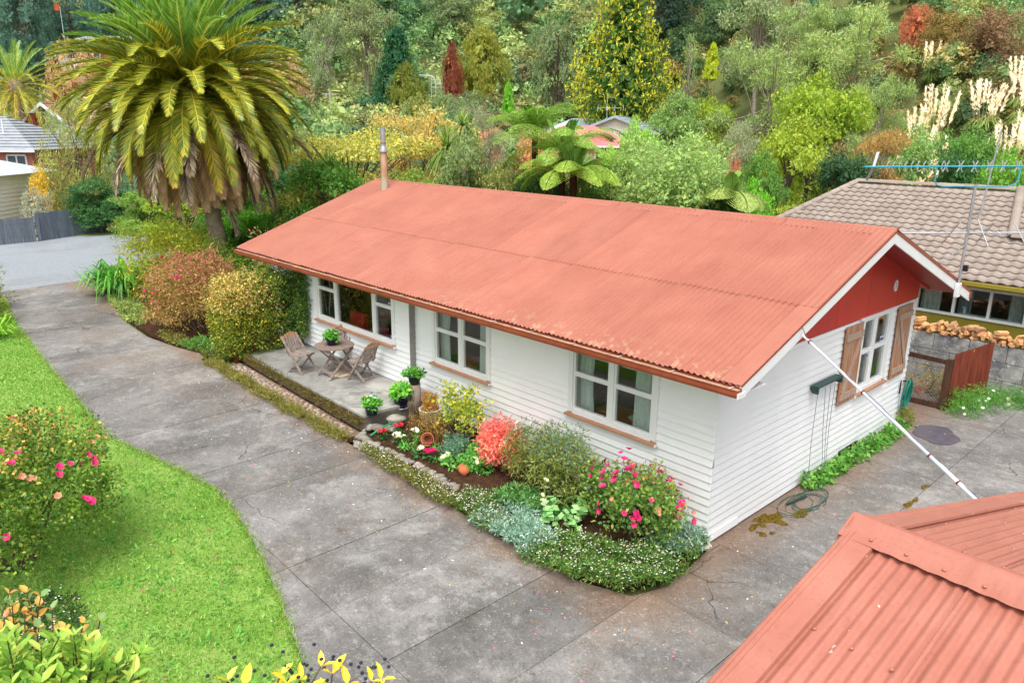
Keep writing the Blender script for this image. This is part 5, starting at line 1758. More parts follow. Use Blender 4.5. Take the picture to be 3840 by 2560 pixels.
# strips along the cobbled path
mat_cover('edging_plants', 'olive grassy edging between the driveway and the cobbled path', [(-12.9, -2.5), (-9, -2.46), (-6.7, -2.34), (-6.5, -2.12), (-7.5, -2.2), (-10, -2.27), (-12.6, -2.3)], 560, .13, g1(((138, 132, 62), 4), ((112, 118, 52), 3), ((158, 142, 74), 2), ((90, 100, 46), 2)), .085, .011, 12, .06, clump=.1)
mat_cover('edging_plants', 'dry olive creeper hanging along the patio edge above the cobbles', [(-11.9, -1.84), (-6.7, -1.87), (-6.7, -1.76), (-11.9, -1.74)], 430, .24, g1(((112, 96, 50), 4), ((90, 84, 42), 3), ((134, 112, 58), 2), ((84, 92, 44), 2)), .075, .012, 0, .12, clump=.09)
mat_cover('edging_plants', 'low olive plants by the stump at the far end of the path', [(-13.2, -2.4), (-12.5, -2.3), (-12.3, -1.8), (-13.0, -1.8)], 90, .16, g1(((128, 128, 56), 3), ((100, 120, 50), 3)), .08, .013, 10, .08)

# cobbles of the path and rocks round the bed
M_COB = pm('river_stone', S(184, 170, 154), S(150, 134, 118), 5, .8, .25, bump=.25, rand=.18)
M_ROCK = pm('rock_grey', S(170, 164, 152), S(122, 116, 106), 5, .85, .2, bump=.4, rand=.16)
def stone_mesh(name, seed, mat, flat=.5):
    r = np.random.default_rng(seed)
    bm = bmesh.new()
    bmesh.ops.create_icosphere(bm, subdivisions=1, radius=1)
    for v in bm.verts:
        v.co *= 1 + .16 * r.normal()
        v.co.z *= flat
    me = bpy.data.meshes.new(name)
    bm.to_mesh(me); bm.free()
    me.polygons.foreach_set('use_smooth', [True] * len(me.polygons))
    me.materials.append(mat)
    return me
cob = [stone_mesh('cobble', i, M_COB, .45) for i in range(5)]
rock = [stone_mesh('rock', 20 + i, M_ROCK, .7) for i in range(5)]
path = bm_obj('cobbled_path', drape([(-12.4, -2.3), (-10, -2.28), (-7.5, -2.2), (-6.65, -2.12), (-6.65, -1.84), (-12.4, -1.84)], .095, .5), pm('path_mortar', S(150, 122, 102), S(128, 104, 88), 6, .95, .15, bump=.5))
struct(path)
placed = []
for _ in range(4000):
    x = random.uniform(-12.2, -6.75); y = random.uniform(-2.24, -1.9)
    s_ = random.choice((.035, .045, .05, .06, .07)) * (1.25 if x > -9 else .9)
    if all((x - a_) ** 2 + (y - b_) ** 2 > (s_ + c_) ** 2 * .72 for a_, b_, c_ in placed):
        placed.append((x, y, s_))
    if len(placed) >= 250: break
for x, y, s_ in placed:
    inst('cobble', random.choice(cob), path, Matrix.Translation((x, y, G(x) + .10)) @ Matrix.Rotation(random.uniform(0, 6), 4, 'Z') @ Matrix.Diagonal((s_ * random.uniform(.9, 1.5), s_, s_ * .8, 1)))
rk = []
def rocks(poly, n, smin, smax, dz, lb, gp):
    seg = []
    tot = sum(math.dist(poly[i], poly[i + 1]) for i in range(len(poly) - 1))
    for k in range(n):
        s_ = tot * (k + .5) / n
        for i in range(len(poly) - 1):
            l_ = math.dist(poly[i], poly[i + 1])
            if s_ <= l_:
                f = s_ / l_
                x = poly[i][0] + (poly[i + 1][0] - poly[i][0]) * f; y = poly[i][1] + (poly[i + 1][1] - poly[i][1]) * f
                break
            s_ -= l_
        sc_ = random.uniform(smin, smax)
        rk.append((x + random.gauss(0, .02), y + random.gauss(0, .02), G(x) + dz + random.uniform(-.01, .02), sc_, lb, gp))
rocks([(-6.72, -1.72), (-6.55, -1.98), (-6.3, -2.16), (-5.9, -2.12), (-5.4, -2.03), (-4.6, -2.0), (-3.9, -1.97), (-3.3, -1.95)], 30, .06, .11, .05, 'rounded grey rock in the lower course of the garden bed edging', 'lower course of edging rocks')
rocks([(-6.66, -1.75), (-6.45, -1.98), (-6.1, -2.04), (-5.6, -1.96), (-4.9, -1.92), (-4.2, -1.9), (-3.6, -1.86)], 26, .06, .10, .15, 'rounded grey rock on the upper course of the garden bed edging', 'upper course of edging rocks')
rocks([(-6.62, -1.72), (-6.45, -1.58), (-6.2, -1.38), (-6.45, -1.2), (-6.6, -1.1)], 9, .08, .14, .2, 'large grey rock between the patio corner and the flower bed', 'large rocks at the patio corner')
rocks([(-6.45, -1.26), (-6.25, -1.12)], 3, .1, .15, .32, 'brown grey rock perched highest, right of the pansy pot', 'perched rocks by the pansy pot')
for i, (x, y, z, s_, lb, gp) in enumerate(rk):
    o = inst('border_rock', random.choice(rock), None, Matrix.Translation((x, y, z)) @ Matrix.Rotation(random.uniform(0, 6), 4, 'Z') @ Matrix.Diagonal((s_ * random.uniform(1, 1.5), s_, s_ * random.uniform(.8, 1.1), 1)))
    tag(o, lb, 'rock', gp)
ring = MB()
pts_ = [(.075 * math.cos(a_), .075 * math.sin(a_)) for a_ in np.linspace(0, 2 * math.pi, 15)]
ring.tube([(x, y, .03 + .006 * math.sin(5 * i)) for i, (x, y) in enumerate(pts_)], [.036 + .006 * math.sin(i * 2.1) for i in range(15)], 8, False)
tag(ring.build('ring_stone', pm('pale_stone', S(226, 220, 208), S(190, 170, 158), 8, .85, .2, bump=.5), None, (-6.83, -1.66, .63 - .03 + .06)), 'white ring shaped stone on the patio corner beside the pansy pot', 'stone')
st = MB().box(-.5, .05, -.13, .13, 0, .07).build('edge_stone', M_ROCK, None, (-6.45, -1.72, .58), bevel=.02)
st.rotation_euler = (0, 0, R(12))
tag(st, 'flat stone ledge carrying the pansy pot at the patio corner', 'stone')

# pots ---------------------------------------------------------------------
M_NAVY = pm('navy_plastic', S(26, 48, 66), S(20, 38, 56), 5, .35, .5)
M_GLAZE = pm('navy_glaze', S(18, 26, 48), S(12, 18, 36), 5, .12, .6)
def pot(name, label, loc, prof, mat, soil_z, soil_r, plants, lpal, cat='pot', extra=None):
    o = thing(name, label, cat, loc)
    MB().lathe(prof, loc, 22).build('pot', mat, o)
    MB().lathe([(.0005, soil_z + .01), (soil_r, soil_z)], loc, 16).build('soil', M_SOIL, o)
    nC, rad, hz_, L_, W_ = plants
    C = dome_pts(nC, rad, rad, hz_, soil_z + .02, .15, .4, low=-.1) + np.array(loc)
    Q = clump_leaves(C, .05, 14, L_, W_, upn=.6)
    quad_obj('foliage', Q, pick(lpal, len(Q)), GLOSS, o)
    return o
GRN = g1(((92, 160, 52), 4), ((116, 182, 66), 3), ((76, 132, 46), 2))
wide = [(.0, 0), (.105, 0), (.135, .17), (.165, .175), (.168, .205), (.15, .207), (.14, .18)]
p_ = pot('pansy_pot', 'navy pot of yellow and violet pansies at the patio corner', (-6.62, -1.62, .655), wide, M_NAVY, .18, .14, (40, .15, .13, .07, .035), GRN)
L0 = Vector((-6.62, -1.62, .655))
put_flowers(p_, YEL, [L0 + Vector((-.13, -.03, .32)), L0 + Vector((-.16, .02, .27))]); put_flowers(p_, VIO, [L0 + Vector((-.02, .03, .42)), L0 + Vector((.04, .06, .36))]); put_flowers(p_, WHT, [L0 + Vector((.1, .02, .36)), L0 + Vector((.05, -.1, .32)), L0 + Vector((.14, .08, .34)), L0 + Vector((.02, -.02, .37))])
urn = [(.0, 0), (.10, 0), (.12, .02), (.155, .16), (.165, .26), (.15, .31), (.165, .32), (.155, .325), (.14, .30)]
p_ = pot('glazed_pot', 'tall dark blue glazed pot with broad leaves beside the timber post', (-6.75, -.83, PZ - .08), urn, M_GLAZE, .29, .14, (34, .17, .15, .12, .075), g1(((120, 186, 70), 4), ((150, 204, 90), 3), ((84, 140, 56), 2)))
L0 = Vector((-6.75, -.83, PZ - .08)); put_flowers(p_, PEACH, [L0 + Vector((.16, .1, .4)), L0 + Vector((.05, .05, .5))]); put_flowers(p_, WHT, [L0 + Vector((.19, .1, .37))])
MB().lathe([(.0, -.02), (.15, -.02), (.16, .0), (.14, .0)], L0, 20).build('saucer', M_GALV, p_)
post = MB().lathe([(.0, 0), (.125, 0), (.12, .3), (.125, .62), (.0, .63)], (-6.72, -.5, .38), 14)
po = post.build('timber_post', pm('grey_post', S(168, 150, 138), S(130, 112, 100), 5, .9, .15, bump=.5, stretch=(4, 4, .4)), None, (-6.72, -.5, .38))
tag(po, 'weathered round timber post carrying a potted plant', 'post')
p_ = pot('lobelia_pot', 'dark green pot of leafy plant with purple flowers on the timber post', (-6.72, -.5, 1.01), wide, pm('dark_green_plastic', S(30, 62, 58), S(24, 50, 48), 5, .4, .5), .18, .14, (44, .2, .12, .06, .024), GRN)
L0 = Vector((-6.72, -.5, 1.01)); put_flowers(p_, PUR, [L0 + Vector((.2, .1, .33)), L0 + Vector((.16, .0, .27)), L0 + Vector((.22, .12, .25))]); put_flowers(p_, YEL, [L0 + Vector((-.03, -.05, .32))], sc=(.5, .6))
bk = [(.0, 0)]
for i in range(8):
    r_ = .15 + .055 * i / 7
    bk += [(r_, .005 + i * .042), (r_ + .014, .02 + i * .042), (r_, .038 + i * .042)]
bk += [(.225, .345), (.225, .37), (.19, .37), (.18, .33)]
p_ = pot('basket_pot', 'white ribbed pot with two dead brown dwarf conifers by the house', (-6.05, -.62, .32), bk, pm('white_ribbed', S(222, 218, 206), S(180, 176, 164), 9, .8, .25, bump=.3), .33, .18, (10, .12, .05, .05, .03), g1(((170, 130, 60), 2), ((200, 170, 80), 1)))
for ox, oy in ((-.075, -.02), (.085, .05)):
    C = []
    for k in range(60):
        tt = random.random(); a_ = random.uniform(0, 6.28); r_ = .082 * (math.sin(math.pi * min(1, .25 + .75 * (1 - tt))) if tt > .25 else .75 + tt) * random.uniform(.6, 1)
        C.append((-6.05 + ox + r_ * math.cos(a_), -.62 + oy + r_ * math.sin(a_), .32 + .36 + tt * .34))
    Q = clump_leaves(np.array(C), .03, 14, .035, .010, out=.9)
    quad_obj('dead_conifer', Q, pick(g1(((176, 118, 40), 4), ((150, 96, 36), 3), ((196, 142, 60), 2)), len(Q)), DRY, p_)
p_ = pot('table_pansy_pot', 'dark blue pot of white and purple pansies on the patio table', (-9.24, -.93, PZ + .723), [(.0, 0), (.1, 0), (.13, .13), (.155, .135), (.155, .165), (.135, .165), (.13, .14)], M_NAVY, .15, .13, (44, .16, .13, .06, .03), GRN)
L0 = Vector((-9.24, -.93, PZ + .723)); put_flowers(p_, WHT, [L0 + Vector((.14, .0, .28)), L0 + Vector((.1, .12, .3)), L0 + Vector((-.08, -.1, .27))]); put_flowers(p_, PUR, [L0 + Vector((.16, .12, .34)), L0 + Vector((.12, .1, .38)), L0 + Vector((.2, .1, .26))])
M_TERRA = pm('terracotta', S(206, 128, 86), S(184, 104, 66), 8, .85, .2)
tp_ = MB().lathe([(.0, 0), (.085, 0), (.115, .16), (.13, .165), (.13, .2), (.115, .2), (.08, .01), (.0, .012)], (0, 0, 0), 20, M=Matrix.Rotation(R(-68), 4, (Vector((0, 0, 1)).cross(Vector((-.6, .75, 0)))).normalized()) if False else Matrix.Rotation(R(70), 4, 'X') )
o = tp_.build('terracotta_pot', M_TERRA, None, (0, 0, 0)); o.location = (-5.32, -1.18, .42); o.rotation_euler = (0, 0, R(38))
tag(o, 'empty terracotta pot lying on its side in the bed below the small rose', 'pot')
inner = MB().lathe([(.0, .06), (.06, .06), (.08, .17), (.09, .175), (.09, .19), (.08, .19), (.06, .08)], (0, 0, 0), 18, M=Matrix.Rotation(R(70), 4, 'X')).build('inner_pot', pm('terracotta_dark', S(150, 92, 66), None, 8, .85, .2), o)
tp2 = MB().lathe([(.0, 0), (.06, 0), (.085, .06), (.09, .12), (.07, .17), (.085, .19), (.075, .19), (.06, .16), (.07, .1)], (0, 0, 0), 20, M=Matrix.Rotation(R(-60), 4, 'Y'))
o = tp2.build('terracotta_jar', M_TERRA, None, (0, 0, 0)); o.location = (-3.92, -1.42, .27); o.rotation_euler = (0, 0, R(10))
tag(o, 'orange terracotta jar tipped over by the edge of the bed', 'pot')
hb = MB().tube([(-6.32, -1.86, .36), (-6.25, -1.7, .47), (-6.25, -1.45, .52), (-6.28, -1.2, .46), (-6.3, -1.1, .36)], .02, 8).build('irrigation_hose', pm('hose_green', S(40, 148, 96), None, 8, .4, .5), None, (-6.28, -1.5, .35))
tag(hb, 'short green hose arching out of the bed soil', 'hose')

# flowering and leafy plants in the bed
def rosette(label, loc, pal, n, rad, L, W, fl=None, nf=0, fh=.1, cat='flower', name='bedding_plant', group='bedding plants in the bed'):
    o = thing(name, label, cat, loc, group)
    C = np.array([[rad * .5 * math.cos(a_), rad * .5 * math.sin(a_), .05 + rng.random() * fh * .6] for a_ in rng.uniform(0, 6.28, n)]) + np.array(loc)
    Q = clump_leaves(C, rad * .5, 8, L, W, upn=.8)
    Q[:, :, 2] = np.maximum(Q[:, :, 2], loc[2] + .003)
    quad_obj('foliage', Q, pick(pal, len(Q)), GLOSS, o)
    if fl:
        ps = [Vector(loc) + Vector((rad * .7 * math.sqrt(random.random()) * math.cos(a_), rad * .7 * math.sqrt(random.random()) * math.sin(a_), fh + random.uniform(0, .05))) for a_ in rng.uniform(0, 6.28, nf)]
        put_flowers(o, fl, ps, sc=(.9, 1.3))
    return o
zb = lambda x: G(x) + .12
DK = g1(((60, 104, 52), 3), ((84, 130, 60), 2)); BR = g1(((92, 158, 70), 3), ((118, 176, 80), 3)); BL = g1(((96, 138, 110), 3), ((120, 156, 126), 2))
rosette('coral red primula nearest the stone edging', (-6.1, -1.71, zb(-6.1)), DK, 8, .1, .08, .03, RED, 9, .14)
rosette('coral red primula under the green hose arch', (-6.1, -1.36, zb(-6.1)), DK, 8, .1, .08, .03, RED, 9, .16)
rosette('cream white primula cluster in the bed', (-5.72, -1.6, zb(-5.7)), DK, 8, .15, .09, .04, CREAM, 14, .14)
rosette('pink and white stock in front of the dry stems', (-5.58, -1.32, zb(-5.6)), BR, 10, .14, .08, .02, WHT, 4, .24)
rosette('small green seedling between cream primula and terracotta pot', (-5.45, -1.62, zb(-5.4)), BR, 8, .12, .08, .03, None)
rosette('white primula beside the magenta primula', (-5.08, -1.6, zb(-5.1)), DK, 7, .12, .1, .05, CREAM, 3, .12)
rosette('bright magenta primula cluster in the bed', (-4.82, -1.52, zb(-4.8)), DK, 8, .16, .09, .04, CERISE, 16, .15)
rosette('white flowered seedling right of the magenta primula', (-4.5, -1.42, zb(-4.5)), BR, 7, .11, .1, .045, CREAM, 2, .12)
rosette('white primula near the tipped terracotta jar', (-3.95, -1.22, zb(-3.9)), BR, 8, .12, .1, .04, CREAM, 4, .2)
rosette('red flowered seedling beside the lying terracotta pot', (-5.1, -1.25, zb(-5.1)), BR, 6, .09, .09, .03, CERISE, 1, .12)
rosette('low fresh green weeds in front of the coral shrub', (-4.3, -1.35, zb(-4.3)), BR, 14, .22, .1, .04, None)
shrub('grey_leaf_plant', 'grey green feathery plant in the middle of the bed', 'plant', (-4.7, -1.05, zb(-4.7)), (.32, .3, .26), BL, 60, 22, .07, .014, .09, stems=0)
shrub('green_perennial', 'fresh green leafy perennial left of the coral shrub', 'plant', (-4.08, -1.0, zb(-4.1)), (.34, .34, .24), BR, 60, 20, .08, .03, .1, stems=0)
shrub('small_rose', 'small rose bush with yellowing leaves against the front wall', 'shrub', (-5.0, -.62, zb(-5)), (.62, .42, .46), g1(((150, 166, 60), 4), ((176, 180, 66), 4), ((206, 190, 70), 2), ((112, 142, 58), 3)), 95, 14, .075, .05, .13, .25, LEAF, 14, z0=.72, low=-.7, fill=.5)
m = thing('dry_stems', 'brown dry perennial stems standing in the bed by the ribbed pot', 'plant', (-5.5, -.95, zb(-5.5)))
mm_ = MB(); Ql = []
for k in range(90):
    x0_, y0_ = -5.55 + rng.normal() * .28, -.98 + rng.normal() * .13
    a_ = rng.uniform(0, 6.28); h_ = rng.uniform(.25, .6)
    mm_.tube([(x0_, y0_, zb(-5.5) - .02), (x0_ + .05 * math.cos(a_), y0_ + .05 * math.sin(a_), zb(-5.5) + h_ * .6), (x0_ + .14 * math.cos(a_), y0_ + .14 * math.sin(a_), zb(-5.5) + h_)], [.006, .005, .003], 4, False)
    Ql.append((x0_ + .1 * math.cos(a_), y0_ + .1 * math.sin(a_), zb(-5.5) + h_ * .8))
mm_.build('stems', pm('dry_stem', S(160, 120, 70), S(130, 100, 56), 8, .9, .1), m)
Q = clump_leaves(np.array(Ql), .06, 8, .05, .014)
quad_obj('foliage', Q, pick(g1(((176, 140, 72), 3), ((150, 124, 60), 2), ((150, 150, 66), 1)), len(Q)), DRY, m)
shrub('coral_nandina', 'coral red and pink leaved nandina shrub in the bed', 'shrub', (-3.72, -.78, zb(-3.7)), (.5, .42, .46), g1(((226, 124, 108), 5), ((232, 146, 122), 4), ((216, 106, 100), 2), ((232, 184, 156), 2)), 130, 26, .085, .026, .14, .15, LEAF, 6, z0=.5, low=-.8, tips=(g1(((222, 112, 124), 1), ((216, 104, 104), 1)), .6, .5), droop=.2)
shrub('grey_green_bush', 'large grey green bush with a few white flowers under the corner window', 'shrub', (-2.5, -.75, zb(-2.5)), (1.0, .62, .62), g1(((132, 142, 66), 4), ((112, 130, 64), 3), ((98, 122, 82), 2), ((154, 158, 76), 2)), 240, 34, .075, .018, .17, .14, LEAF, 10, z0=.62, low=-.75, flowers=((WHT, 9, .4),), tips=(g1(((116, 146, 120), 3), ((98, 130, 100), 2)), .75, .7))
shrub('pink_rose', 'rose bush covered in bright pink blooms near the house corner', 'shrub', (-.85, -.72, zb(-.8)), (.88, .6, .5), g1(((96, 136, 62), 4), ((122, 152, 70), 3), ((146, 158, 70), 2), ((76, 112, 54), 2)), 190, 30, .065, .036, .16, .2, GLOSS, 10, z0=.62, low=-.7, flowers=((PINK, 38, .5), (CERISE, 8, .5), (PEACH, 8, .6)), tips=(g1(((176, 96, 70), 2), ((150, 140, 70), 2)), .95, .5))
hk = thing('hollyhock', 'hollyhock with large pale round leaves and a white flower spike', 'plant', (-1.72, -1.42, zb(-1.7)))
Pl, Al = [], []
for k in range(70):
    a_ = rng.uniform(0, 6.28); r_ = .3 * math.sqrt(rng.random()); z_ = .12 + .38 * rng.random()
    Pl.append((-1.66 + r_ * math.cos(a_), -1.38 + r_ * math.sin(a_), zb(-1.7) + z_)); Al.append((math.cos(a_), math.sin(a_), -.25))
Q = leaf_quads(np.array(Pl), np.array(Al), np.tile((0, 0, 1.0), (70, 1)) + rng.normal(size=(70, 3)) * .35, rng.uniform(.1, .17, 70), rng.uniform(.1, .16, 70), .06)
quad_obj('foliage', Q, pick(g1(((146, 190, 122), 3), ((120, 170, 104), 3), ((164, 204, 140), 2)), 70), LEAF, hk)
MB().tube([(-1.9, -1.5, zb(-1.7)), (-1.94, -1.52, zb(-1.7) + .5), (-1.93, -1.5, zb(-1.7) + .85)], [.012, .009, .004], 5).build('stem', pm('green_stem', S(130, 160, 84), None, 9), hk)
put_flowers(hk, CREAM, [Vector((-1.93, -1.55, zb(-1.7) + .40)), Vector((-1.96, -1.54, zb(-1.7) + .48)), Vector((-1.92, -1.5, zb(-1.7) + .6)), Vector((-1.94, -1.5, zb(-1.7) + .72)), Vector((-1.9, -1.58, zb(-1.7) + .34))], sc=(.8, 1.3))
# blue-eyed ivy along the gable, weeds by the gate
def ivy_line(label, pts, n, pal, L, W, rad, name='ivy', h=.2):
    C = []
    for k in range(n):
        f = rng.random() * (len(pts) - 1); i = int(f); f -= i
        p0_, p1_ = np.array(pts[i]), np.array(pts[i + 1])
        q_ = p0_ + (p1_ - p0_) * f
        C.append((q_[0] + abs(rng.normal()) * rad * .5, q_[1] + rng.normal() * .06, .03 + h * rng.random() * (1.0 if True else 0)))
    Q = clump_leaves(np.array(C), .07, 10, L, W, out=.8, upn=.5, droop=.3)
    Q[:, :, 0] = np.maximum(Q[:, :, 0], .03)
    Q[:, :, 2] = np.maximum(Q[:, :, 2], .036)
    og = pts[0] if len(pts[0]) == 3 else (*pts[0], 0)
    o = thing(name, label, 'plant', (og[0], og[1], .03))
    quad_obj('foliage', Q, pick(pal, len(Q)), GLOSS, o)
    return o
ivy_line('low bright green ivy running along the foot of the gable wall', [(.1, 3.0), (.14, 3.6), (.12, 4.6), (.12, 5.4), (.16, 6.2), (.14, 7.0)], 300, g1(((98, 148, 62), 4), ((120, 168, 76), 3), ((76, 124, 52), 2)), .085, .065, .2)
shrub('hose_weed', 'olive weed growing under the coiled hose', 'plant', (.2, 7.35, .03), (.18, .2, .28), g1(((140, 140, 54), 3), ((112, 124, 48), 2)), 40, 18, .05, .014, .07, stems=0)
def weed(label, loc, size, n):
    shrub('feathery_weed', label, 'weed', loc, size, g1(((92, 150, 60), 4), ((76, 130, 52), 3), ((118, 168, 70), 3)), n, 24, .07, .012, .12, .2, LEAF, 0, z0=.12, low=-.2, group='feathery weeds by the gate', flowers=((WHT, 3, .1),))
weed('feathery green weeds at the foot of the rusty fence', (.75, 9.25, .02), (.5, .55, .42), 110)
weed('feathery green weeds in the middle of the patch by the fence', (1.05, 9.95, .02), (.5, .5, .42), 90)
weed('feathery green weeds against the block wall', (1.35, 10.55, .02), (.5, .4, .34), 80)
shrub('yard_plants', 'straggly yellowish plants behind the netting gate', 'plant', (-.3, 9.9, .0), (.7, .6, .5), g1(((164, 140, 70), 3), ((130, 136, 62), 2), ((196, 160, 90), 1)), 60, 20, .08, .02, .16, .3, LEAF, 6, flowers=((RED, 5, .2),))

# ------------------------------------------------------------------ trellis with climber between patio and drive
tr = thing('trellis_hedge', 'yellow flowering climber covering a trellis at the end of the patio', 'climber', (-12.5, -1.2, .4))
M_TREL = pm('trellis_brown', S(140, 92, 50), S(112, 72, 40), 6, .8, .2)
for yy in (-.22, -1.9):
    MB().box(-12.3 if yy < -1 else -12.18, -12.22 if yy < -1 else -12.1, yy - .04, yy + .04, .45, 2.3).build('post', M_TREL, tr)
for k in range(8):
    MB().box(-12.175, -12.155, -1.9 + .21 * k, -1.88 + .21 * k, .5, 2.3).build('lath', M_TREL, tr)
for k in range(9):
    MB().box(-12.154, -12.134, -1.94, -.2, .55 + .2 * k, .575 + .2 * k).build('lath', M_TREL, tr)
MB().tube([(-12.45, -1.85, .36), (-12.42, -1.8, .7), (-12.5, -1.7, 1.2)], [.07, .05, .03], 8).build('trunk', BARK, tr)
C = []
while len(C) < 1000:
    x = rng.uniform(-13.15, -11.9); y = rng.uniform(-2.25, -.15); z = rng.uniform(.62, 2.6)
    # rounded box, thinner at the bottom left
    nx_, ny_, nz_ = (x + 12.5) / .62, (y + 1.2) / 1.08, (z - 1.54) / 1.06
    d_ = (abs(nx_) ** 4 + abs(ny_) ** 4 + abs(nz_) ** 4) ** .25
    if .74 < d_ < 1.0 + .06 * rng.normal() and not (z < 1.0 and rng.random() < .5):
        C.append((x, y, z))
for _ in range(110):                                # shoots climbing the wall beside the window
    C.append((rng.uniform(-12.15, -11.6) , rng.uniform(-.42, -.2), rng.uniform(.95, 2.65)))
C = np.array(C)
Q = clump_leaves(C, .12, 40, .058, .03, upn=.5, droop=.25)
yl = (-C[:, 1] + 0) / 2.2                          # yellow flowers on the sunny outer half
yl = np.clip((yl - .2) * 1.1, .02, .6) * np.clip((C[:, 2] - .2) / 1.9, .15, 1)
k = rng.random(len(Q)) < np.repeat(yl, 40)
cc = pick(g1(((96, 118, 40), 4), ((120, 138, 44), 3), ((76, 100, 40), 3), ((142, 152, 54), 1)), len(Q))
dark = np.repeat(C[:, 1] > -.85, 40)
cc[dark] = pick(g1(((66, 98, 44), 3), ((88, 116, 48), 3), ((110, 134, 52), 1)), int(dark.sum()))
top = np.repeat((C[:, 2] > 1.75) & (C[:, 1] < -.9), 40)
cc[k] = pick(g1(((180, 168, 58), 4), ((164, 160, 52), 3), ((196, 178, 84), 2)), int(k.sum()))
k2 = k & top
cc[k2] = pick(g1(((216, 176, 112), 4), ((214, 186, 120), 3), ((206, 190, 96), 3)), int(k2.sum()))
quad_obj('foliage', Q, cc, LEAF, tr)

# ------------------------------------------------------------------ shrubbery along the drive
shrub('loropetalum_shrub', 'big bronze shrub with magenta flowers beside the driveway', 'shrub', (-16.0, -1.35, .38), (1.55, 1.35, 1.15), g1(((158, 130, 70), 4), ((140, 122, 62), 3), ((172, 136, 84), 3), ((110, 104, 52), 2)), 420, 34, .085, .036, .26, .2, LEAF, 9, z0=1.15, low=-.65,
      tips=(g1(((172, 112, 92), 4), ((184, 126, 104), 3), ((170, 84, 98), 1.5)), 1.1, .6), droop=.15, flowers=((CERISE, 34, .8),))
shrub('nandina_thicket', 'yellow green feathery shrub under the palm', 'shrub', (-20.4, -.35, .38), (2.3, 1.6, 1.5), g1(((176, 176, 50), 4), ((150, 160, 50), 3), ((196, 186, 70), 2), ((118, 136, 48), 2)), 330, 30, .12, .03, .32, .22, LEAF, 8, z0=1.3, low=-.7, droop=.1)
shrub('nandina_thicket', 'deeper green feathery shrub between palm trunk and yellow shrub', 'shrub', (-18.6, .1, .38), (1.2, 1.1, 1.1), g1(((124, 156, 44), 4), ((96, 136, 44), 3), ((150, 170, 56), 2)), 180, 30, .11, .03, .28, .2, LEAF, 6, z0=1.05, low=-.7)
shrub('photinia_shrub', 'green shrub with reddish tips behind the climber', 'shrub', (-15.9, 1.2, .38), (1.0, 1.0, 1.35), g1(((96, 130, 60), 4), ((120, 150, 70), 3), ((80, 110, 54), 2), ((150, 150, 80), 1)), 190, 30, .12, .04, .28, .2, GLOSS, 6, z0=1.35, low=-.7, tips=(g1(((190, 100, 80), 2), ((176, 120, 80), 2)), 1.0, .45), droop=.25)
shrub('box_shrub', 'fresh yellow green shrub behind the left end of the roof', 'shrub', (-16.4, 3.6, .38), (1.9, 1.3, 1.25), g1(((150, 186, 60), 4), ((124, 170, 56), 3), ((176, 200, 80), 2)), 260, 28, .12, .045, .3, .2, GLOSS, 6, z0=1.25, low=-.6)
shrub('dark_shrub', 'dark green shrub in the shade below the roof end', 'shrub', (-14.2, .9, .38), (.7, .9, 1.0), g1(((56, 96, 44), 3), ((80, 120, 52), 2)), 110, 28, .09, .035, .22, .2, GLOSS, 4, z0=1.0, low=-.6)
def strap_clump(name, label, loc, rad, hgt, n, pal, W, group=None):
    o = thing(name, label, 'plant', loc, group)
    Q, cc = [], []
    for k in range(n):
        a_ = rng.uniform(0, 6.28); d_ = np.array([math.cos(a_), math.sin(a_), 0])
        reach = rad * rng.uniform(.45, 1.05); hh = hgt * rng.uniform(.6, 1.05)
        p0_ = np.array(loc) + d_ * rng.random() * rad * .35
        side = np.array([-d_[1], d_[0], 0]) * W / 2
        ts = np.linspace(0, 1, 5)
        cur = [p0_ + d_ * reach * t_ + np.array([0, 0, hh * (1.9 * t_ - 1.45 * t_ * t_ * (.7 + .6 * rng.random()))]) for t_ in ts]
        wv = [.8, 1, .9, .6, .08]
        c_ = pick(pal, 1)[0]
        for i in range(4):
            Q.append([cur[i] - side * wv[i], cur[i] + side * wv[i], cur[i + 1] + side * wv[i + 1], cur[i + 1] - side * wv[i + 1]]); cc.append(c_)
    Q = np.array(Q); Q[:, :, 2] = np.maximum(Q[:, :, 2], loc[2] + .01)
    quad_obj('leaves', Q, np.array(cc), GLOSS, o)
    return o
AG = g1(((84, 148, 48), 4), ((108, 170, 62), 3), ((60, 118, 40), 2))
strap_clump('agapanthus', 'large agapanthus clump beside the gravel end of the drive', (-22.6, -1.2, .38), 1.5, 1.4, 420, AG, .11)
strap_clump('agapanthus', 'small agapanthus clump under the bronze shrub', (-14.5, -1.7, .38), .55, .4, 60, AG, .04)
strap_clump('agapanthus', 'agapanthus clump at the left edge beside the lawn', (-19.3, -5.9, .36), .9, .75, 120, g1(((128, 176, 50), 4), ((150, 190, 70), 3), ((96, 150, 46), 2)), .05)
mat_cover('daisy_patch', 'green ground cover with white daisies at the corner of the shrub bed', [(-14.9, -2.4), (-14.0, -2.25), (-13.5, -1.9), (-13.7, -1.5), (-14.9, -1.9)], 150, .16, g1(((112, 150, 64), 3), ((92, 134, 56), 3)), .08, .02, 60, .05)
mat_cover('daisy_patch', 'olive ground cover along the bronze shrub', [(-16.0, -2.6), (-14.8, -2.4), (-14.7, -2.0), (-16.0, -2.2)], 90, .16, g1(((150, 140, 70), 3), ((120, 124, 60), 3)), .08, .02, 10, .05)
mat_cover('daisy_patch', 'pale ground cover on the verge near the agapanthus', [(-22.5, -2.0), (-19, -2.55), (-17.6, -2.5), (-18.4, -1.8), (-21.8, -1.4)], 200, .12, g1(((150, 164, 90), 3), ((124, 150, 70), 3), ((176, 180, 120), 1)), .1, .03, 40, .04)
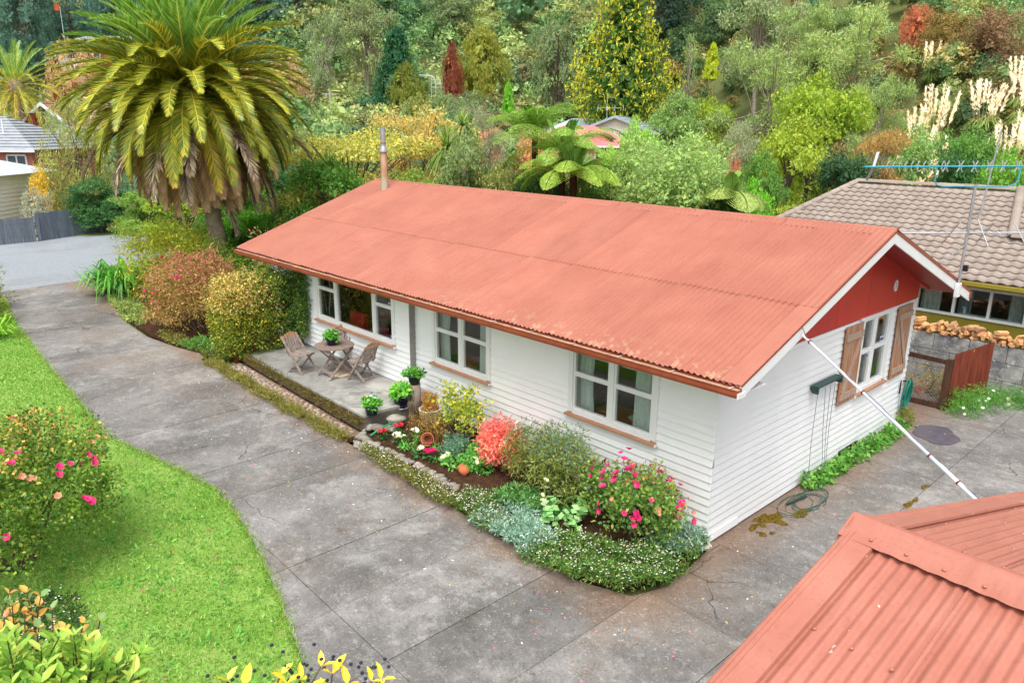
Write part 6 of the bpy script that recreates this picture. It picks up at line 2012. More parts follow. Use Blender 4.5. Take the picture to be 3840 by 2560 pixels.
shrub('left_shrub', 'bronze tinted fuzzy shrub at the left edge of the drive', 'shrub', (-22.9, -5.9, .36), (1.1, 1.0, 1.3), g1(((138, 134, 62), 4), ((112, 122, 56), 3), ((166, 140, 80), 2)), 170, 28, .1, .03, .28, .2, LEAF, 5, z0=1.25, low=-.7, tips=(g1(((190, 120, 90), 1), ((176, 140, 90), 2)), 1.6, .5))
shrub('left_shrub', 'olive shrub nearer on the left edge of the drive', 'shrub', (-20.9, -5.75, .36), (.8, .75, .8), g1(((120, 126, 52), 4), ((98, 112, 46), 3), ((146, 140, 66), 2)), 110, 26, .09, .03, .24, .2, LEAF, 4, z0=.75, low=-.6)

# ------------------------------------------------------------------ the big palm
def frond(base, dirh, el0, length, droop, wid, pal, dead=False, nleaf=62, twist=0.0):
    """one pinnate frond: arching rachis and two ranks of leaflets"""
    d_ = np.array([math.cos(dirh), math.sin(dirh), 0])
    pts = []
    p = np.array(base, float); el = el0
    n = 14; st_ = length / n
    dirs = []
    for i in range(n + 1):
        pts.append(p.copy())
        v = d_ * math.cos(el) + np.array([0, 0, math.sin(el)])
        dirs.append(v)
        p = p + v * st_
        el -= droop / n * (.5 + 1.2 * i / n)
        el = max(el, -1.45)
    pts = np.array(pts); dirs = np.array(dirs)
    ts = np.linspace(.1, .995, nleaf)
    f = ts * n; i0 = np.minimum(f.astype(int), n - 1); fr_ = (f - i0)[:, None]
    P_ = pts[i0] * (1 - fr_) + pts[i0 + 1] * fr_
    V_ = nrm(dirs[i0] * (1 - fr_) + dirs[i0 + 1] * fr_)
    sideh = np.array([-d_[1], d_[0], 0.0])
    side = nrm(np.cross(V_, np.cross(np.tile(sideh, (nleaf, 1)), V_)))
    upv = nrm(np.cross(side, V_)); upv *= np.sign(upv[:, 2:3] + 1e-6) if not dead else 1
    ll = wid * (np.sin(np.pi * np.clip(ts * .88 + .12, 0, 1)) ** .55) * .95 + wid * .12
    Q, C_ = [], []
    for sg in (-1, 1):
        A = side * sg * (.66 if not dead else .5) + V_ * (.8 + .5 * ts[:, None]) + upv * (.3 if not dead else -.3) + rng.normal(size=V_.shape) * (.05 if not dead else .16)
        N = upv + side * sg * -.35
        Q.append(leaf_quads(P_, A, N, ll * rng.uniform(.9, 1.1, nleaf), wid * .085 if not dead else wid * .085, .03, .3)); C_.append(pick(pal, nleaf))
    # rachis as a chain of quads
    r_ = .035 * (1 - .85 * np.linspace(0, 1, n + 1))[:, None]
    sd_ = nrm(np.cross(dirs, np.cross(np.tile(sideh, (n + 1, 1)), dirs)))
    Rq = np.stack([pts[:-1] - sd_[:-1] * r_[:-1], pts[:-1] + sd_[:-1] * r_[:-1], pts[1:] + sd_[1:] * r_[1:], pts[1:] - sd_[1:] * r_[1:]], 1)
    Rq[:, :, 2] += .004
    Q.append(Rq); C_.append(np.tile(np.array(S(206, 190, 84) if not dead else S(150, 120, 92)), (n, 1)))
    return np.concatenate(Q), np.concatenate(C_)

def palm_tree(label, loc, trunk_h, trunk_r, nf, flen, name='palm_tree', det=62, dead=True):
    o = thing(name, label, 'palm', loc)
    lx, ly, lz = loc
    m = MB()
    prof = [(trunk_r * 1.25, 0)]
    k = int(trunk_h / .11)
    for i in range(k):
        z_ = trunk_h * i / k
        prof += [(trunk_r * (1.06 + .05 * (i % 2)), z_ + .02), (trunk_r * (.95 + .05 * (i % 2)), z_ + .09)]
    prof += [(trunk_r * 1.2, trunk_h), (trunk_r * 1.7, trunk_h + .35), (trunk_r * 1.5, trunk_h + .8), (trunk_r * .6, trunk_h + 1.3), (.001, trunk_h + 1.5)]
    m.lathe(prof, loc, 16)
    m.build('trunk', pm('palm_trunk', S(182, 166, 148), S(134, 120, 106), 5, .9, .15, bump=.8, bscale=14, bdist=.04), o)
    # frond rings from the upright spear to the dead skirt
    ga = 2.39996
    top = np.array([lx, ly, lz + trunk_h + .95])
    for i in range(nf):
        t_ = i / (nf - 1)
        az = i * ga + rng.normal() * .08
        if t_ < .92:
            s_ = t_ / .92
            el = R(84) - s_ ** .8 * R(140)
            dr = .5 + .85 * math.sin(min(1, s_ * 1.3) * math.pi * .5) - .25 * max(0, s_ - .6) + .12 * rng.normal()
            ln = flen * (1.0 - .12 * abs(s_ - .35)) * (.72 + .28 * min(1, s_ / .22)) * rng.uniform(.93, 1.06)
            young = g1(((112, 150, 66), 4), ((132, 168, 80), 3), ((158, 184, 104), 1))
            mature = g1(((126, 138, 46), 4), ((154, 156, 50), 4), ((190, 178, 62), 3), ((96, 116, 44), 3))
            old = g1(((160, 148, 46), 4), ((196, 172, 58), 3), ((128, 130, 44), 3), ((150, 124, 62), 1))
            pal = young if s_ < .22 else (mature if s_ < .7 else old)
            Q, cc = frond(top - np.array([0, 0, .5 * s_]) + .18 * np.array([math.cos(az), math.sin(az), 0]), az, el, ln, dr, .56, pal, False, det)
            if s_ > .75:                                   # browned tips on the oldest green fronds
                far = np.linalg.norm(Q.mean(1) - top, axis=1) > ln * rng.uniform(.7, .95)
                cc[far] = pick(g1(((182, 150, 110), 2), ((160, 130, 100), 2)), int(far.sum()))
            quad_obj('frond', Q, cc, GLOSS, o)
        elif dead:
            Q, cc = frond(top - np.array([0, 0, .9]) + .3 * np.array([math.cos(az), math.sin(az), 0]), az, R(-36) + .3 * rng.normal(), flen * rng.uniform(.8, 1.04), .95 + .25 * rng.random(), .62, g1(((158, 142, 122), 4), ((132, 114, 96), 3), ((182, 168, 146), 2), ((108, 90, 74), 2)), True, det)
            quad_obj('dead_frond', Q, cc, DRY, o)
    for k in range(5):
        az = rng.uniform(0, 6.28)
        C = top + np.array([.45 * math.cos(az), .45 * math.sin(az), -.25]) + rng.normal(size=(14, 3)) * .1
        Q = clump_leaves(C, .12, 8, .16, .03, droop=.6)
        quad_obj('flower_stalk', Q, pick(g1(((206, 150, 60), 2), ((176, 120, 60), 2)), len(Q)), DRY, o)
    return o
big_palm = palm_tree('huge date palm with skirt of dead fronds beside the drive', (-19.55, 1.0, .36), 6.15, .25, 280, 3.9, det=84)
big_palm.rotation_mode = 'QUATERNION'
big_palm.rotation_quaternion = Quaternion(Vector((FD[0], FD[1], 0)), R(-5))
TREES = [
    ('conifer_tree', 'tiered', -43.8, 51.5, 17.1, 11.2, 'gold_mac', 'golden yellow layered conifer with bare trunk on the hill foot'),
    ('cypress_tree', 'cypress', -64.3, 51.0, 14.0, 7.5, 'olive_gold', 'large rounded olive gold cypress beside the rusty red cypress'),
    ('cypress_tree', 'cypress', -63.2, 46.0, 11.9, 3.2, 'rust', 'rusty red brown cypress left of the large olive gold cypress'),
    ('conifer_tree', 'conifer', -74.3, 46.2, 14.5, 7.8, 'dark_green', 'dark green cone shaped conifer above the chimney flue'),
    ('conifer_tree', 'cypress', -61.4, 38.5, 9.7, 5.1, 'olive_dark', 'dark olive rounded conifer below the dark green cone'),
    ('pine_tree', 'pine', -54.0, 53.1, 14.0, 6.2, 'grey_green', 'tall grey green tree with visible bare trunk left of golden conifer'),
    ('conifer_tree', 'conifer', -47.5, 39.8, 8.3, 2.1, 'bright_green', 'small bright green conifer above the tree ferns'),
    ('pine_tree', 'pine', -54.0, 71.4, 9.9, 8.0, 'near_black', 'tall near black pine right behind the golden conifer'),
    ('pine_tree', 'pine', -54.7, 80.6, 4.1, 9.1, 'near_black', 'dark pine in the top centre between golden conifer and pale gum'),
    ('poplar_tree', 'column', -39.8, 56.9, 9.5, 2.2, 'pale_green', 'narrow pale green poplar with bare twigs beside golden conifer'),
    ('conifer_tree', 'conifer', -42.4, 64.8, 3.7, 1.9, 'lime', 'small lime yellow conifer below the dark pines'),
    ('gum_tree', 'gum', -31.5, 55.1, 12.5, 6.9, 'gum', 'pale grey green gum tree with trunk showing at the top'),
    ('feathery_tree', 'wispy', -24.4, 45.3, 12.2, 7.1, 'silver_green', 'silvery green feathery tree left of the grove on the right slope'),
    ('feathery_tree', 'wispy', -21.0, 51.4, 11.5, 7.3, 'silver_green2', 'tall silvery green feathery tree with pale bare stems'),
    ('feathery_tree', 'wispy', -25.7, 53.6, 10.7, 6.0, 'silver_green', 'silvery green feathery tree between two taller feathery trees'),
    ('feathery_tree', 'wispy', -16.1, 44.8, 9.2, 3.6, 'silver_green', 'low silvery feathery tree left of the pampas plumes'),
    ('broadleaf_tree', 'broad', -14.7, 32.3, 9.0, 5.2, 'yellow_green', 'broad yellow green tree crown behind the tiled roof'),
    ('broadleaf_tree', 'broad', -13.7, 28.3, 6.8, 4.3, 'yellow_green2', 'lower bright yellow green tree in front of broad crown'),
    ('broadleaf_tree', 'broad', -12.0, 22.5, 5.2, 2.2, 'mid_green', 'mid green tree right of the pale bushy tree behind house'),
    ('broadleaf_tree', 'broad', -9.3, 23.8, 5.3, 2.9, 'dark_green2', 'dark glossy tree left of the bronze shrub by tiled roof'),
    ('feathery_tree', 'wispy', -8.9, 26.1, 6.1, 2.8, 'bronze', 'bronze orange feathery shrub above the tiled roof ridge'),
    ('broadleaf_tree', 'broad', -8.6, 30.5, 6.5, 3.6, 'mid_green2', 'soft green tree behind the right tiled roof below pampas'),
    ('broadleaf_tree', 'broad', -5.9, 27.2, 5.5, 2.3, 'deep_green', 'deep green dense shrub tree behind the teal aerial'),
    ('broadleaf_tree', 'broad', -7.4, 35.1, 6.5, 3.4, 'mid_green', 'green leafy tree under the lowest pampas plumes'),
    ('broadleaf_tree', 'broad', -3.3, 25.8, 5.8, 2.4, 'bright_green2', 'bright green tree at the right edge above tiled roof'),
    ('feathery_tree', 'wispy', -18.1, 30.4, 6.9, 2.6, 'grey_twig', 'thin grey twiggy tree above the orange leaved shrub'),
    ('shrub', 'dome', -11.5, 19.2, 4.9, 0.8, 'orange_leaf', 'small shrub with bright orange red leaves behind the ridge'),
    ('deciduous_tree', 'cherry', -20.3, 6.5, 6.2, 5.6, 'autumn_yellow', 'yellow and orange autumn tree right of the big palm'),
    ('deciduous_tree', 'cherry', -21.4, 10.3, 6.7, 4.6, 'autumn_peach', 'peach tinted autumn tree behind the chimney flue'),
    ('broadleaf_tree', 'broad', -18.9, 4.9, 5.2, 3.2, 'mid_green3', 'glossy mid green tree behind left roof end'),
    ('broadleaf_tree', 'broad', -16.1, 8.8, 6.1, 2.8, 'grey_green2', 'dusky grey green tree left of the tree ferns'),
    ('broadleaf_tree', 'broad', -17.4, 7.2, 4.5, 3.2, 'mid_green4', 'leafy green shrub just behind the flue'),
    ('broadleaf_tree', 'broad', -15.6, 9.5, 4.2, 2.1, 'olive_leaf', 'olive green shrub behind ridge left of tree ferns'),
    ('bushy_tree', 'soft', -9.5, 12.3, 6.3, 5.7, 'pale_soft', 'pale soft bushy tree standing behind the ridge'),
    ('broadleaf_tree', 'broad', -16.8, 19.3, 6.5, 2.0, 'fresh_green', 'fresh green upright tree left of the pale bushy tree'),
    ('broadleaf_tree', 'broad', -13.2, 14.5, 5.2, 2.4, 'mid_green', 'mid green shrub between tree ferns and pale bushy tree'),
    ('broadleaf_tree', 'broad', -11.4, 11.4, 4.4, 2.1, 'deep_green', 'deep green shrub under the large tree fern'),
    ('broadleaf_tree', 'broad', -7.9, 14.4, 4.5, 1.9, 'bright_green', 'bright leafy shrub right of the pale bushy tree'),
    ('deciduous_tree', 'dome', -31.4, 27.6, 5.7, 3.3, 'orange_tree', 'orange autumn tree behind the upper tree fern'),
    ('deciduous_tree', 'dome', -36.0, 27.2, 5.7, 2.2, 'orange_tree2', 'salmon orange autumn tree left of the tree ferns'),
    ('feathery_tree', 'wispy', -32.2, 23.9, 7.8, 2.9, 'grey_twig', 'greyish twiggy tree above the salmon autumn tree'),
    ('willow_tree', 'willow', -44.2, 3.0, 7.1, 4.5, 'willow', 'drooping yellow green willow behind the dark fence'),
    ('broadleaf_tree', 'broad', -40.1, 2.7, 3.3, 3.3, 'deep_green', 'dark green bush behind the fence below willow'),
    ('shrub', 'dome', -43.6, 0.8, 3.6, 1.0, 'yellow_leaf', 'yellow leaved shrub beside the white house corner'),
    ('shrub', 'dome', -40.8, -0.1, 2.6, 1.4, 'grey_bush', 'grey leaved round bush inside the dark fence'),
    ('deciduous_tree', 'dome', -106.1, 19.3, 12.7, 6.9, 'tan_tree', 'tan brown bare round tree on the left hillside'),
    ('deciduous_tree', 'dome', -87.9, 39.1, 11.6, 5.8, 'tan_tree2', 'tan brown round tree right of the palm crown'),
    ('gum_tree', 'gum', -93.9, 54.7, 18.1, 8.7, 'gum2', 'large dull green gum tree at the top left of centre'),
    ('gum_tree', 'gum', -94.2, 48.4, 16.6, 5.8, 'gum3', 'bushy grey green gum left of the larger gum'),
    ('pine_tree', 'pine', -141.4, 22.1, 20.3, 8.7, 'blue_pine', 'blue green pine at the top left corner'),
    ('pine_tree', 'pine', -144.7, 29.5, 17.5, 8.5, 'blue_pine', 'blue green pine second from the top left corner'),
    ('pine_tree', 'pine', -147.7, 37.6, 16.5, 9.0, 'blue_pine', 'blue green pine left of the palm top'),
    ('pine_tree', 'pine', -143.3, 62.5, 12.6, 10.9, 'blue_pine', 'blue green pine just right of the palm top'),
    ('pine_tree', 'pine', -144.3, 71.4, 11.7, 10.4, 'blue_pine', 'blue green pine above the tan round tree'),
    ('pine_tree', 'pine', -111.4, 85.0, 12.1, 10.4, 'grey_green', 'grey green pine high above the rusty cypress'),
    ('shrub', 'dome', -20.8, 61.2, 3.9, 2.3, 'red_shrub', 'orange red shrub at the top of the right slope'),
    ('shrub', 'dome', -17.7, 59.1, 4.3, 3.6, 'brown_shrub', 'brown olive shrub on the right slope near the top'),
    ('shrub', 'dome', -14.1, 58.1, 4.9, 3.8, 'brown_shrub2', 'brown purple shrub mass at the top right corner'),
    ('broadleaf_tree', 'broad', -26.0, 4.0, 3.9, 3.1, 'mid_green3', 'dense green tree right behind the palm trunk'),
    ('broadleaf_tree', 'broad', -26.3, 5.9, 4.3, 3.3, 'deep_green', 'dark green tree between palm and house roof'),
    ('broadleaf_tree', 'broad', -21.3, 4.6, 4.0, 2.5, 'mid_green', 'leafy tree touching the left roof end from behind'),
    ('broadleaf_tree', 'broad', -22.8, 3.9, 3.0, 2.9, 'bright_green', 'bright green low shrub left of the roof end'),
    ('broadleaf_tree', 'broad', -28.5, 3.1, 3.2, 3.3, 'yellow_green', 'yellow green tree behind the palm skirt'),
    ('broadleaf_tree', 'broad', -33.8, 3.2, 3.0, 3.2, 'mid_green4', 'green tree behind the left half of the palm skirt'),
    ('broadleaf_tree', 'broad', -39.9, 3.7, 2.4, 2.7, 'deep_green', 'dark bush at the right end of the charcoal fence'),
    ('broadleaf_tree', 'broad', -57.8, 40.0, 7.7, 4.2, 'grey_green2', 'grey green tree standing below the street lamp'),
    ('broadleaf_tree', 'broad', -55.9, 35.9, 7.5, 3.5, 'olive_leaf', 'olive tree below the dark olive conifer'),
    ('broadleaf_tree', 'broad', -51.3, 38.5, 7.6, 4.7, 'grey_green', 'dusky tree below the olive gold cypress'),
    ('broadleaf_tree', 'broad', -22.7, 22.1, 5.0, 2.7, 'mid_green2', 'soft green shrub in front of the pink roofed house'),
    ('broadleaf_tree', 'broad', -25.3, 27.8, 5.1, 2.5, 'fresh_green', 'fresh green shrub in front of the cream cottage'),
    ('broadleaf_tree', 'broad', -15.0, 10.1, 5.0, 2.6, 'olive_leaf', 'olive shrub under the upper tree fern'),
    ('broadleaf_tree', 'broad', -13.3, 10.1, 4.9, 2.3, 'deep_green', 'dark shrub between the tree fern trunks'),
    ('broadleaf_tree', 'broad', -12.2, 10.7, 4.5, 2.3, 'mid_green', 'green shrub right of the lowest tree fern'),
    ('broadleaf_tree', 'broad', -15.7, 7.0, 3.9, 2.3, 'mid_green4', 'green shrub behind the ridge right of the flue'),
    ('broadleaf_tree', 'broad', -7.7, 12.2, 4.4, 1.7, 'deep_green', 'dark shrub behind the ridge right of the pale bushy tree'),
    ('broadleaf_tree', 'broad', -36.0, 49.9, 7.7, 4.9, 'mid_green2', 'green tree right of the golden conifer trunk'),
    ('broadleaf_tree', 'broad', -30.5, 46.3, 7.7, 4.1, 'yellow_green', 'yellow green tree above the cream cottage roof end'),
]
# ------------------------------------------------------------------ trees: one builder per kind, unit height, copied and tinted
def proto(kind, seed, leaf=1.0):
    r = np.random.default_rng(seed)
    tr_ = MB()
    Q = []
    def crown(C, rad, n, L, W, **kw):
        Q.append(clump_leaves(np.asarray(C), rad, n, L * leaf, W * leaf, r=r, **kw))
    def core(C, n, L, W, sh=(.66, .66, .96)):                 # older, larger leaves deep inside keep the crown opaque
        C0 = np.asarray(C) * sh
        dd = nrm(C0 * (1, 1, .25) - (0, 0, 0)) ; m_ = len(C0)
        for _ in range(n):
            A_ = np.cross(dd, r.normal(size=dd.shape)); P0 = C0 + r.normal(size=dd.shape) * .02
            Q.append(leaf_quads(P0 - nrm(A_) * L * leaf * .5, A_, dd + r.normal(size=dd.shape) * .25, L * leaf * r.uniform(.7, 1.1, m_), W * leaf, .02))
    def trunk(h, r0, r1, wob=.02):
        pts = [(wob * r.normal() * k / 3, wob * r.normal() * k / 3, h * k / 4) for k in range(5)]
        tr_.tube(pts, list(np.linspace(r0, r1, 5)), 7, False)
        return pts
    def limbs(C, z0, z1, n, rad=.008):
        for e in C[r.permutation(len(C))[:n]]:
            z = r.uniform(z0, z1)
            tr_.tube([(0, 0, z), (e[0] * .5, e[1] * .5, z + (e[2] - z) * .6), tuple(e)], [rad, rad * .7, rad * .3], 5, False)
    if kind == 'dome':
        C = dome_pts(150, .42, .42, .46, .5, .16, .3, r, -.85)
        crown(C, np.array([[.09, .09, .08]]), 40, .034, .02, wild=.6)
        core(C, 3, .10, .07, (.75, .75, .92))
        trunk(.4, .03, .02); limbs(C, .1, .35, 12)
    elif kind == 'broad':
        C = np.concatenate([dome_pts(34, .17, .17, .12, 0, .2, .3, r, -.5) + c for c in [(0, 0, .82)] + [(.27 * math.cos(a) * q, .27 * math.sin(a) * q, z) for a, q, z in zip(r.uniform(0, 6.28, 13), r.uniform(.6, 1.15, 13), r.uniform(.22, .78, 13))]])
        crown(C, np.array([[.055, .055, .04]]), 26, .027, .014, wild=.55, droop=.1)
        core(C, 1, .07, .05, (.82, .82, .97))
        trunk(.6, .03, .014); limbs(C, .15, .6, 26)
    elif kind == 'soft':
        C = np.concatenate([dome_pts(60, .12, .12, .2, 0, .2, .3, r, -.7) + (.30 * math.cos(a) * q, .30 * math.sin(a) * q, z) for a, q, z in zip(r.uniform(0, 6.28, 16), r.uniform(.2, 1.1, 16), r.uniform(.2, .72, 16))])
        crown(C, np.array([[.04, .04, .055]]), 44, .018, .007, wild=.5, droop=-.5)
        core(C, 2, .035, .022, (.85, .85, .97))
        trunk(.5, .03, .014); limbs(C, .1, .5, 14)
    elif kind == 'cherry':
        C = np.concatenate([dome_pts(20, .15, .15, .07, 0, .25, .4, r, -.6) + (.36 * math.cos(a) * q, .36 * math.sin(a) * q, z) for a, q, z in zip(r.uniform(0, 6.28, 22), r.uniform(.2, 1.15, 22), r.uniform(.35, .93, 22))])
        crown(C, np.array([[.05, .05, .03]]), 30, .024, .009, wild=.6, droop=.55)
        trunk(.5, .025, .012); limbs(C, .2, .5, 40, .007)
    elif kind == 'conifer':
        C = []
        for k in range(210):
            t_ = r.random() ** 1.3; a = r.uniform(0, 6.28); q = (1 - t_) ** .62 * r.uniform(.75, 1.02) + .02
            C.append((.48 * q * math.cos(a), .48 * q * math.sin(a), .06 + .93 * t_ - .05 * q))
        crown(np.array(C), np.array([[.065, .065, .045]]), 30, .042, .016, droop=.15, upn=.6)
        core(C, 3, .11, .08, (.74, .74, .97))
        trunk(.95, .03, .004)
    elif kind == 'cypress':
        C = []
        for k in range(230):
            t_ = r.random(); a = r.uniform(0, 6.28)
            q = (math.sin(math.pi * (1 - t_) ** .75 * .62) ** .8) * (1 + .12 * math.sin(a * 5 + t_ * 18)) * r.uniform(.85, 1.0)
            C.append((.47 * q * math.cos(a), .47 * q * math.sin(a), .03 + .95 * t_))
        crown(np.array(C), np.array([[.06, .06, .06]]), 34, .036, .014, droop=-.45, wild=.35)
        core(C, 3, .11, .08, (.8, .8, .97))
        trunk(.8, .03, .01)
    elif kind == 'tiered':
        C, Rr = [], []
        nt = 14
        for k in range(nt):                                   # flat tiers of upturned sprays with gaps between
            t_ = k / (nt - 1)
            mx = .5 * (1 - t_) ** .62 * (.70 + .30 * min(1, t_ / .22)) + .025
            nb = max(7, int(26 * mx / .5))
            for b_ in range(nb):
                a = 2 * math.pi * b_ / nb + k * .7 + r.normal() * .1
                ln = mx * r.uniform(.72, 1.08)
                zz = .27 + .72 * t_ + r.normal() * .006
                for q in np.linspace(.25, 1.0, 6):
                    C.append((ln * q * math.cos(a), ln * q * math.sin(a), zz - .02 * q + .035 * q * q * q)); Rr.append(q)
        C = np.array(C)
        crown(C, np.array([[.034, .034, .008]]), 15, .028, .010, out=1.0, droop=-.2, upn=.9, wild=.3)
        tierq = np.repeat(np.array(Rr), 15)
        core(C, 1, .06, .04, (.6, .6, 1.0)); tierq = np.concatenate([tierq, np.zeros(len(C))])
        trunk(.92, .03, .006); limbs(C, .26, .8, 40, .006)
    elif kind == 'pine':
        C = []
        for k in range(70):
            t_ = r.random(); a = r.uniform(0, 6.28); q = (.25 + .75 * math.sin(math.pi * (.15 + .8 * (1 - t_)))) * r.uniform(.35, 1.05)
            C.append((.42 * q * math.cos(a), .42 * q * math.sin(a), .28 + .7 * t_))
        C = np.array(C)
        crown(C, np.array([[.1, .1, .05]]), 64, .04, .012, droop=-.1, upn=.6, wild=.6)
        core(C, 4, .09, .05, (.8, .8, .98))
        trunk(.97, .024, .006); limbs(C, .25, .9, 40, .006)
    elif kind == 'column':
        C = []
        for k in range(110):
            t_ = r.random(); a = r.uniform(0, 6.28); q = math.sin(math.pi * (.12 + .8 * t_)) * r.uniform(.3, 1.0)
            C.append((.45 * q * math.cos(a), .45 * q * math.sin(a), .05 + .9 * t_))
        C = np.array(C)
        crown(C[:80], np.array([[.1, .1, .05]]), 14, .04, .02, droop=-.6)
        trunk(.95, .06, .015); limbs(C, .05, .5, 40, .012)
    elif kind == 'gum':
        cs = [(.34 * math.cos(a) * q, .34 * math.sin(a) * q, z) for a, q, z in zip(r.uniform(0, 6.28, 17), r.uniform(.2, 1.1, 17), r.uniform(.35, .92, 17))]
        C = np.concatenate([dome_pts(18, .12, .12, .075, 0, .2, .3, r, -.4) + np.array(c) for c in cs])
        crown(C, np.array([[.045, .045, .03]]), 18, .035, .012, droop=.5, wild=.6)
        trunk(.85, .028, .008, .03); limbs(C, .2, .75, 44, .009)
    elif kind == 'wispy':
        cs = [(.42 * math.cos(a) * q, .42 * math.sin(a) * q, z) for a, q, z in zip(r.uniform(0, 6.28, 30), r.uniform(.1, 1.15, 30), r.uniform(.2, .93, 30))]
        C = np.concatenate([dome_pts(16, .12, .12, .06, 0, .25, .5, r, -.5) + np.array(c) for c in cs])
        crown(C, np.array([[.05, .05, .025]]), 24, .034, .007, droop=.25, wild=.7)
        trunk(.7, .02, .008, .04); limbs(C, .05, .6, 60, .006)
    elif kind == 'willow':
        C = []
        for k in range(150):
            t_ = r.random(); a = r.uniform(0, 6.28); q = math.sqrt(max(0, 1 - (t_ - .35) ** 2 / .45)) * r.uniform(.4, 1.0)
            C.append((.42 * q * math.cos(a), .42 * q * math.sin(a), .1 + .88 * t_))
        C = np.array(C)
        crown(C, np.array([[.05, .05, .12]]), 90, .026, .007, droop=1.3, wild=.4)
        trunk(.6, .04, .015); limbs(C, .2, .6, 24, .008)
    Q = np.concatenate(Q)
    Q[:, :, 2] = np.maximum(Q[:, :, 2], .004)
    cc = np.ones((len(Q), 3)) * (1 + .10 * r.normal(size=(len(Q), 1)))
    if kind == 'tiered':                       # yellow young tips on green sprays
        y_ = r.random(len(Q)) < np.clip((tierq - .62) * 1.9, .02, .72)
        cc = np.where(y_[:, None], np.array(S(190, 186, 54)), np.array(S(76, 112, 48))) * (1 + .1 * r.normal(size=(len(Q), 1)))
        return Q, np.clip(cc, .01, 2), tr_
    # a scatter of warmer, paler leaves keeps a crown from being one flat tint
    k = r.random(len(Q)) < .2
    cc[k] *= (1.28, 1.12, .9)
    return Q, np.clip(cc, .3, 2), tr_
TONES = {
    'gold_mac': (255, 255, 255), 'olive_gold': (132, 138, 54), 'rust': (128, 72, 50), 'dark_green': (44, 92, 58), 'olive_dark': (112, 122, 48), 'grey_green': (116, 134, 92),
    'bright_green': (112, 172, 50), 'near_black': (46, 72, 56), 'pale_green': (140, 162, 104), 'lime': (176, 190, 50), 'gum': (138, 154, 108), 'silver_green': (144, 166, 100),
    'silver_green2': (158, 178, 108), 'yellow_green': (138, 162, 54), 'yellow_green2': (150, 168, 60), 'mid_green': (98, 140, 62), 'mid_green2': (128, 160, 90), 'mid_green3': (92, 136, 56),
    'mid_green4': (116, 148, 64), 'dark_green2': (58, 92, 58), 'deep_green': (66, 108, 58), 'bright_green2': (112, 162, 62), 'bronze': (166, 138, 82), 'grey_twig': (150, 158, 124),
    'orange_leaf': (188, 122, 98), 'autumn_yellow': (178, 178, 88), 'autumn_peach': (190, 172, 98), 'grey_green2': (124, 144, 92), 'olive_leaf': (138, 148, 82), 'pale_soft': (146, 174, 104),
    'fresh_green': (146, 186, 82), 'orange_tree': (188, 146, 100), 'orange_tree2': (208, 150, 118), 'willow': (150, 156, 86), 'yellow_leaf': (204, 178, 62), 'grey_bush': (158, 160, 140),
    'tan_tree': (176, 148, 104), 'tan_tree2': (172, 150, 112), 'gum2': (128, 142, 96), 'gum3': (132, 150, 104), 'blue_pine': (74, 108, 92), 'red_shrub': (180, 116, 84),
    'brown_shrub': (134, 118, 66), 'brown_shrub2': (132, 106, 78)}
PROTO = {}
for kd in ('dome', 'broad', 'soft', 'cherry', 'conifer', 'cypress', 'tiered', 'pine', 'column', 'gum', 'wispy', 'willow'):
    for v_ in range(3 if kd in ('broad', 'dome', 'wispy') else 2):
        Qp, cp, tp_ = proto(kd, 100 + v_ + 7 * len(PROTO))
        PROTO[kd, v_] = (quad_mesh('crown', Qp, cp, LEAFBG), tp_.mesh('trunk', BARKP if kd in ('gum', 'wispy', 'column') else BARK), len(Qp))
def tree(name, label, cat, kind, x, y, h, w, tone, group=None, var=None, z=None):
    z = float(H(x, y)) if z is None else z
    o = thing(name, label, cat, (x, y, z - .1), group)
    nv = len([k for k in PROTO if k[0] == kind])
    cm, tm, _ = PROTO[kind, (var if var is not None else rng.integers(nv)) % nv]
    fw = {'conifer': 1.0, 'cypress': 1.0, 'tiered': 1.0, 'column': .95}.get(kind, .9)
    a_ = rng.uniform(0, 6.28)
    for nm, me_ in (('crown', cm), ('trunk', tm)):
        c_ = bpy.data.objects.new(nm, me_)
        link(c_, o)
        c_.scale = (w / fw, w / fw, h)
        c_.rotation_euler = (0, 0, a_)
        if nm == 'crown':
            c_.color = (*S(*TONES[tone]), 1)
    return o
for i, (nm, kd, x, y, h, w, tone, lb) in enumerate(TREES):
    tree(nm, lb, 'shrub' if nm == 'shrub' else ('tree'), kd, x, y, h, w * 1.08, tone, var=i)

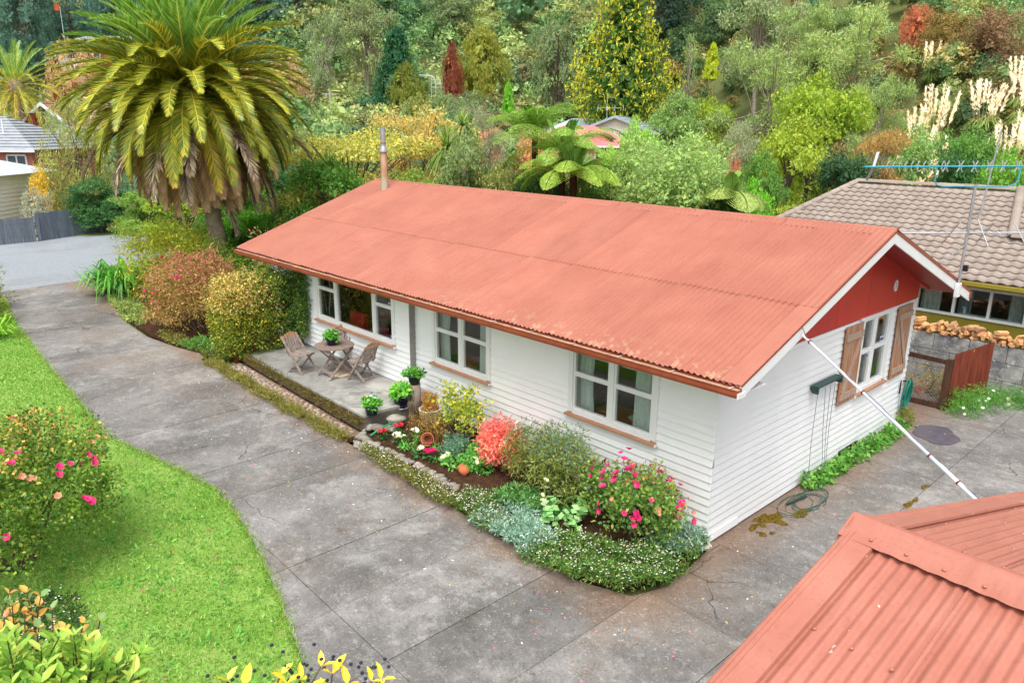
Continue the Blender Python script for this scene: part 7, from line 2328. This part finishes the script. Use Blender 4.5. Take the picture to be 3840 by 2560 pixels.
# tree ferns ---------------------------------------------------------------
def fern_frond(base, az, el0, ln, droop, wid, pal):
    d_ = np.array([math.cos(az), math.sin(az), 0]); p = np.array(base, float); el = el0; n = 16
    pts, dirs = [], []
    for i in range(n + 1):
        pts.append(p.copy()); v = d_ * math.cos(el) + np.array([0, 0, math.sin(el)]); dirs.append(v); p = p + v * ln / n
        el -= droop / n * (.4 + 1.3 * i / n)
    pts, dirs = np.array(pts), np.array(dirs)
    side = np.array([-d_[1], d_[0], 0.0])
    Q, cc = [], []
    npn = 24
    for k, t_ in enumerate(np.linspace(.12, .985, npn)):
        f = t_ * n; i0 = min(int(f), n - 1); fr_ = f - i0
        P0 = pts[i0] * (1 - fr_) + pts[i0 + 1] * fr_; V = dirs[i0]
        upv = np.cross(side, V); upv = upv if upv[2] > 0 else -upv
        pl_ = wid * (math.sin(math.pi * min(1, t_ * .8 + .2)) ** .7) + .05
        for sg in (-1, 1):
            ax = side * sg * .92 + V * .38 - upv * .22
            ax = ax / np.linalg.norm(ax)
            m_ = 9
            s_ = np.linspace(.06, .96, m_)
            PP = P0 + ax * pl_ * s_[:, None] - upv * (pl_ * .25 * s_ ** 2)[:, None]
            for s2 in (-1, 1):
                A = np.tile(V * s2 + ax * .5, (m_, 1)); N = np.tile(upv, (m_, 1)) + rng.normal(size=(m_, 3)) * .15
                Q.append(leaf_quads(PP, A, N, .095 * (1.05 - s_) + .025, .05, .05)); cc.append(pick(pal, m_))
    r_ = .018 * (1 - .8 * np.linspace(0, 1, n + 1))[:, None]
    Rq = np.stack([pts[:-1] - side * r_[:-1], pts[:-1] + side * r_[:-1], pts[1:] + side * r_[1:], pts[1:] - side * r_[1:]], 1)
    Q.append(Rq + (0, 0, .006)); cc.append(np.tile(np.array(S(110, 96, 56)), (n, 1)))
    return np.concatenate(Q), np.concatenate(cc)
def tree_fern(label, x, y, ztop, nf, ln, pal, el=(25, 60)):
    z = float(H(x, y))
    o = thing('tree_fern', label, 'tree fern', (x, y, z))
    MB().tube([(x, y, z), (x + .05, y, z + (ztop - z) * .5), (x, y, ztop)], [.13, .1, .12], 9).build('trunk', pm('fern_trunk', S(70, 52, 40), S(48, 38, 32), 9, .95, .1, bump=.7), o)
    for k in range(nf):
        az = k * 2 * math.pi / nf + rng.normal() * .12
        Q, cc = fern_frond((x, y, ztop), az, R(rng.uniform(*el)), ln * rng.uniform(.85, 1.1), 1.35 + .35 * rng.random(), .5, pal)
        quad_obj('frond', Q, cc, LEAF, o)
    for k in range(4):
        az = rng.uniform(0, 6.28)
        Q, cc = fern_frond((x, y, ztop), az, R(78), ln * .45, .6, .2, g1(((130, 168, 80), 1)))
        quad_obj('frond', Q, cc, LEAF, o)
FP = g1(((126, 160, 64), 4), ((146, 176, 80), 3), ((104, 140, 56), 3), ((168, 184, 98), 1))
tree_fern('upper tree fern behind the ridge with upright young fronds', -14.4, 10.5, 6.0, 11, 2.1, FP, (30, 65))
tree_fern('large tree fern in the middle behind the ridge', -12.2, 9.6, 5.35, 16, 2.5, FP, (15, 50))
tree_fern('lowest tree fern with broad fronds just behind the ridge', -11.3, 9.2, 4.75, 14, 2.3, g1(((136, 164, 62), 4), ((156, 180, 74), 3), ((118, 150, 56), 3)), (10, 40))
tree_fern('small flat tree fern behind the right part of the ridge', -7.4, 12.3, 4.25, 9, 1.45, g1(((146, 164, 86), 4), ((164, 180, 100), 3), ((120, 148, 66), 2)), (5, 25))
# cabbage tree
def cabbage(label, x, y, ztop, n, ln):
    z = float(H(x, y))
    o = thing('cabbage_tree', label, 'tree', (x, y, z))
    MB().tube([(x, y, z), (x + .1, y, (z + ztop) / 2), (x, y, ztop)], [.12, .09, .08], 8).build('trunk', BARKP, o)
    Q, cc = [], []
    for k in range(n):
        d_ = nrm(rng.normal(size=3) + (0, 0, .15)); el = d_[2]
        h_ = np.array([d_[0], d_[1], 0]); h_ = h_ / np.linalg.norm(h_); sd_ = np.array([-h_[1], h_[0], 0]) * .03
        cur = [np.array([x, y, ztop]) + d_ * ln * t_ + np.array([0, 0, -.75 * ln * t_ ** 2.4 * (1 - max(el, 0) * .8)]) for t_ in np.linspace(0, 1, 5)]
        c_ = pick(g1(((118, 150, 62), 4), ((146, 172, 80), 3), ((92, 122, 50), 2), ((160, 150, 90), 1)), 1)[0]
        for i in range(4):
            w0, w1 = (1, 1, .8, .5, .05)[i], (1, 1, .8, .5, .05)[i + 1]
            Q.append([cur[i] - sd_ * w0, cur[i] + sd_ * w0, cur[i + 1] + sd_ * w1, cur[i + 1] - sd_ * w1]); cc.append(c_)
    quad_obj('crown', np.array(Q), np.array(cc), GLOSS, o)
cabbage('spiky cabbage tree head left of the tree ferns', -17.4, 8.9, 5.4, 190, 1.15)
cabbage('smaller cabbage tree head above and right of the first', -18.2, 10.3, 6.2, 120, .9)
# second palm far left
palm_tree('second date palm far behind on the left edge', (-63.3, 4.2, 1.9), 6.2, .35, 70, 4.6, det=34)

# pampas plumes on the right slope ---------------------------------------------
def pampas(label, x, y, h, n, spread):
    z = float(H(x, y))
    o = thing('pampas_grass', label, 'grass clump', (x, y, z), 'pampas grass on the slope')
    Q, cc = [], []
    for k in range(160):
        a_ = rng.uniform(0, 6.28); d_ = np.array([math.cos(a_), math.sin(a_), 0]); sd_ = np.array([-d_[1], d_[0], 0]) * .035
        rr = spread * rng.uniform(.5, 1.1); hh = h * .5 * rng.uniform(.6, 1.1)
        cur = [np.array([x, y, z]) + d_ * rr * t_ + np.array([0, 0, hh * (2.1 * t_ - 1.6 * t_ * t_)]) for t_ in np.linspace(0, 1, 4)]
        c_ = pick(g1(((128, 156, 84), 3), ((150, 170, 100), 3), ((172, 170, 110), 1)), 1)[0]
        for i in range(3):
            Q.append([cur[i] - sd_, cur[i] + sd_, cur[i + 1] + sd_ * .6, cur[i + 1] - sd_ * .6]); cc.append(c_)
    quad_obj('leaves', np.array(Q), np.array(cc), LEAF, o)
    for k in range(n):
        a_ = rng.uniform(0, 6.28); rr = spread * 1.05 * math.sqrt(rng.random()); top = h * rng.uniform(.72, 1.05)
        b_ = np.array([x + rr * .3 * math.cos(a_), y + rr * .3 * math.sin(a_), z]); e_ = np.array([x + rr * math.cos(a_), y + rr * math.sin(a_), z + top])
        dirn_ = (e_ - b_) / np.linalg.norm(e_ - b_); pl_ = h * .36
        ts = rng.random(70)
        P_ = e_ - dirn_ * pl_ * (1 - ts)[:, None]
        wd = np.sin(math.pi * (.08 + .86 * ts)) * .075
        A = dirn_ * 1.0 + rng.normal(size=(70, 3)) * .35
        Qp = leaf_quads(P_ + rng.normal(size=(70, 3)) * wd[:, None] * .5, A, rng.normal(size=(70, 3)), .26, .05)
        st_ = np.array([[b_ - (.012, 0, 0), b_ + (.012, 0, 0), e_ + (.008, 0, 0), e_ - (.008, 0, 0)]])
        quad_obj('plume', np.concatenate([Qp, st_]), np.concatenate([pick(g1(((250, 236, 214), 4), ((240, 222, 196), 3), ((255, 248, 236), 2)), 70), np.array([S(206, 186, 130)])]), DRY, o)
for i, (x, y, h, n, sp, lb) in enumerate([
        (-14.3, 50.1, 3.6, 13, 1.25, 'tallest pampas clump on the left side of the plumed slope'), (-14.2, 47.2, 3.0, 14, 1.3, 'pampas clump below the tallest one'), (-13.2, 44.6, 2.8, 16, 1.5, 'lowest left pampas clump above the tiled roof'),
        (-11.6, 51.0, 3.0, 13, 1.3, 'pampas clump in the upper middle of the plumed slope'), (-10.9, 45.4, 2.8, 13, 1.2, 'lowest middle pampas clump above the aerial'), (-10.2, 52.6, 3.0, 6, 1.0, 'small pampas clump on the upper right of the slope'),
        (-9.4, 51.0, 3.2, 10, 1.1, 'pampas clump at the upper right edge'), (-8.6, 46.5, 3.4, 13, 1.3, 'pampas clump at the right edge above the mast'), (-15.6, 50.4, 2.6, 6, .9, 'small pampas clump left of the tallest one'), (-17.6, 57, 2.6, 5, .8, 'far pampas clump near the top of the right slope')]):
    pampas(lb, x, y, h * 1.3, n + 4, sp)

# ------------------------------------------------------------------ the bush-clad hillside: one mass
def low_crown(seed, kind, far=False):
    r = np.random.default_rng(seed)
    n, L, W = (15, .078, .05) if far else (22, .058, .038)
    if kind == 0:
        C = dome_pts(26 if far else 36, .40, .40, .38, .5, .2, .1, r, -.4); q = clump_leaves(C, np.array([[.13, .13, .10]]), n, L, W, wild=.35, r=r, nn=.25)
    elif kind == 1:
        C = np.array([(.40 * (1 - t) ** .7 * math.cos(a) * k, .40 * (1 - t) ** .7 * math.sin(a) * k, .1 + .88 * t) for t, a, k in zip(r.random(34) ** 1.2, r.uniform(0, 6.28, 34), r.uniform(.6, 1, 34))]); q = clump_leaves(C, np.array([[.13, .13, .1]]), n, L, W * .8, droop=.1, r=r, nn=.3)
    else:
        cs = [(.34 * math.cos(a) * k, .34 * math.sin(a) * k, z) for a, k, z in zip(r.uniform(0, 6.28, 7), r.uniform(.2, 1.1, 7), r.uniform(.35, .9, 7))]
        C = np.concatenate([dome_pts(5, .15, .15, .09, 0, .2, .3, r) + np.array(c) for c in cs]); q = clump_leaves(C, np.array([[.1, .1, .06]]), n, L * .9, W * .75, droop=.2, wild=.6, r=r, nn=.3)
    C2 = C * (.78, .78, .95)
    dd = nrm((C2 - (0, 0, .45)))
    A_ = np.cross(dd, r.normal(size=dd.shape))
    q = np.concatenate([q, leaf_quads(C2 - nrm(A_) * .13, A_, dd + r.normal(size=dd.shape) * .2, .2 if far else .18, .14 if far else .13, .02)])
    q[:, :, 2] = np.maximum(q[:, :, 2], .0)
    return q
LOW = [low_crown(300 + i, i % 3 if i % 4 else 0) for i in range(9)]
LOWF = [low_crown(330 + i, i % 3 if i % 4 else 0, True) for i in range(9)]
HT = [((122, 148, 92), 5), ((106, 138, 86), 5), ((140, 164, 102), 4), ((154, 166, 106), 4), ((90, 124, 84), 3), ((148, 152, 92), 2), ((92, 124, 88), 3), ((170, 150, 90), .5), ((186, 136, 84), .25), ((110, 106, 70), 1.2)]
hq, hc = [], []
cnt = 0
tries = 0
u_ = 44.0
trees_xy = np.array([(t_[2], t_[3]) for t_ in TREES])
while u_ < 205:
    step = 2.6 + u_ * .016
    half = .80 * u_
    v_ = -half * 1.2
    while v_ < half:
        uu, vv = u_ + rng.normal() * step * .35, v_ + rng.normal() * step * .35
        x = CAM.x + FD[0] * uu + RD[0] * vv; y = CAM.y + FD[1] * uu + RD[1] * vv
        v_ += step * (.5 if v_ > 14 and u_ < 90 else (.65 if v_ > 4 and u_ < 125 else 1))
        tries += 1
        hz_ = float(H(x, y))
        # only where the wood stands: not in the housing strip, not over what the frame cannot see
        valley = uu < 84 - .5 * max(vv, 0) if vv < 16 else uu < 84 - 1.25 * vv
        bear = vv / uu
        if valley and (uu < 52 + 6 * rng.random() or bear > .36): continue
        if valley and any(b0 < bear < b1 and uu < lim for b0, b1, lim in ((-.70, -.53, 70), (.03, .24, 78), (.24, .36, 60))): continue
        el_ = (hz_ + 3 - CAM.z) / math.hypot(uu, vv)
        if el_ > .26 or el_ < -.06: continue
        if math.hypot(uu, vv) > 205: continue
        if np.min(np.hypot(trees_xy[:, 0] - x, trees_xy[:, 1] - y)) < 1.5: continue
        right = vv > 12
        hgt = rng.uniform(3.5, 8.0) if not right else rng.uniform(1.8, 4.0)
        if uu > 150: hgt = rng.uniform(6, 11)
        if valley: hgt = min(hgt, CAM.z + uu * (.012 if uu < 66 else .045) * rng.uniform(.4, 1.1) - hz_)
        if uu < 106 and not valley: hgt = min(hgt, CAM.z + uu * .05 * rng.uniform(.5, 1.1) - hz_) if not right else hgt
        if hgt < 1.0: continue
        wd = hgt * rng.uniform(.8, 1.25)
        q = (LOW if math.hypot(uu, vv) < 104 else LOWF)[rng.integers(9)] * (wd, wd, hgt)
        a_ = rng.uniform(0, 6.28); ca, sa = math.cos(a_), math.sin(a_)
        q = np.stack([q[..., 0] * ca - q[..., 1] * sa + x, q[..., 0] * sa + q[..., 1] * ca + y, q[..., 2] + hz_ - .3], -1)
        vv_ = rng.uniform(.72, 1.3)
        base = vv_ * pick([(S(*c), w) for c, w in HT] + ([(S(160, 150, 92), 3), (S(150, 124, 72), 2), (S(128, 118, 68), 2)] if right else []), 1)[0]
        if vv < -45 and uu > 130: base = np.array(S(76, 104, 84)) * rng.uniform(.8, 1.15)
        hq.append(q); hc.append(base * (1 + .12 * rng.normal(size=(len(q), 1))))
        cnt += 1
    u_ += step * .9
def one_bush(uu, vv, hgt, wd, base):
    x = CAM.x + FD[0] * uu + RD[0] * vv; y = CAM.y + FD[1] * uu + RD[1] * vv
    q = LOW[rng.integers(9)] * (wd, wd, hgt)
    a_ = rng.uniform(0, 6.28); ca, sa = math.cos(a_), math.sin(a_)
    hq.append(np.stack([q[..., 0] * ca - q[..., 1] * sa + x, q[..., 0] * sa + q[..., 1] * ca + y, q[..., 2] + float(H(x, y)) - .2], -1))
    hc.append(np.array(base) * rng.uniform(.75, 1.25) * (1 + .12 * rng.normal(size=(len(q), 1))))
for _ in range(330):                                       # scrub and tussock of the plumed slope
    uu = rng.uniform(42, 98); vv = uu * rng.uniform(.40, .80)
    if uu < 84 - 1.25 * vv: continue
    hg_ = rng.uniform(.9, 2.3)
    one_bush(uu, vv, hg_, hg_ * rng.uniform(1.0, 1.6), pick(g1(((140, 140, 78), 4), ((164, 150, 92), 3), ((112, 126, 66), 4), ((124, 106, 66), 2), ((96, 112, 62), 2), ((186, 164, 104), 1)), 1)[0])
for _ in range(90):                                        # understorey behind the gums
    uu = rng.uniform(88, 128); vv = uu * rng.uniform(.16, .44)
    hg_ = rng.uniform(2.5, 5.5)
    one_bush(uu, vv, hg_, hg_ * rng.uniform(.8, 1.2), pick(g1(((92, 118, 72), 4), ((72, 98, 64), 4), ((116, 136, 84), 3)), 1)[0])
hill = quad_obj('hillside_bush', np.concatenate(hq), np.clip(np.concatenate(hc), .01, 1), LEAFBG)
tag(hill, 'dense native bush and garden trees massed over the valley side', 'bush', kind='stuff')

# ------------------------------------------------------------------ houses beyond
def simple_house(name, label, c, ridge_dir, length, width, z0, eave, ridge, wall_m, roof_m, hip=False, windows=(), over=.5, chim=None, barge=None):
    """c = centre xy; ridge_dir = angle of ridge; windows: (side, along, z, w, h)"""
    o = thing(name, label, 'house', (c[0], c[1], z0))
    Mx = Matrix.Translation((c[0], c[1], 0)) @ Matrix.Rotation(ridge_dir, 4, 'Z')
    P_ = lambda x, y, z: Mx @ Vector((x, y, z))
    l, w = length / 2, width / 2
    m = MB()
    m.add([P_(x, y, z) for z in (z0 - 1, eave) for x, y in ((-l, -w), (l, -w), (l, w), (-l, w))], MB.BOXF)
    if not hip:
        for sx in (-l, l):
            m.prism([P_(sx, -w, eave), P_(sx, w, eave), P_(sx, 0, ridge - .12)], (0, 0, 0), Mx.to_3x3() @ Vector((-.05 if sx > 0 else .05, 0, 0)))
    m.build('wall', wall_m, o)
    lo, wo = l + over, w + over
    ez = eave - (ridge - eave) / w * over * .4
    m = MB()
    if hip:
        h = min(wo, lo * .8)
        A, B_ = P_(-lo + h, 0, ridge), P_(lo - h, 0, ridge)
        q = [P_(-lo, -wo, ez), P_(lo, -wo, ez), P_(lo, wo, ez), P_(-lo, wo, ez), A, B_]
        m.add(q, [(0, 1, 5, 4), (2, 3, 4, 5), (1, 2, 5), (3, 0, 4), (3, 2, 1, 0)])
    else:
        for sg in (-1, 1):
            pts = [P_(-lo, 0, ridge), P_(lo, 0, ridge), P_(lo, sg * wo, ez), P_(-lo, sg * wo, ez)]
            if sg > 0: pts = pts[::-1]
            m.hexa([p - Vector((0, 0, .12)) for p in pts] + pts)
    rf = m.build('roof', roof_m, o)
    m = MB()
    for (xa, ya, xb, yb) in ((-lo, -wo, lo, -wo), (lo, wo, -lo, wo)):
        m.beam(P_(xa, ya, ez - .08), P_(xb, yb, ez - .08), .08, .14)
    m.build('gutter', barge or WHITE, rf)
    if not hip:
        for sx in (-lo - .02, lo + .02):
            for sg in (-1, 1):
                MB().beam(P_(sx, 0, ridge - .1), P_(sx, sg * wo, ez - .1), .05, .22).build('barge_board', barge or WHITE, rf)
    for side, al, z, ww, hh in windows:
        f = MB(); g_ = MB()
        if side in ('f', 'b'):
            yy = -w - .03 if side == 'f' else w + .03
            a, b = P_(al - ww / 2, yy, z), P_(al + ww / 2, yy, z)
        else:
            xx = -l - .03 if side == 'l' else l + .03
            a, b = P_(xx, al - ww / 2, z), P_(xx, al + ww / 2, z)
        for zz in (z, z + hh): f.beam(Vector((a.x, a.y, zz)), Vector((b.x, b.y, zz)), .1, .1)
        for t_ in (0, .5, 1):
            p = a + (b - a) * t_
            f.beam(p + Vector((0, 0, .05)), p + Vector((0, 0, hh - .05)), .098, .09, (b - a))
        fo = f.build('window', WHITE, o)
        g_.beam((a + b) / 2 + Vector((0, 0, .05)) , (a + b) / 2 + Vector((0, 0, hh - .05)), (b - a).length - .02, .03, (b - a).cross(Vector((0, 0, 1)))).build('pane', pm('far_glass', S(70, 82, 92), S(50, 60, 70), .3, .1, .6), fo)
    if chim:
        cx, cy, cw, cd, zt, cm_ = chim
        m = MB(); m.add([P_(cx + sx * cw / 2, cy + sy * cd / 2, z) for z in (z0, zt) for sx, sy in ((-1, -1), (1, -1), (1, 1), (-1, 1))], MB.BOXF)
        ch_ = m.build('chimney', cm_, o)
        m = MB(); m.add([P_(cx + sx * (cw / 2 + .08), cy + sy * (cd / 2 + .08), z) for z in (zt, zt + .12) for sx, sy in ((-1, -1), (1, -1), (1, 1), (-1, 1))], MB.BOXF)
        m.build('chimney_cap', pm('cap_white', S(210, 206, 200), None, 3), ch_)
    return o, rf, P_
def roof_lines(rf, P_, lo, wo, ez, ridge, n, mat, sides=(-1, 1)):
    """raised tile courses along a gable roof"""
    for sg in sides:
        for k in range(n):
            t_ = (k + .5) / n
            y = sg * wo * t_; z = ridge + (ez - ridge) * t_
            MB().beam(P_(-lo, y, z + .03), P_(lo, y, z + .03), .10, .05).build('tile_course', mat, rf)
face = YAW                       # right-hand direction in plan is (cos YAW, sin YAW)
M_CREAM = pm('cream_board', S(240, 237, 224), S(230, 227, 213), 1.5, .6, .3)
M_GREYR = pm('grey_iron_roof', S(176, 188, 200), S(158, 171, 184), 1.2, .5, .4)
M_PINKR = pm('pink_iron_roof', S(226, 130, 128), S(216, 118, 118), 1.0, .5, .4)
M_PALER = pm('pale_blue_roof', S(196, 212, 226), S(180, 198, 214), 1.0, .5, .4)
M_MINT = pm('mint_board', S(190, 226, 206), S(178, 216, 196), 1.5, .6, .3)
M_BRN = pm('brown_brick', S(142, 70, 54), S(120, 56, 44), 3, .85, .2)
M_TILR = pm('red_brown_tile', S(176, 136, 120), S(150, 112, 98), 1.5, .8, .2)
M_GTIL = pm('grey_tile', S(176, 180, 186), S(146, 152, 160), 2.2, .7, .3)
M_REDB = pm('red_brick_wall', S(186, 122, 104), S(166, 102, 88), 2, .85, .2)
o, rf, PP = simple_house('cottage', 'cream cottage with blue grey gable roof seen in the valley', (-42.0, 50.7), face + R(66), 9, 7.0, 2.5, 5.9, 7.3, M_CREAM, M_GREYR, windows=(('l', -1.2, 4.4, 1.3, .9), ('l', 1.2, 4.4, 1.3, .9), ('f', -2, 4.3, 1.4, 1.0)), barge=M_GREYR)
roof_lines(rf, PP, 5.0, 4.0, 5.82, 7.3, 7, M_GREYR)
simple_house('cottage', 'house with salmon pink hipped roof below the cream cottage', (-36.4, 37.2), face - R(8), 8.5, 6, 2.0, 5.0, 6.35, pm('pink_wall', S(226, 150, 140), None, 2), M_PINKR, True, windows=(('f', 2.2, 3.9, 1.4, .9),))
simple_house('cottage', 'pale blue roofed shed behind the pink roofed house', (-47.6, 50.2), face, 7, 5, 2.9, 6.0, 7.15, M_CREAM, M_PALER, True)
simple_house('shed', 'small weathered shed under the golden conifer', (-45.5, 53.5), face, 3.5, 3, 2.9, 6.0, 6.6, pm('shed_grey', S(150, 150, 140), S(120, 120, 110), 2), pm('shed_roof', S(180, 186, 176), None, 2), windows=(('f', 0, 4.6, 1.2, .8),))
o, rf, PP = simple_house('mint_house', 'mint green gabled house with brown chimney behind the willow', (-61.9, 10.5), face + R(59), 10, 6.0, 1.9, 6.1, 7.65, M_MINT, M_TILR, windows=(('l', 2.3, 4.4, .8, 1.1), ('l', -1.6, 4.4, 1.2, 1.1)), chim=(-5.4, 1.5, .75, 1.1, 6.9, M_BRN), over=.7)
roof_lines(rf, PP, 5.7, 3.7, 5.96, 7.65, 9, M_TILR)
ch2 = MB(); ch2.add([PP(-3.4 + sx, 1.2 + sy, z) for z in (5, 8.4) for sx, sy in ((-.4, -.4), (.4, -.4), (.4, .4), (-.4, .4))], MB.BOXF); ch2.build('chimney', M_BRN, o)
o, rf, PP = simple_house('brick_house', 'brick house with pale grey tiled hip roof at the left edge', (-58.3, .4), face, 12, 7.5, 1.0, 4.65, 6.6, M_REDB, M_GTIL, True, windows=(('f', 5.0, 3.3, 1.2, .9), ('f', 3.2, 3.3, 1.2, .9), ('f', 1.2, 3.3, 1.2, .9)))
for k in range(11):
    t_ = (k + .6) / 11.5
    lo_, wo_ = 6.5, 4.25
    h_ = min(wo_, lo_ * .8)
    z = 6.6 + (4.546 - 6.6) * t_
    MB().beam(PP(-lo_ + h_ * (1 - t_), -wo_ * t_, z + .03), PP(lo_ - h_ * (1 - t_), -wo_ * t_, z + .03), .10, .05).build('tile_course', M_GTIL, rf)
    MB().beam(PP(lo_ - h_ * (1 - t_), -wo_ * t_, z + .03), PP(lo_ - h_ * (1 - t_), wo_ * t_, z + .03), .10, .05).build('tile_course', M_GTIL, rf)
MB().tube([PP(3.4, -2.2, 5.2), PP(3.4, -2.2, 6.4)], .05, 8).build('vent_pipe', WHITE, rf)
o, rf, PP = simple_house('white_cottage', 'white weatherboard house corner at the far left edge', (-47.9, -2.9), face, 8, 5.5, .6, 3.5, 4.5, WHITE, pm('white_iron', S(206, 212, 220), S(190, 198, 208), 1, .5, .4), True, over=.5)
for k in range(14):
    MB().beam(PP(-4.0, -2.78, .7 + k * .22), PP(4.0, -2.78, .7 + k * .22), .03, .03).build('weatherboard', M_BOARD, o)
    MB().beam(PP(4.03, -2.75, .7 + k * .22), PP(4.03, 2.75, .7 + k * .22), .03, .03).build('weatherboard', M_BOARD, o)
simple_house('hill_house', 'brown house with big windows high on the left hillside', (-138.5, 34.5), face, 8.5, 7, 12, 19.6, 20.4, M_BRN, M_GREYR, windows=(('f', -2.0, 18.2, 2.4, 1.1), ('f', 1.6, 18.2, 2.4, 1.1), ('f', -2.4, 16.4, 2.2, 1.1)))
simple_house('hill_house', 'small white sided building left of the brown hill house', (-141.5, 29.5), face, 5, 5, 11, 17.6, 18.4, M_CREAM, M_PALER, windows=(('f', 0, 16.5, 1.6, .8),))

# dark paling fence at the street
M_FEN = pm('fence_charcoal', S(116, 124, 136), S(94, 101, 113), 4, .85, .2, bump=.3, rand=.14, stretch=(3, 3, .4))
fen = thing('paling_fence', 'charcoal paling fence closing the end of the gravel', 'fence', (-40.8, 1.0, .36))
def paling_run(a, b, h0, h1, w_=.15, base=.36):
    a, b = Vector((*a, base)), Vector((*b, base))
    L_ = (b - a).length; d_ = (b - a).normalized(); nn = int(L_ / w_)
    for k in range(nn):
        p0_ = a + d_ * (k * w_ + .006); p1_ = a + d_ * ((k + 1) * w_ - .006)
        hh = h0 + (h1 - h0) * k / nn + random.uniform(-.03, .03)
        n_ = Vector((-d_.y, d_.x, 0)) * (.012 + random.uniform(-.006, .006))
        MB().hexa([p0_ - n_, p1_ - n_, p1_ + n_, p0_ + n_] + [p + Vector((0, 0, hh)) for p in (p0_ - n_, p1_ - n_, p1_ + n_, p0_ + n_)]).build('paling', M_FEN, fen)
    for zz in (.3, h0 * .8):
        MB().beam(a + Vector((-.05, 0, zz)), b + Vector((-.05, 0, zz)), .05, .09).build('rail', M_FEN, fen)
    MB().box(a.x - .07, a.x + .07, a.y - .07, a.y + .07, base, base + h0 + .03).build('post', M_FEN, fen)
paling_run((-38.9, -.55), (-40.9, 3.2), 1.42, 1.45)
paling_run((-38.6, -3.4), (-38.85, -.6), 1.2, 1.25)
fen2 = thing('paling_fence', 'short charcoal fence end at the left edge by the bronze shrub', 'fence', (-32.0, -3.9, .36))
fen, _k = fen2, None
paling_run((-31.2, -5.6), (-32.4, -3.55), 1.1, 1.05)

# street lamp, poles, railing, car among the trees
M_STEEL = pm('lamp_steel', S(210, 214, 216), None, 3, .4, .5)
lamp = thing('street_lamp', 'pale curved street lamp among the trees above the flue', 'street lamp', (-64.4, 44.5, 2.9))
MB().tube([(-64.4, 44.5, 2.9), (-64.4, 44.5, 10.9), (-64.45, 44.4, 11.3), (-64.65, 44.2, 11.55), (-65.2, 43.6, 11.65)], .07, 8).build('column', M_STEEL, lamp)
MB().beam((-65.1, 43.7, 11.63), (-65.6, 43.2, 11.68), .2, .1).build('lamp_head', M_STEEL, lamp)
rl = thing('white_railing', 'white railing beside the street lamp', 'railing', (-65.5, 46, 2.9))
for zz in (10.5, 10.9, 11.3):
    MB().beam((-66.1, 45.2, zz), (-64.6, 46.8, zz), .05, .07).build('rail', M_STEEL, rl)
for k in range(3):
    x, y = -66.1 + .75 * k, 45.2 + .8 * k
    MB().tube([(x, y, 2.9), (x, y, 11.4)], .04, 6).build('post', M_STEEL, rl)
pl_ = thing('power_pole', 'grey power pole with crossarm right of the palm', 'pole', (-72.5, 36.0, 2.9))
MB().tube([(-72.5, 36, 2.9), (-72.5, 36, 9.9)], [.15, .11], 8).build('pole', pm('pole_grey', S(180, 180, 172), None, 3), pl_)
MB().beam((-73.1, 35.4, 9.6), (-71.9, 36.6, 9.6), .1, .12).build('crossarm', pm('pole_grey', S(180, 180, 172), None, 3), pl_)
av = thing('cottage_aerial', 'thin television aerial on a pole beside the cream cottage', 'aerial', (-41.6, 46.8, 3))
MB().tube([(-41.6, 46.8, 3), (-41.6, 46.8, 9.4)], .022, 6).build('mast', M_STEEL, av)
MB().beam((-42.2, 46.2, 8.0), (-40.7, 47.7, 8.0), .03, .03).build('boom', M_STEEL, av)
MB().beam((-41.9, 46.9, 8.9), (-41.2, 47.5, 8.95), .03, .03).build('boom', M_STEEL, av)
for k in range(4):
    MB().tube([(-42.2 + .55 * k, 46.2 + .55 * k, 7.75), (-42.2 + .55 * k, 46.2 + .55 * k, 8.25)], .025, 5).build('element', M_STEEL, av)
fl_ = thing('orange_flag', 'small orange red flag on a pole on the left hillside', 'flag', (-140.0, 27.0, 10))
MB().tube([(-140, 27, 10), (-140, 27, 24.3)], .06, 6).build('pole', M_STEEL, fl_)
MB().beam((-140.3, 26.6, 23.7), (-140.3, 26.6, 24.6), .7, .05, (FD[0], FD[1], 0)).build('cloth', pm('flag_orange', S(240, 100, 50), None, 3), fl_)


# ------------------------------------------------------------------ litter: leaves and petals blown over the concrete, moss in the joints
n = 520
lx_ = np.concatenate([rng.uniform(-13, 1.2, n), rng.uniform(.3, 3.2, 140)])
ly_ = np.concatenate([-2.35 - np.abs(rng.normal(size=n)) * .8, rng.uniform(-2, 8, 140)])
P_ = np.stack([lx_, ly_, np.clip(-.03 * lx_, 0, .36) + .042], 1)
keep = ~inside(LPOLY, lx_, ly_)
P_ = P_[keep]
Q = leaf_quads(P_, rng.normal(size=P_.shape) * (1, 1, .12), np.tile((0, 0, 1.0), (len(P_), 1)) + rng.normal(size=P_.shape) * .15, rng.uniform(.02, .055, len(P_)), rng.uniform(.012, .03, len(P_)))
lit = quad_obj('leaf_litter', Q, pick(g1(((150, 104, 60), 4), ((196, 160, 100), 3), ((120, 110, 66), 2), ((232, 226, 214), 1), ((226, 120, 150), 1)), len(Q)), DRY)
tag(lit, 'small fallen leaves and petals scattered over the concrete', 'leaf litter', kind='stuff')
mp = []
for x in jx:
    if x < -20 or x > 3.4: continue
    for _ in range(26):
        y = rng.uniform(-5.2, -2.3) if x < .2 else rng.uniform(-5, 8)
        if rng.random() < .5: mp.append((x + rng.normal() * .008, y, G(x) + .028))
for _ in range(60):
    mp.append((rng.uniform(-4.5, .5), -5.03 + rng.normal() * .008, .04))
mp = np.array(mp)
Q = clump_leaves(mp, np.array([[.02, .05, .012]]), 7, .03, .010, upn=.8)
mo = quad_obj('joint_weeds', Q, pick(g1(((120, 126, 60), 3), ((96, 104, 50), 3), ((146, 140, 80), 1)), len(Q)), LEAF)
tag(mo, 'tiny weeds and moss growing in the driveway joints', 'weeds', kind='stuff')
